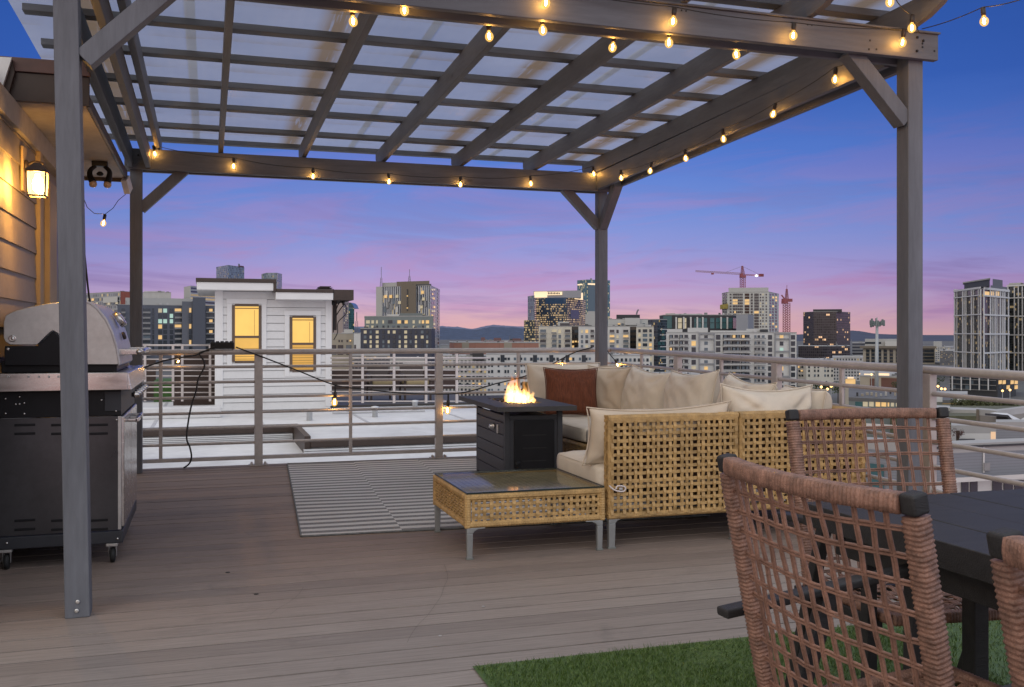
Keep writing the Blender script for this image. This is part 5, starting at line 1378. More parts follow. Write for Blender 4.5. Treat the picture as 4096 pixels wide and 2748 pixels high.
# right of the white house
b = Bld('tower_block', 'pinkish ribbed tower just right of the white house', 'tower', [(1300, 900), (1372, 880), (1395, 900)], 1203, f_pink, 40); b.grid(1, [1377, 1383, 1389], lsp(1215, 1320, 12), 3, 4, 'dbp', 2)
b = Bld('glass_tower', 'dark teal tower with sloped top beside the pinkish tower', 'tower', [(1393, 1000), (1417, 1000)], 1232, curtain('dark_teal_glass', (.02, .07, .09), (.03, .09, .1), 1.6, 2.2, .1, .15, lit=.02, tone=.5), 30)
p0, p1 = at(1393, 1232, 1000), at(1417, 1232, 1000); 
m = MB(); m.add([at(1393, 1233, 1000), at(1417, 1233, 1000), at(1411, 1218, 1000), at(1402, 1210, 1000), at(1393, 1210, 1000)]+[Vector(FW+(0,))*30+at(u, v, 1000) for u, v in ((1393, 1233), (1417, 1233), (1411, 1218), (1402, 1210), (1393, 1210))], ((0, 1, 2, 3, 4), (9, 8, 7, 6, 5), (0, 5, 6, 1), (1, 6, 7, 2), (2, 7, 8, 3), (3, 8, 9, 4), (4, 9, 5, 0))); m.build('sloped_crown', mat('dark_teal_crown', (.02, .06, .075), .2), b.root)
b = Bld('low_building', 'low beige building with a row of small windows under the pinkish tower', 'building', [(1300, 330), (1414, 330)], 1333, f_beige, 30)
b.block(0, 1376, 1412, 1317, 1334, f_white, 'roof_box', 8, -2); b.grid(0, [1357, 1368, 1389, 1402], [1364], 6, 9, 'dddw', 4); b.grid(0, [1334, 1362, 1395], [1387, 1412], 22, 14, 'db', 3)
b = Bld('low_building', 'narrow white block beside the navy apartment building', 'building', [(1415, 300), (1444, 300)], 1331, f_white, 20); b.rect(0, 1417, 1424, 1379, 1396, 'd')
# lattice mast far away
def lattice(par, name, base, top, w0, w1, mt, n=8, r=.12):
    r *= .45; m = MB(); base, top = Vector(base), Vector(top)
    def c(k, t): 
        w_ = w0+(w1-w0)*t; p = base.lerp(top, t); s = ((-1, -1), (1, -1), (1, 1), (-1, 1))[k % 4]; return p+Vector((s[0]*w_/2, s[1]*w_/2, 0))
    for k in range(4): m.bar(c(k, 0), c(k, 1), r*1.5, r*1.5, (0, 1, 0))
    for i in range(n):
        for k in range(4):
            a, b_ = i/n, (i+1)/n
            m.bar(c(k, a), c(k+1, b_), r, r, (0, 1, 0)); m.bar(c(k, b_), c(k+1, b_), r, r, (0, 1, 0))
    return m.build(name, mt, par)
mastm = mat('grey_mast_steel', (.16, .16, .18), .6); redm = mat('red_crane_steel', (.24, .06, .07), .55, var=.2)
t = thing('radio_mast', 'thin far radio mast between the teal tower and the navy building', 'mast', at(1427, 1400, 900))
lattice(t, 'lattice', at(1427, 1400, 900), at(1427, 1285, 900), 2.6, 1.8, mastm, 12, .25); m = MB(); m.tube([at(1427, 1285, 900), at(1427, 1248, 900)], .35, 5); m.build('antenna', mastm, t)
# residential tower with two antennas
TT = 640
b = Bld('residential_tower', 'striped residential tower with two roof antennas behind the navy building', 'tower', [(1506, TT), (1721, TT-20), (1759, TT+40)], 1147, c_strip, 40)
b.rect(0, 1506, 1530, 1148, 1420, f_conc, 'side_wall', .5); b.block(0, 1604, 1664, 1140, 1420, f_brown, 'core', 6, 1.5)
b.block(0, 1530, 1586, 1130, 1148, f_light, 'parapet_screen', 12, -4); b.block(0, 1586, 1718, 1126, 1148, f_brown, 'crown', 16, -3); b.rect(0, 1640, 1716, 1136, 1144, 'd', 'crown_glazing', -2.3)
b.grid(0, [1635], lsp(1160, 1240, 11), 4, 5, 'dddw', 5, proud=1.8)
for (u, v, s) in ((1545, 1186, 'w'), (1565, 1186, 'w'), (1692, 1169, 'w'), (1696, 1196, 'p'), (1688, 1228, 'p'), (1697, 1262, 'p'), (1600, 1210, 'p'), (1590, 1185, 'p')): b.rect(0, u-5, u+5, v-6, v+6, s, proud=.8)
for (u, v) in ((1548, 1175), (1560, 1195), (1577, 1205), (1585, 1215), (1553, 1220), (1569, 1228), (1541, 1238), (1590, 1238), (1681, 1190), (1687, 1208), (1703, 1215), (1679, 1232)): b.rect(0, u-4, u+4, v-12, v+12, random.Random(u).choice(['S', 'b', 'B']), 'fin_panel', .7)
b.grid(1, [1728, 1736], lsp(1160, 1400, 15), 7, 9, 'dddddwp', 6); b.grid(1, [1753], lsp(1160, 1400, 18), 5, 8, 'ddb', 8)
for (u, vb, vt_) in ((1525, 1147, 1068), (1638, 1127, 1077)):
    a = at(u, vb, TT); t_ = at(u, vt_+ (vb-vt_)*.55, TT); tp = at(u, vt_, TT)
    lattice(b.root, 'antenna_lattice', a-Vector((0, 0, .5)), t_, 1.6, .8, mastm, 6, .16); m = MB(); m.tube([t_, tp], .18, 5); m.build('antenna_rod', mastm, b.root)
# navy apartment building in front
b = Bld('apartment_building', 'navy brick apartment building with rows of small pale windows', 'building', [(1442, 300), (1726, 295), (1740, 312)], 1312, f_navy, 18)
vs_ = [1328, 1348, 1367, 1385, 1404]
ucols = [1461, 1483, 1509, 1534, 1555, 1577, 1599, 1623, 1643, 1664, 1689, 1709]
r = random.Random(4)
for u in ucols:
    w_ = 11 if u in (1461, 1509, 1577, 1623, 1689) else 8
    for v in vs_: b.rect(0, u-w_/2, u+w_/2, v-6, v+6, r.choice('ppbbddd' if u not in (1509, 1623) else 'ppp'))
b = Bld('apartment_building', 'grey-green set-back storeys above the navy brick building', 'building', [(1458, 315), (1733, 310)], 1264, f_teal, 30)
b.block(0, 1600, 1690, 1253, 1266, f_teal, 'roof_storey', 10, -.4); b.block(0, 1548, 1596, 1257, 1266, f_white, 'roof_parapet', 6, -.6)
for (u, w_, s) in ((1472, 15, 'p'), (1491, 10, 'p'), (1508, 7, 'p'), (1533, 6, 'p'), (1556, 7, 'd'), (1565, 9, 'd'), (1577, 8, 'b'), (1597, 14, 'w'), (1612, 8, 'd'), (1625, 12, 'w'), (1655, 9, 'p'), (1679, 7, 'p'), (1692, 9, 'w'), (1710, 13, 'w')): b.rect(0, u-w_/2, u+w_/2, 1281, 1294, s)
for (u, w_, s) in ((1470, 10, 'p'), (1490, 9, 'p'), (1509, 6, 'd'), (1534, 8, 'd'), (1553, 5, 'd'), (1574, 12, 'b'), (1594, 10, 'd'), (1624, 13, 'b'), (1655, 7, 'p'), (1676, 10, 'b'), (1692, 7, 'd'), (1711, 11, 'p')): b.rect(0, u-w_/2, u+w_/2, 1302, 1311, s)
# terracotta hall and rooftops at the foot of the hills
b = Bld('long_hall', 'long low terracotta clad hall in front of the hills', 'building', [(1798, 360), (1815, 350), (2165, 345)], 1368, f_terra, 30); b.rect(1, 1848, 1876, 1370, 1400, f_beige, 'pale_panel'); b.rect(1, 2016, 2048, 1370, 1400, f_beige, 'pale_panel')
b = Bld('low_building', 'low white roofs at the waterline right of the residential tower', 'building', [(1757, 700), (1800, 700)], 1380, f_white, 30)
redr = facade('red_roof_block', (.22, .12, .13), line=30)
b = Bld('low_building', 'distant pinkish rooftops below the hills left of the crowned tower', 'building', [(1925, 900), (2100, 900)], 1362, redr, 40); b.block(0, 1924, 1940, 1350, 1363, redr, 'roof_turret', 8, -2); b.block(0, 1975, 2005, 1352, 1363, redr, 'roof_turret', 8, -2); b.block(0, 2050, 2085, 1354, 1363, redr, 'roof_turret', 8, -2)
# crowned office tower
TC = 820
b = Bld('office_tower', 'navy glass office tower with lit crown left of the corner post', 'tower', [(2131, TC+25), (2145, TC), (2268, TC-10), (2330, TC+25), (2343, TC+60)], 1192, c_gold, 50, tref=1)
crown = emis('lit_crown', (1, .74, .46), 1.0, False, base=(.2, .15, .1), var=.6, scale=.15)
b.block(1, 2134, 2325, 1164, 1193, curtain('crown_screen', (.20, .21, .25), (.25, .26, .3), 2, 30, .2, 0, lit=0), 'crown', 40, -3); b.rect(1, 2134, 2186, 1166, 1190, crown, 'lit_crown_panel', -1.5); b.rect(1, 2186, 2246, 1167, 1180, crown, 'lit_crown_panel', -1.5); b.rect(2, 2289, 2321, 1170, 1198, crown, 'lit_crown_panel', 2.5)
for i in range(8): b.rect(1, 2190+i*6.2, 2190+i*6.2+3.6, 1169+(i % 2), 1177, 'd', 'sign_letter', -1.0)
b.rect(1, 2182, 2265, 1190, 1216, mat('blue_glass_panel', (.03, .06, .12), .1), 'blank_glazing'); b.rect(2, 2282, 2315, 1240, 1275, mat('blue_glass_panel2', (.03, .075, .13), .1), 'blank_glazing')
b = Bld('office_tower', 'pale glass stepped wing on the left of the crowned office tower', 'tower', [(2111, TC-20), (2138, TC-40)], 1185, c_pale, 40); 
b = Bld('office_tower', 'dark lower wing with lit rooms at the left foot of the crowned tower', 'tower', [(2096, TC-60), (2140, TC-80), (2160, TC-60)], 1281, curtain('dark_lit_wing', (.02, .035, .045), (.03, .045, .055), 1.1, 1.8, .2, .35, lit=.22, lits=.9, litc=(1, .72, .34)), 40)
b = Bld('glass_tower', 'teal glass tower with bright top floors beside the corner post', 'tower', [(2309, 1000), (2350, 985), (2440, 1000)], 1118, c_blue2, 50, tref=1); b.rect(0, 2311, 2330, 1136, 1141, crown, 'lit_floor'); b.rect(1, 2351, 2425, 1134, 1140, crown, 'lit_floor'); b.rect(1, 2352, 2430, 1142, 1330, c_blue, 'glass_face')
# cream apartments left and right of the corner post
b = Bld('apartment_building', 'cream apartment block with balconies left of the corner post', 'building', [(2155, 290), (2287, 288)], 1304, f_cream, 20)
for v in (1326, 1347, 1367, 1386, 1408):
    for (u0, u1, s) in ((2161, 2184, 'b'), (2208, 2226, 'b'), (2234, 2244, 'b'), (2260, 2281, 'b')): b.rect(0, u0, u1, v-8, v+7, random.Random(int(u0+v)).choice('bbbpd'))
    for (u0, u1) in ((2160, 2185), (2207, 2227), (2259, 2282)): b.rect(0, u0, u1, v+2, v+8, 'B', 'balcony', .8)
b.block(0, 2231, 2276, 1286, 1305, f_conc, 'roof_storey', 6, -3); b.rect(0, 2234, 2272, 1292, 1303, 'd', 'roof_glazing', -2.9)
b = Bld('apartment_building', 'dark recessed apartments between the two cream blocks', 'building', [(2283, 300), (2320, 300)], 1303, facade('brown_recess', (.10, .085, .08), line=6), 10); b.grid(0, [2292, 2303, 2312], [1325, 1346, 1368, 1387, 1408], 8, 11, 'dddwb', 3)
b = Bld('apartment_building', 'white apartment block directly behind the corner post', 'building', [(2314, 285), (2520, 285)], 1304, f_white, 20)
r = random.Random(9)
for v in (1326, 1347, 1367, 1387, 1408):
    for (u, w_) in ((2328, 9), (2347, 11), (2369, 14), (2448, 18), (2470, 9), (2503, 20)): b.rect(0, u-w_/2, u+w_/2, v-7, v+6, r.choice('bddpwb'))
    for (u, w_) in ((2369, 16), (2448, 19), (2503, 22)): b.rect(0, u-w_/2, u+w_/2, v+2, v+7, 'B', 'balcony', .8)
b.block(0, 2341, 2385, 1255, 1305, f_light, 'roof_storey', 8, -6); b.block(0, 2350, 2380, 1243, 1256, f_light, 'roof_tank', 6, -6)
b = Bld('apartment_building', 'dark brown recessed balconies right of the corner post', 'building', [(2517, 295), (2548, 295)], 1303, facade('brown_recess2', (.09, .07, .06), line=6), 10); b.grid(0, [2525, 2538], [1325, 1346, 1368, 1387, 1408, 1428], 11, 9, 'dddww', 13)
b = Bld('apartment_building', 'narrow cream apartment block with lit lower windows', 'building', [(2545, 280), (2615, 280)], 1306, f_cream, 20)
r = random.Random(19)
for j, v in enumerate((1323, 1341, 1360, 1379, 1398, 1417, 1436, 1455, 1474, 1493)):
    for (u, w_) in ((2558, 9), (2580, 18), (2602, 10)): b.rect(0, u-w_/2, u+w_/2, v-6, v+6, r.choice('ddbp' if j < 3 else 'ppwdb'))
b.block(0, 2548, 2580, 1296, 1307, f_light, 'roof_box', 5, -2)
b = Bld('office_building', 'grey stepped rooftop block between the post and the curved black building', 'building', [(2432, 420), (2592, 420)], 1276, f_conc, 20); b.block(0, 2465, 2560, 1258, 1277, f_dark, 'plant_room', 14, -4); b.block(0, 2500, 2560, 1272, 1300, f_white, 'penthouse', 6, 2); b.grid(0, [2476, 2490, 2575], [1298], 10, 10, 'wdb', 2)
mm_ = MB(); mm_.tube([at(2546, 1258, 420), at(2549, 1246, 420), at(2554, 1238, 420)], .35, 5); mm_.build('roof_hoist', mastm, b.root)
# dark glass block with pale slabs
b = Bld('glass_building', 'dark blue glass block with pale floor slabs left of the big white apartments', 'building', [(2592, 330), (2630, 325), (2668, 330)], 1277, c_navy, 20)
for v in (1316, 1338, 1362, 1385, 1408, 1430, 1452, 1475): b.rect(1, 2628, 2667, v, v+3, 'S', 'floor_slab', 1.4)
for v in (1326, 1350, 1373, 1397, 1419): b.grid(1, [2638, 2652], [v], 11, 15, 'tttd', int(v))
# curved black and teal building
b = Bld('office_building', 'black framed building with curved teal glass ends behind the white apartments', 'building', [(2638, 380), (2655, 365), (2700, 360), (2930, 362), (2947, 375)], 1259, f_dark, 30, tref=1)
b.rect(1, 2654, 2688, 1264, 1314, 't', 'curved_glazing'); 
for (u0, u1, s) in ((2712, 2727, 'p'), (2738, 2745, 'p'), (2758, 2765, 'd'), (2777, 2784, 't'), (2790, 2806, 't'), (2813, 2828, 't'), (2840, 2857, 't'), (2864, 2880, 't'), (2885, 2905, 't'), (2909, 2929, 't')): b.rect(2, u0, u1, 1272, 1290, s); b.rect(2, u0, u1, 1292, 1314, s)
for u in (2703, 2733, 2761, 2787, 2809, 2882, 2907): b.rect(2, u-3, u+3, 1268, 1316, 'S', 'pier', .8)
b.rect(3, 2931, 2944, 1272, 1314, 't', 'curved_glazing')
b.block(1, 2662, 2700, 1253, 1260, f_conc, 'roof_plant', 6, -3); b.block(2, 2700, 2810, 1254, 1260, f_conc, 'roof_plant', 8, -4)
b = Bld('service_tower', 'plain grey lift tower in front of the construction tower', 'building', [(2945, 350), (2992, 350), (3015, 365)], 1256, facade('grey_cladding', (.25, .26, .29), line=8), 14)
# tower under construction
TB = 560
b = Bld('construction_tower', 'pale concrete high-rise under construction below the tower crane', 'tower', [(2888, TB+15), (2910, TB), (3076, TB-5), (3115, TB+25)], 1168, f_conc, 30, tref=1)
b.block(1, 2914, 3074, 1151, 1170, f_conc, 'roof_screen', 20, -1.5)
rws = [1178+11.7*i for i in range(0, 14)]
for j, v in enumerate(rws):
    r = random.Random(j*7)
    for u in (2934, 2940, 2947, 2954, 2961, 2968): b.rect(1, u-3, u+3, v-4, v+4, 'w' if (j in (2, 3) and u < 2950) or r.random() < .05 else 'd')
    b.rect(1, 2979, 2997, v-4, v+5, wl if j in (2, 3) else mat('red_dark_opening', (.05, .025, .02), .8) if j == 0 else MATS['red_dark_opening'], 'opening'); b.rect(1, 3003, 3011, v-4, v+4, 'd')
    b.rect(1, 3017, 3035, v-4, v+5, 'w' if j == 6 else 'd', 'opening')
    for u in (3042, 3052, 3065): b.rect(1, u-2.5, u+2.5, v-3, v+3, r.choice('dddp'))
    for u in (3081, 3092, 3104): b.rect(2, u-3, u+3, v-3.5, v+3.5, r.choice('dddw'))
    for u in (2895, 2904): b.rect(0, u-3, u+3, v-4, v+4, r.choice('ddb'))
    b.rect(1, 2919, 2926, v-3.5, v+3.5, 'd')
yel = mat('yellow_platform', (.35, .28, .05), .7, var=.4, scale=.4)
b.block(0, 2880, 2912, 1220, 1238, yel, 'work_platform', 4, 4)
# cranes
TK = 570
cr = thing('tower_crane', 'red and white tower crane with long jib above the construction tower', 'crane', at(2971, 1168, TK))
lattice(cr, 'mast', at(2971, 1168, TK), at(2971, 1108, TK), 2.3, 2.3, redm, 8, .3)
m = MB(); m.box(at(2971, 1106, TK), (2.8, 2.8, 1.4)); m.box(at(2966, 1102, TK-1), (1.6, 1.6, 2.2)); m.build('slewing_cab', redm, cr)
lattice(cr, 'tower_head', at(2971, 1100, TK), at(2969, 1064, TK), 1.8, .6, redm, 5, .3)
jibm = mat('crane_jib', (.28, .17, .20), .6)
def jib(par, name, a, b_, h, mt, n):
    m = MB(); a, b_ = Vector(a), Vector(b_)
    d = b_-a
    up_ = Vector((0, 0, h))
    m.bar(a, b_, .24, .24); m.bar(a+up_, b_+up_*.75, .24, .24)
    for i in range(n):
        p = a+d*(i/n); q = a+d*((i+.5)/n); s = a+d*((i+1)/n); k = 1-.25*i/n
        m.bar(p, q+up_*k, .14, .14, (0, 1, 0)); m.bar(q+up_*k, s, .14, .14, (0, 1, 0))
    return m.build(name, mt, par)
jib(cr, 'jib', at(2968, 1099, TK), at(2782, 1087, TK), 1.0, jibm, 26)
jib(cr, 'counter_jib', at(2974, 1101, TK), at(3040, 1103, TK), .6, redm, 8)
m = MB(); m.box(at(3045, 1101, TK), (2.3, 1.8, 1.6)); m.build('counterweight', mat('dark_red_counterweight', (.17, .03, .035), .6), cr)
m = MB(); m.tube([at(2969, 1065, TK), at(2900, 1090, TK)], .1, 4); m.tube([at(2969, 1065, TK), at(3036, 1097, TK)], .1, 4); m.build('pendant_tie', mastm, cr)
m = MB(); m.box(at(2850, 1095, TK), (1.1, 1.2, .9)); m.build('trolley', redm, cr)
m = MB(); m.lathe(at(3026, 1103, TK-2), [(.2, -.5), (.75, -.2), (.75, .2), (.2, .5)], 10); m.build('work_light', emis('white_work_light', (1, .98, .92), 6, False), cr)
c2_ = thing('tower_crane', 'red tower crane seen end-on right of the construction tower', 'crane', at(3146, 1400, 470))
lattice(c2_, 'mast', at(3146, 1400, 470), at(3146, 1212, 470), 2.4, 2.4, redm, 20, .3)
m = MB(); m.box(at(3148, 1201, 470), (4.9, 2, 1.5)); m.box(at(3139, 1209, 468), (2.4, 2.2, 1.4)); m.build('slewing_deck', redm, c2_)
lattice(c2_, 'tower_head', at(3147, 1196, 470), at(3147, 1156, 470), 1.2, .5, redm, 6, .25)
m = MB(); m.bar(at(3138, 1195, 470), at(3126, 1180, 470), .5, .5, (0, 1, 0)); m.tube([at(3147, 1156, 470), at(3148, 1140, 470)], .12, 5); m.build('spreader', redm, c2_)
# big white apartment building
TW = 235
b = Bld('apartment_building', 'big white apartment building with grey framed bays above the sofa', 'building', [(2665, TW), (3186, TW+2)], 1329, f_white, 22)
b.block(0, 2750, 2832, 1311, 1330, f_white, 'roof_plant', 6, -2); b.block(0, 2668, 2730, 1316, 1330, f_white, 'roof_plant', 4, -3); b.block(0, 2985, 3075, 1315, 1332, f_white, 'roof_plant', 6, -3); b.block(0, 3040, 3072, 1317, 1327, charm, 'roof_unit', 2, -1.2); b.block(0, 2840, 2990, 1322, 1332, f_white, 'parapet', 4, -1)
R_ = [1348+25*i for i in range(9)]
r = random.Random(31)
frm = mat('grey_bay_frame', (.24, .245, .265), .7)
for j, v in enumerate(R_):
    for (u0, u1) in ((2677, 2712), (2717, 2752)):
        b.rect(0, u0, u1, v-9, v+9, 'd', 'balcony_recess'); b.rect(0, u0+1, u0+9, v-7, v+6, 'w' if (j == 2 and u0 == 2677) else 'b', 'window', .5); b.rect(0, u0+14, u0+18, v-8, v+8, 'S', 'balcony_pier', .6); b.rect(0, u0-1, u1+1, v+3, v+9, 'B', 'balcony', .8); b.rect(0, u0-1, u1+1, v+9, v+11.5, 'S', 'balcony_slab', 1.)
    b.rect(0, 2766, 2783, v-9, v+10, 'w' if j in (1,) else ('p' if j == 5 else 'd')); b.rect(0, 2864, 2881, v-9, v+10, 'd')
    b.rect(0, 2817, 2831, v-7, v+6, {0: 'd', 1: 'b', 2: 'b', 5: 'w'}.get(j, 'b'))
    for (u0, u1) in ((2891, 2923), (2926, 2960), (2963, 2998)):
        b.rect(0, u0, u1, v-9, v+9, 'd', 'balcony_recess'); lit = (j == 0 and u0 == 2926) or (j in (6, 7) and u0 in (2926,)); b.rect(0, u0+3, u0+13, v-8, v+6, 'w' if lit or (j == 0 and u0 == 2963) else r.choice('bdd'), 'window', .5); b.rect(0, u0+19, u0+27, v-8, v+6, r.choice('bdp' if j == 7 else 'bdd'), 'window', .5); b.rect(0, u0-1, u1+1, v+3, v+9, 'B', 'balcony', .8)
    b.rect(0, 2890, 2999, v+9, v+12, 'S', 'balcony_slab', 1.)
    for (u0, u1) in ((3017, 3026), (3030, 3040), (3047, 3058)): b.rect(0, u0, u1, v-7, v+7, r.choice('bdd'))
    b.rect(0, 3014, 3060, v+3, v+9, 'B', 'balcony', .8); b.rect(0, 3013, 3061, v+9, v+11, 'S', 'balcony_slab', 1.)
    b.rect(0, 3072, 3088, v-8, v+10, 'd'); b.rect(0, 3164, 3180, v-8, v+10, 'd')
    b.rect(0, 3119, 3133, v-7, v+9, {0: 'w', 2: 'c', 5: 'w'}.get(j, 'd'))
for (u0, u1) in ((2795, 2855), (3098, 3156)):
    for v in (1334, 1355, 1405, 1455, 1505): b.rect(0, u0, u1, v-2.5, v+2.5, frm, 'bay_frame', .5)
    for u in (u0, u1): b.rect(0, u-2, u+3, 1332, 1545, frm, 'bay_frame', .45)
b.rect(0, 2860, 3000, 1519, 1545, f_slate2, 'ground_floor', .6); b.grid(0, [2890, 2935, 2975], [1534], 30, 12, 'd', 3, proud=.9)
# dark tower
b = Bld('office_tower', 'dark brown glass tower with scattered lit floors right of the red crane', 'tower', [(3213, 720), (3254, 700), (3346, 695), (3401, 720)], 1246, c_black, 50, tref=1)
b.block(1, 3252, 3368, 1237, 1250, f_dark, 'plant_crown', 30, -3); b.rect(2, 3346, 3392, 1385, 1390, crown, 'lit_floor')
b = Bld('office_building', 'dark brown podium at the foot of the dark tower', 'building', [(3193, 600), (3290, 590), (3398, 600)], 1383, c_black, 30)
# right of the dark tower
b = Bld('office_building', 'dark banded office partly hidden by the pale columned office', 'building', [(3409, 620), (3462, 620)], 1371, curtain('grey_band_wall', (.035, .04, .055), (.17, .175, .19), 60, 2.0, 0, .4, lit=.05), 30)
b = Bld('office_building', 'pale office with tall columns left of the near right post', 'building', [(3452, 520), (3740, 515)], 1392, f_beige, 40)
b.block(0, 3440, 3745, 1384, 1393, f_brown, 'cornice', 10, 2); b.block(0, 3459, 3590, 1356, 1385, f_light, 'roof_storey', 12, -6); b.rect(0, 3470, 3535, 1368, 1376, 'd', 'roof_louvre', -5.7); b.block(0, 3540, 3600, 1366, 1386, f_white, 'roof_screen', 10, -4)
for u in (3471, 3492, 3518, 3541, 3565, 3590, 3612, 3640, 3664, 3688, 3703, 3716, 3729): 
    b.rect(0, u-7, u+7, 1398, 1450, 'd', 'bay_glazing')
    for v in (1410, 1424, 1438): b.rect(0, u-7, u+7, v, v+3, f_brown, 'spandrel', .8)
b.grid(0, [3465, 3500, 3535, 3570], [1478, 1488], 26, 6, 'dddw', 5)
b = Bld('low_building', 'cluster of small pale buildings between the near right post and the glass tower', 'building', [(3735, 560), (3800, 560), (3822, 580)], 1387, c_clut, 30); b.block(0, 3734, 3768, 1366, 1388, f_light, 'roof_box', 10, -2)
b = Bld('low_building', 'dark distant block just left of the white-framed glass tower', 'building', [(3760, 500), (3826, 500)], 1402, c_clutd, 30)
# cell tower
ct_ = thing('cell_tower', 'tall monopole cell tower with a cluster of antennas', 'cell tower', at(3507, 1600, 190))
polem = mat('grey_pole', (.32, .35, .37), .5)
MB().tube([at(3506, 1600, 190), at(3508, 1305, 190)], .4, 10, rf=lambda i, t: .42-.16*t).build('pole', polem, ct_, smooth=True)
m = MB()
for k in range(12):
    a = 2*PI*k/12; c = at(3509, 1292, 190)+Vector((math.cos(a)*1.25, math.sin(a)*1.25, random.Random(k).uniform(-.25, .25))); m.box(c, (.28, .28, random.Random(k+50).uniform(.8, 1.5)))
m.build('antenna_panel', mat('antenna_grey', (.13, .16, .16), .6), ct_)
m = MB()
for k in range(6):
    a = 2*PI*k/6; m.bar(at(3508, 1305, 190), at(3509, 1296, 190)+Vector((math.cos(a)*1.25, math.sin(a)*1.25, 0)), .14, .14, (0, .3, 1))
m.tube([at(3508, 1306, 190), at(3508, 1270, 190)], .12, 6); m.build('antenna_arm', polem, ct_)
# white framed tower
TG = 330
b = Bld('glass_tower', 'tall dark glass tower with white frame grid at the right', 'tower', [(3821, TG+28), (3929, TG), (4031, TG+22)], 1154, c_tow, 40, tref=1)
wf = mat('white_frame', (.52, .53, .55), .6, var=.08, scale=.2)
def vline(seg, u, w_=3): b.rect(seg, u-w_/2, u+w_/2, 1156, 1575, wf, 'frame_mullion', .5)
for u in (3823, 3856, 3891, 3927): vline(0, u, 4)
for u in (3832, 3864, 3869, 3899, 3918): vline(0, u, 1.6)
for u in (3931, 3957, 3978, 3996, 4014, 4029): vline(1, u, 3.5)
for u in (3965, 3971, 3986, 4004, 4008): vline(1, u, 1.4)
for (v0, v1) in ((1154, 1161), (1184, 1188), (1258, 1262), (1333, 1337), (1407, 1411), (1481, 1486), (1553, 1558)):
    b.rect(0, 3821, 3929, v0, v1, wf, 'frame_beam', .7); b.rect(1, 3929, 4031, v0, v1+2, wf, 'frame_beam', .7)
r = random.Random(2)
for (u0, u1) in ((3828, 3853), (3860, 3888), (3895, 3924)): b.rect(0, u0, u1, 1164, 1182, r.choice('dww') if u0 > 3830 else 'd', 'lit_room', .2)
for (u0, u1) in ((3934, 3955), (3960, 3975), (3981, 3994), (3999, 4012), (4017, 4027)): b.rect(1, u0, u1, 1166, 1183, r.choice('wwd'), 'lit_room', .2)
b.block(0, 3856, 3960, 1130, 1156, c_tow, 'penthouse', 10, -6); b.block(0, 3850, 3962, 1126, 1131, f_light, 'penthouse_roof', 12, -5); b.block(1, 3962, 4030, 1138, 1156, f_slate2, 'plant_screen', 10, -5); b.block(1, 3970, 4011, 1110, 1140, f_slate2, 'lift_overrun', 8, -9)
b2 = b = Bld('glass_tower', 'second white-framed dark glass tower cut by the right picture edge', 'tower', [(4030, TG+40), (4150, TG+30)], 1139, c_tow, 40)
for u in (4034, 4060, 4076, 4092, 4120): b.rect(0, u-2, u+2, 1141, 1575, wf, 'frame_mullion', .5)
for v in (1139, 1188, 1262, 1337, 1409, 1483): b.rect(0, 4030, 4150, v, v+5, wf, 'frame_beam', .7)
b.block(0, 4036, 4090, 1130, 1141, f_conc, 'roof_plant', 8, -5)
# mid-rise with balconies below it
b = Bld('apartment_building', 'dark mid-rise with lit balconies at the foot of the glass tower', 'building', [(3800, 250), (3990, 240), (4064, 250)], 1497, f_dark, 20)
for v in (1508, 1528, 1548):
    for u in range(3808, 3988, 18): b.rect(0, u, u+14, v-7, v+8, random.Random(u+int(v)).choice('dddddbw' if v > 1520 else 'dddb'))
    for u in range(3994, 4060, 16): b.rect(1, u, u+12, v-7, v+8, random.Random(u+int(v)).choice('dddw'))
    b.rect(0, 3800, 3990, v+9, v+11, balc, 'balcony', .8)
for u in range(3816, 3990, 36): b.rect(0, u-2, u+2, 1497, 1560, wf, 'pier', .9)
b.block(0, 3800, 3995, 1490, 1498, f_white, 'roof_edge', 8, 1)
# cream low block, mall, right
b = Bld('apartment_building', 'cream low block with small windows behind the right railing', 'building', [(3191, 300), (3225, 290), (3335, 292)], 1436, f_cream, 20, roof=ROOF)
for v in (1449, 1468, 1483, 1502): b.grid(1, [3236, 3259, 3273, 3300, 3312, 3328], [v], 6, 9, 'dddb', int(v))
b.grid(0, [3199, 3210], [1450, 1468, 1484, 1502], 7, 8, 'wdd', 8)
b = Bld('low_building', 'cluster of pale small-windowed buildings behind the cream low block', 'building', [(3330, 330), (3452, 330)], 1430, c_clut, 30); b.block(0, 3365, 3440, 1424, 1434, f_light, 'roof_unit', 6, -2)
b = Bld('shopping_hall', 'red brick shopping hall with lit sign band left of the near right post', 'building', [(3440, 215), (3600, 210)], 1502, f_beige, 30); b.rect(0, 3480, 3512, 1514, 1545, f_brick, 'brick_bay'); b.rect(0, 3525, 3590, 1512, 1552, f_brick, 'brick_bay'); b.rect(0, 3520, 3564, 1492, 1501, crown, 'lit_canopy', 1.5); b.rect(0, 3464, 3500, 1494, 1499, crown, 'lit_canopy', 1.5)
b = Bld('kiosk', 'small brightly lit yellow kiosk behind the railing baluster', 'building', [(3380, 190), (3423, 190)], 1513, f_beige, 8); b.rect(0, 3382, 3421, 1516, 1536, 'w', 'lit_front'); b.block(0, 3390, 3415, 1508, 1514, crown, 'lit_sign', .5, .4)
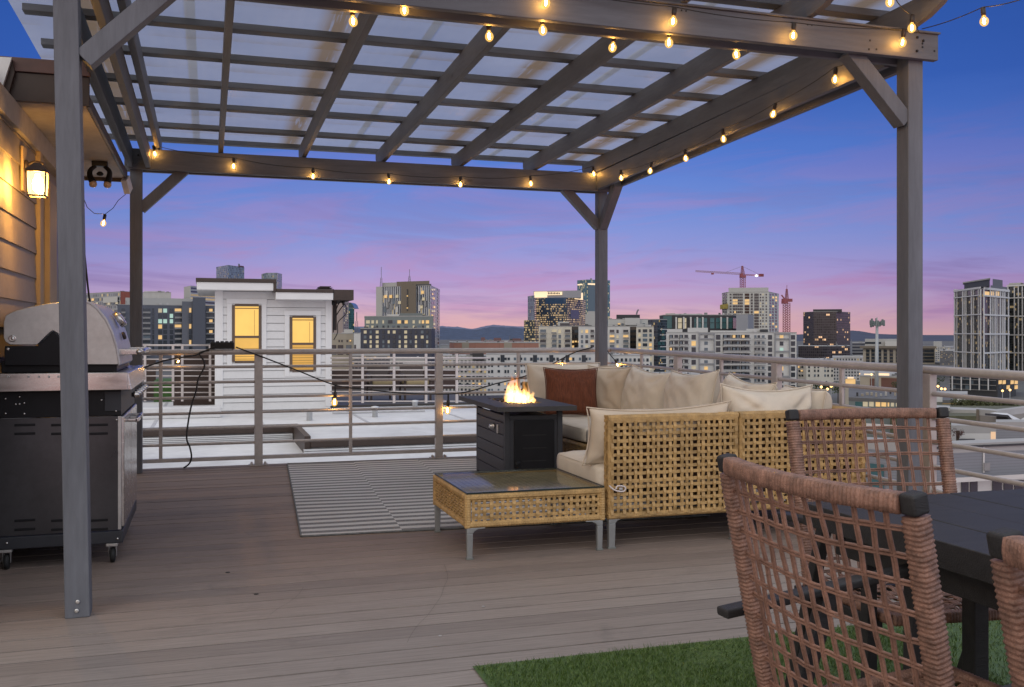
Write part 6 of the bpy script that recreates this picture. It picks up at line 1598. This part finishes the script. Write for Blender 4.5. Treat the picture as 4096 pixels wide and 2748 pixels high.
# white low apartments under the top rail (centre)
b = Bld('apartment_building', 'long white apartment row seen through the railing behind the flames', 'building', [(1945, 200), (2440, 205)], 1414, f_white, 16)
r = random.Random(77)
for j, v in enumerate((1437, 1462, 1487, 1512, 1537, 1562)):
    for u in range(1952, 2440, 13):
        k = (u//13) % 5
        if k == 4: b.rect(0, u-2, u+14, 1420, 1448, 'd', 'dark_panel') if j == 0 else None
        elif k != 2: b.rect(0, u+r.uniform(-1, 1), u+r.uniform(6, 10), v-7, v+r.uniform(3, 6), r.choice('dddddddbbbw'))
b = Bld('apartment_building', 'grey terraced flats with warm lights seen through the railing', 'building', [(1745, 230), (1950, 225)], 1422, c_clut, 16); b.block(0, 1890, 1935, 1412, 1440, f_dark, 'roof_storey', 5, 1); b.grid(0, [1790, 1815, 1840, 1870, 1895, 1920], [1480, 1505, 1535], 9, 8, 'wddd', 12)
b = Bld('low_building', 'flat white roofed block with dark lettering seen left of the railing post', 'building', [(1540, 170), (1705, 168)], 1435, f_white, 14); 
for i, (w_, h_) in enumerate(((5, 8), (4, 7), (6, 8), (4, 6), (5, 7), (4, 8))): b.rect(0, 1566+i*8, 1566+i*8+w_, 1450, 1450+h_, 'd', 'sign_letter')
b = Bld('low_building', 'dark street-level block under the navy apartment building', 'building', [(1400, 150), (1560, 150)], 1418, c_clutd, 14); b.grid(0, [1460, 1555, 1500], [1430], 10, 6, 'ww', 1)
b = Bld('apartment_building', 'white apartments right of the corner post under the rail', 'building', [(2430, 215), (2600, 215)], 1420, f_white, 14); b.grid(0, lsp(2470, 2590, 8), [1440, 1462, 1485], 9, 13, 'dddb', 3)
b = Bld('low_building', 'row of grey roofs below the glass block seen through the right railing', 'building', [(2590, 205), (2900, 205)], 1498, c_clutd, 14)
# rooftop clutter: plant boxes, flues and aerials
clm = [mat('roof_plant_pale', (.38, .38, .385), .7, var=.2), mat('roof_plant_grey', (.17, .175, .18), .7, var=.2), mat('roof_plant_dark', (.06, .06, .065), .6, var=.2)]
rc = random.Random(77)
for (s_, vt, pts, tref) in list(ALLB):
    best = max(range(len(pts)-1), key=lambda i: pts[i+1][0]-pts[i][0]); u0, u1 = pts[best][0], pts[best+1][0]; T = pts[best][1]
    if u1-u0 < 45 or T < 160: continue
    v_ = Y0-(s_.ztop-H)*F/T
    for k in range(min(7, int((u1-u0)/28))):
        u = rc.uniform(u0+4, u1-14); w_ = rc.uniform(5, 16); h_ = rc.uniform(3, 8)
        s_.block(best, u, u+w_, v_-h_, v_+1, rc.choice(clm), 'roof_unit', T*.012, -T*rc.uniform(.004, .02))
    if rc.random() < .7:
        u = rc.uniform(u0+5, u1-5); a = s_.hit(best, u, v_); m = MB(); hh = rc.uniform(8, 18)*T/F; d_ = Vector((*FW, 0))*T*.01; m.tube([a+d_, a+d_+Vector((0, 0, hh))], T*.00022, 5); m.tube([a+d_+Vector((-hh*.12, 0, hh*.8)), a+d_+Vector((hh*.12, 0, hh*.8))], T*.00016, 4); m.build('aerial', clm[1], s_.root)
# trees in the streets on the right
leafm = mat('street_tree_leaves', (.035, .055, .018), .8, var=.6, scale=.8); trunkm = mat('tree_bark', (.05, .035, .025), .9)
leafm2 = mat('olive_shrub_leaves', (.075, .085, .035), .8, var=.5, scale=1.2)
def tree(label, u, v0, v1, w_, t, mt, seed, group, n=260, gz=None):
    """v0 crown top, v1 ground"""
    a = at(u, v1, t); top = at(u, v0, t).z; hh = top-a.z; W = w_*t/F; g0 = Vector((a.x, a.y, gz if gz is not None else min(a.z, GZ)))
    tr = thing('tree', label, 'tree', g0, group)
    MB().tube([g0, a+Vector((W*.05, 0, hh*.35)), a+Vector((0, 0, hh*.75))], W*.05, 6, rf=lambda i, q: max(.05, W*.055*(1-q*.7))).build('trunk', trunkm, tr)
    r = random.Random(seed); m = MB()
    lobes = [(Vector((r.uniform(-.32, .32)*W, r.uniform(-.3, .3)*W, hh*r.uniform(.45, .82))), r.uniform(.2, .36)*W) for _ in range(7)]
    for i in range(n):
        c, R_ = r.choice(lobes); d = Vector((r.gauss(0, 1), r.gauss(0, 1), r.gauss(0, .8))).normalized()*R_*r.uniform(.5, 1.05)
        p = a+c+d; 
        if p.z > top: p.z = top-r.uniform(0, .1)*hh
        s = W*r.uniform(.035, .08); q1 = Vector((r.gauss(0, 1), r.gauss(0, 1), r.gauss(0, 1))).normalized()*s; q2 = q1.cross(Vector((r.gauss(0, 1), r.gauss(0, 1), r.gauss(0, 1)))).normalized()*s*.7
        m.add([p-q1, p+q2, p+q1, p-q2], ((0, 1, 2, 3),))
    m.build('crown', mt, tr, recalc=False)
slope_m = mat('scrub_slope', (.075, .078, .045), .95, var=.5, scale=1.5, patch=.5, pcol=(.05, .045, .035), pscale=.6)
m = MB(); q = [at(3560, 1664, 55), at(4400, 1664, 55), at(4400, 1596, 112), at(3560, 1596, 112)]; m.add(q+[Vector((p.x, p.y, GZ-.5)) for p in q], ((0, 1, 2, 3), (0, 4, 5, 1), (1, 5, 6, 2), (2, 6, 7, 3), (3, 7, 4, 0))); struct(m.build('slope', slope_m))
TGp = 'street trees below the right railing'
for i, (u, v0, v1, w_, t, lb) in enumerate(((3262, 1520, 1580, 50, 150, 'dark street tree just above the big cream cushion'), (3300, 1524, 1585, 60, 145, 'dark tree with tiny amber lights beside the baluster'), (3350, 1528, 1590, 55, 140, 'dark tree left of the lit kiosk'),
        (3588, 1515, 1590, 40, 150, 'slim dark tree by the brick hall'), (3745, 1500, 1560, 50, 210, 'tree left of the dark mid-rise'))): tree(lb, u, v0, v1, w_, t, leafm, i+3, TGp)
for i, (u, v0, v1, w_, lb) in enumerate(((3835, 1588, 1650, 70, 'leftmost olive shrub on the slope below the mid-rise'), (3885, 1590, 1650, 80, 'second olive shrub along the slope'), (3940, 1596, 1652, 80, 'middle olive shrub along the slope'), (3995, 1602, 1655, 80, 'fourth olive shrub toward the picture edge'), (4055, 1606, 1655, 90, 'last olive shrub cut by the right picture edge'))):
    tree(lb, u, v0, v1, w_, 80, leafm2, i+40, 'olive shrubs on the slope at the right', 420, at(u, v1-18, 80).z)
# street lamps glowing
lampm = emis('amber_street_glow', (1, .56, .18), 4, False)
for i, (u, v, t, lb) in enumerate(((3285, 1548, 140, 'amber light low in the trees above the cream cushion'), (3310, 1556, 140, 'amber light right of the first tree light'), (3325, 1545, 140, 'amber street lamp left of the kiosk'), (3372, 1530, 170, 'street lamp beside the kiosk'), (3441, 1495, 230, 'round lamp left of the brick hall'), (3486, 1498, 190, 'lamp over the brick hall entrance'),
        (3752, 1545, 150, 'amber lamp at the left of the mid-rise forecourt'), (3766, 1555, 150, 'second amber lamp in the mid-rise forecourt'), (3780, 1556, 150, 'third amber lamp in the forecourt'), (4010, 1563, 160, 'lamp near the right end of the mid-rise'), (4040, 1560, 160, 'rightmost lamp of the mid-rise forecourt'))):
    sl_ = thing('street_lamp', lb, 'street lamp', Vector((at(u, v, t).x, at(u, v, t).y, GZ)), 'glowing street lamps in the district below')
    MB().tube([Vector((at(u, v, t).x, at(u, v, t).y, GZ)), at(u, v, t)], .05, 6).build('pole', polem, sl_); MB().lathe(at(u, v, t), [(.04, -.18), (.17, -.08), (.17, .08), (.04, .18)], 10).build('lamp_head', lampm, sl_, smooth=True)
# low buildings close on the right
b = Bld('terrace_building', 'grey-green low building with a row of warm lit windows left of the near right post', 'building', [(3395, 75), (3640, 72)], 1590, f_teal, 14, roof=ROOFD)
for (u0, u1, s) in ((3421, 3450, 't'), (3452, 3471, 'p'), (3477, 3495, 'p'), (3503, 3521, 'w'), (3526, 3545, 'w'), (3551, 3557, 'w'), (3564, 3576, 'p'), (3584, 3600, 'p')): b.rect(0, u0, u1, 1607, 1626, s)
rr = random.Random(8)
for k in range(9): 
    u = 3425+k*19; b.block(0, u, u+rr.uniform(7, 12), 1590-rr.uniform(8, 16), 1591, random.Random(k).choice([f_beige, f_dark, f_light]), 'terrace_seat', .5, -1.-rr.uniform(0, 4))
b = Bld('low_building', 'white flat-roofed shed behind the near right post', 'building', [(3700, 95), (3870, 95)], 1576, f_white, 5)
b = Bld('low_building', 'ochre low building beside the olive shrubs', 'building', [(3770, 85), (3826, 85)], 1601, facade('ochre', (.30, .19, .07), line=20), 8, roof=ROOFD)
b = Bld('low_building', 'scattered pale roofs between the shrubs and the near houses', 'building', [(3640, 62), (3905, 60)], 1632, redr, 2, roof=ROOF); b.block(0, 3740, 3800, 1627, 1640, f_light, 'roof_box', 2, .5)
lap = facade('blue_grey_lap_siding', (.185, .20, .225), line=.088, lw=.1, dark=.62, var=.04)
f_taupe = facade('taupe_render', (.20, .185, .17), line=30)
b = Bld('house', 'taupe rendered house with sloping white roof at the right edge', 'house', [(3906, 44), (3986, 43), (4200, 47)], 1638, f_taupe, 1.0); b.rect(0, 3888+20, 3918, 1637, 1712, f_brown, 'rusty_strip', .05)
m = MB(); q = [at(3960, 1652, 42), at(4026, 1660, 42), at(4110, 1760, 42), at(4200, 1760, 42), at(4200, 1640, 46), at(4030, 1642, 46)]; m.add(q, ((0, 1, 2, 3, 4, 5),)); m.build('white_roof', membrane, b.root, recalc=False)
m = MB(); m.bar(at(3942, 1657, 41.9), at(4030, 1664, 41.9), .07, .09); m.bar(at(4030, 1664, 41.9), at(4100, 1745, 41.9), .07, .09); m.build('roof_edge', charm, b.root)
b = Bld('house', 'blue-grey house volume with white roof below the taupe house', 'house', [(3984, 36), (4200, 36)], 1690, lap, 1.2)
b = Bld('roof_terrace', 'white walled roof terrace with dark furniture and a lit doorway', 'terrace', [(3805, 33), (3984, 33)], 1704, f_white, 1.2, zb=-6); b.rect(0, 3963, 3982, 1727, 1778, emis('peach_door_light', (1, .62, .36), .55, False, base=(.4, .3, .2)), 'lit_doorway')
b.block(0, 3835, 3900, 1752, 1782, charm, 'terrace_sofa', .3, .5); b.block(0, 3904, 3945, 1758, 1782, f_light, 'covered_chair', .3, .6)
tree('dry brown potted plant on the white terrace', 3829, 1706, 1775, 40, 32.6, mat('dry_leaves', (.07, .03, .025), .9, var=.5, scale=5), 70, 'terrace plant', 300)
b = Bld('house', 'near blue-grey clapboard house with wide windows at the lower right', 'house', [(3440, 30), (3733, 28.6), (4250, 30)], 1782, lap, 1.0, tref=1, roof=ROOF)
b.rect(1, 3733, 4250, 1776, 1784, charm, 'parapet_cap', .06); b.rect(0, 3440, 3733, 1700, 1712, slab_l, 'roof_line', .05)
b.rect(1, 3930, 3936, 1786, 1890, 'S', 'corner_board', .03); b.rect(1, 3931, 3955, 1850, 1882, balc, 'wall_vent', .06)
b.rect(1, 3780, 4250, 1893, 1911, slab_l, 'eave', .35); b.rect(1, 3733, 4250, 1912, 2060, f_white, 'lower_wall', .05)
for (u0, u1) in ((3838, 3866), (3873, 3902), (3962, 3999), (4007, 4043), (4050, 4087)): b.rect(1, u0, u1, 1920, 1972, 'd', 'window', .09)
b.rect(0, 3480, 3537, 1855, 1960, 't', 'window', .05)

# ------------------------------------------------------------------ neighbour's stepped white roof and rooftop house
nb_ = thing('neighbour_building', 'stepped white-membrane roof of the next building beyond the railing', 'building', (2, 16, -6))
ZR = -.40
m = MB(); m.bb((-9, 17.3, ZR-.25), (7.0, 24, ZR)); m.bb((1.52, 15.2, ZR-.30), (7.0, 17.298, ZR-.055)); m.build('upper_roof', membrane, nb_)
m = MB(); m.bb((-9, 10.2, -1.0), (7.0, 17.28, ZR-.26)); m.bb((-9, 10.2, -14), (7.0, 24, -1.02)); m.build('lower_roof', membrane, nb_)
m = MB(); m.bb((-9, 17.22, ZR-.12), (1.50, 17.298, ZR+.02)); m.bb((1.42, 15.15, ZR-.29), (1.515, 17.22, ZR+.02)); m.bb((1.515, 15.12, ZR-.16), (7.0, 15.198, ZR-.04)); m.build('roof_fascia', brownm, nb_, bevel=.006)
m = MB()
for k in range(4): m.bb((-9, 17.12-k*.02, ZR-.16-k*.028), (1.40, 17.20, ZR-.14-k*.028))
for k in range(4): m.bb((1.40, 15.02-k*.02, ZR-.20-k*.03), (7.0, 15.11, ZR-.178-k*.03))
m.build('ribbed_gutter', corr, nb_, bevel=.004)
# roof seams, vents and pipes
seamm = mat('membrane_seam', (.40, .40, .41), .6, var=.2)
m = MB()
for k in range(7): x = -4.6+k*1.83; m.bb((x, 17.31, ZR+.0005), (x+.06, 23.9, ZR+.006))
for k in range(3): m.bb((-8.9, 11.4+k*1.9, -.9995+.34), (1.4, 11.46+k*1.9, -.654))
m.build('membrane_seam', seamm, nb_)
for i, (u, v) in enumerate(((1500, 1668), (1238, 1682), (1660, 1640))):
    q = pz(u, v, ZR); MB().lathe(q, [(.055, 0), (.055, .16), (.075, .165), (.075, .20), (.03, .21)], 12).build('roof_vent', corr, nb_, smooth=True)
m = MB(); a_ = pz(1330, 1658, ZR); b2_ = pz(1700, 1649, ZR); m.tube([a_+Vector((0, 0, .03)), b2_+Vector((0, 0, .03))], .018, 6); m.build('conduit', seamm, nb_)
# curb in front of the terrace on the left
m = MB(); m.bb((-6, 19.2, ZR), (.24, 19.6, ZR+.21)); m.build('roof_curb', membrane, nb_, bevel=.02)
hz = at(1090, 1335, 20.2); HY = hz.y
def hp(u): return pY(u, 1335, HY).x
def hv(v, u=1090): return pY(u, v, HY).z
hx0, hx1 = hp(866), hp(1321)
wh = thing('rooftop_house', 'white clapboard rooftop house with two glowing yellow windows', 'house', ((hx0+hx1)/2, HY, ZR))
zb_h, zt_h = ZR+.0, hv(1160)
m = MB(); e = .165; z = zb_h
wxs = [(hp(934), hp(1040), hv(1446), hv(1222)), (hp(1164), hp(1258), hv(1484), hv(1267))]
while z < hv(1172):
    a, b_ = hx0, hx1
    m.add([(a, HY-.012, z+.011), (b_, HY-.012, z+.011), (b_, HY+.02, z+.011), (a, HY+.02, z+.011), (a, HY+.006, z+e), (b_, HY+.006, z+e), (b_, HY+.02, z+e), (a, HY+.02, z+e)], ((0, 3, 2, 1), (4, 5, 6, 7), (0, 1, 5, 4), (1, 2, 6, 5), (2, 3, 7, 6), (3, 0, 4, 7)))
    z += e
m.build('siding', white, wh)
m = MB(); m.bb((hx0, HY+.021, zb_h), (hx1, HY+2.6, hv(1172))); m.bb((hx0, HY+.021, hv(1171.9)), (hp(1095), HY+2.6, hv(1128))); m.build('wall', mat('lap_shadow_backing', (.22, .22, .23), .8), wh)  # grey backing seen through the open laps, standing in for lap shadow lines
m = MB(); m.bb((hx0-.03, HY-.018, zb_h+.06), (hp(892), HY+.1, hv(1150))); m.build('corner_board', whitetrim, wh, bevel=.004)
m = MB(); m.bb((hp(1302), HY-.018, zb_h+.06), (hx1+.03, HY+.1, hv(1200))); m.build('corner_board', whitetrim, wh, bevel=.004)
m = MB(); m.bb((hx0-.032, HY+.1, zb_h+.06), (hx0-.001, HY+.2, hv(1150))); m.build('corner_board', whitetrim, wh, bevel=.004)
yellow = emis('yellow_room_light', (1, .60, .15), .80, False, base=(.3, .2, .05), var=.28, scale=1.1)
yellow2 = emis('yellow_blind_light', (1, .50, .09), .48, False, base=(.3, .2, .05), var=.3, scale=2)
yellow3 = emis('amber_room_light', (1, .55, .12), .60, False, base=(.3, .2, .05), var=.3, scale=1.6)
frb = mat('brown_window_frame', (.11, .075, .052), .5)
for i, (a, b_, z0, z1) in enumerate(wxs):
    tw = .065
    wn_ = MB()
    for (p, q) in (((a, z0), (a, z1)), ((b_, z0), (b_, z1))): wn_.bb((p[0]-.028, HY-.035, z0), (p[0]+.028, HY+.02, z1))
    zm = z0+(z1-z0)*(.44 if i == 0 else .50)
    for zz_ in (z0, z1, zm): wn_.bb((a+.029, HY-.034, zz_-.024), (b_-.029, HY+.02, zz_+.024))
    wo = wn_.build('window', frb, wh, bevel=.003)
    t_ = MB(); e_ = .10
    t_.bb((a-.03-e_, HY-.022, z0-.03-e_*.9), (a-.03, HY+.01, z1+.03)); t_.bb((b_+.03, HY-.022, z0-.03-e_*.9), (b_+.03+e_, HY+.01, z1+.03)); t_.bb((a-.03-e_*1.1, HY-.027, z1+.031), (b_+.03+e_*1.1, HY+.01, z1+.031+e_)); t_.bb((a-.029, HY-.022, z0-.03-e_*.9), (b_+.029, HY+.01, z0-.031))
    t_.build('trim', whitetrim, wo, bevel=.003)
    p_ = MB(); p_.bb((a+.026, HY-.020, zm+.02), (b_-.026, HY-.015, z1-.02)); p_.build('pane', yellow, wo)
    p_ = MB(); p_.bb((a+.026, HY-.020, z0+.02), (b_-.026, HY-.015, zm-.02)); p_.build('pane', yellow2 if i else yellow3, wo)
    bl = MB()
    bl.bb((a+(b_-a)*.78, HY-.024, zm+.03), (a+(b_-a)*.78+.008, HY-.022, z1-.1)); bl.bb((a+.03, HY-.0245, z1-.075), (b_-.03, HY-.0215, z1-.055))
    for k in range(5 if i == 0 else 9): zz_ = z0+.05+k*.055; bl.bb((a+.03, HY-.025, zz_), (b_-.03, HY-.022, zz_+.010))
    bl.build('blind', mat('blind_slat_%d' % i, (.30, .17, .05), .6), wo)
# two overlapping flat roofs
def slab(u0, u1, vt_, vb_, d0, mt, nm, y0_=-.45, y1_=3.):
    m = MB(); m.bb((pY(u0, 1335, HY+y0_).x, HY+y0_, pY(u0, vb_, HY+y0_).z), (pY(u1, 1335, HY+y0_).x, HY+y1_, pY(u0, vt_, HY+y0_).z)); return m.build(nm, mt, wh, bevel=.006)
slab(787, 1094, 1127, 1158, 0, whitetrim, 'fascia'); slab(783, 1106, 1111, 1126, 0, brownm, 'roof', -.48, 3.02); slab(1094.5, 1105, 1126.5, 1165, 0, brownm, 'roof_step', -.47, 3.)
slab(1104, 1333, 1168, 1197, 0, whitetrim, 'fascia', -.44, 2.9); slab(1106, 1334, 1155, 1167.5, 0, brownm, 'roof', -.47, 2.95); slab(1334.5, 1415, 1158, 1200, 0, brownm, 'roof', -.43, 2.7)
m = MB(); 
for k in range(3): m.bb((hp(1282)+k*.02, HY+.4, hv(1156)+.02+k*.03), (hp(1345)-k*.03, HY+1.0, hv(1156)+.035+k*.03))
m.build('roof_vent', brownm, wh)
m = MB(); m.bar((hp(1349), HY+.3, hv(1200)), (hp(1349), HY+.3, hv(1320)), .05, .05, (0, 1, 0)); m.bar((hp(1368), HY+1.4, hv(1200)), (hp(1368), HY+1.4, hv(1320)), .05, .05, (0, 1, 0)); m.build('bracket_post', brownm, wh)
# dark lights and wires under the right eave
t = thing('hanging_lamp', 'unlit dark string bulbs and wires under the right eave of the white house', 'lamp', (hp(1350), HY, hv(1200)))
m = MB()
for u, v in ((1332, 1212), (1373, 1210)): c = pY(u, v, HY+.1); m.lathe(c, [(.012, .06), (.03, .03), (.034, -.01), (.018, -.05)], 10)
m.build('bulb', rubber, t, smooth=True)
m = MB(); m.tube(curve([pY(u, v, HY+.1) for u, v in ((1340, 1250), (1352, 1220), (1366, 1204), (1376, 1216), (1362, 1236), (1345, 1262), (1336, 1285), (1333, 1330))], 4), .012, 5); m.tube(curve([pY(u, v, HY+.1) for u, v in ((1372, 1205), (1388, 1240), (1378, 1262), (1352, 1290), (1350, 1330), (1335, 1360))], 4), .010, 5); m.build('wire', rubber, t)
# second railing, terrace, brown wall
def rail2(label, u0, u1, t, vt_, vb_, rows, posts):
    tt_ = thing('terrace_railing', label, 'railing', at(u0, vb_, t))
    for i, v in enumerate(rows):
        m = MB(); m.tube([at(u0, v, t), at(u1, v, t)], .020 if i == 0 else .013, 6); m.build('rail', railm2, tt_, smooth=True)
    for u in posts: m = MB(); m.bar(at(u, vb_, t), at(u, vt_, t), .05, .05, (0, 1, 0)); m.build('post', railm2, tt_)
rail2('pale railing of the neighbouring terrace left of the white house', 540, 868, 20.6, 1380, 1605, (1381, 1415, 1437, 1461, 1482, 1504, 1548, 1570), (580, 692, 729, 840, 866))
rail2('pale railing of the dark furnished terrace right of the white house', 1322, 1960, 20.2, 1415, 1612, (1432, 1448, 1480, 1501, 1542, 1566, 1605), (1450, 1576, 1704, 1827))
bw = mat('dark_brown_boards', (.045, .026, .020), .6, var=.3, scale=2, stretch=(1, 1, 12))
t = thing('terrace_wall', 'dark brown boarded wall between the terrace railing and the white house', 'wall', at(778, 1560, 21.5)); m = MB(); a = at(693, 1560, 21.5); c = at(862, 1410, 21.5); m.bb((a.x, a.y, ZR), (c.x, a.y+.08, c.z)); m.build('boards', bw, t)
t = thing('terrace_wall', 'low brown wall at the far left of the terrace', 'wall', at(590, 1450, 23)); m = MB(); a = at(560, 1470, 23); c = at(622, 1438, 23); m.bb((a.x, a.y, ZR), (c.x, a.y+.08, c.z)); m.build('boards', bw, t)
tm = mat('terrace_turf', (.04, .10, .02), .9, var=.3, scale=30)
m = MB(); a = at(615, 1528, 22.5); c = at(694, 1528, 22.5); m.bb((a.x, a.y, ZR+.01), (c.x, a.y+1.5, a.z+.02)); o = m.build('turf_mat', tm); tag(o, 'bright green turf mat on the terrace left of the white house', 'turf mat')
m = MB(); a = at(1322, 1605, 23); c = at(1446, 1605, 23); m.bb((a.x, a.y, ZR+.01), (c.x, a.y+1.3, max(a.z, ZR+.03))); o = m.build('turf_mat', tm); tag(o, 'green turf mat behind the railing right of the white house', 'turf mat')
m = MB(); a = at(1322, 1617, 21); c = at(1990, 1617, 21); m.bb((a.x, a.y-.2, ZR+.003), (c.x, a.y+9, ZR+.05)); struct(m.build('terrace_floor', woodd))
t = thing('terrace_wall', 'dark brown back wall of the furnished terrace', 'wall', at(1500, 1500, 26)); m = MB(); a = at(1316, 1600, 27); c = at(1868, 1490, 27); m.bb((a.x, a.y, ZR), (c.x, a.y+.1, at(1316, 1482, 27).z)); m.build('boards', bw, t)
# terrace furniture
cushm = mat('khaki_cushion', (.30, .24, .13), .9)
def tchair(label, u, t, w_):
    o = thing('terrace_chair', label, 'chair', at(u, 1600, t), 'dark lounge chairs on the next terrace')
    a = at(u-w_/2, 1600, t); c = at(u+w_/2, 1600, t); W = c.x-a.x
    z = ZR+.05
    m = MB(); 
    for x in (a.x+.03, c.x-.03):
        for y in (a.y, a.y+.6): m.bar((x, y, z), (x, y, z+.42), .045, .045, (0, 1, 0))
        m.bar((x, a.y-.02, z+.60), (x, a.y+.66, z+.60), .06, .03); m.bar((x, a.y+.02, z+.4), (x, a.y-.02, z+.6), .04, .04, (0, 1, 0))
    m.bb((a.x+.055, a.y+.02, z+.30), (c.x-.055, a.y+.6, z+.36)); m.bar(((a.x+c.x)/2, a.y+.62, z+.36), ((a.x+c.x)/2, a.y+.78, z+.82), W-.1, .05, (0, 1, 0)); m.build('frame', brownm, o, bevel=.006)
    m = MB(); m.bb((a.x+.06, a.y-.01, z+.362), (c.x-.06, a.y+.58, z+.47)); m.build('seat_cushion', cushm, o, bevel=.03)
tchair('left dark lounge chair with khaki cushion on the next terrace', 1535, 22.2, 110); tchair('right dark lounge chair with wide khaki cushion on the next terrace', 1675, 22.2, 120)
bpy.context.view_layer.update()
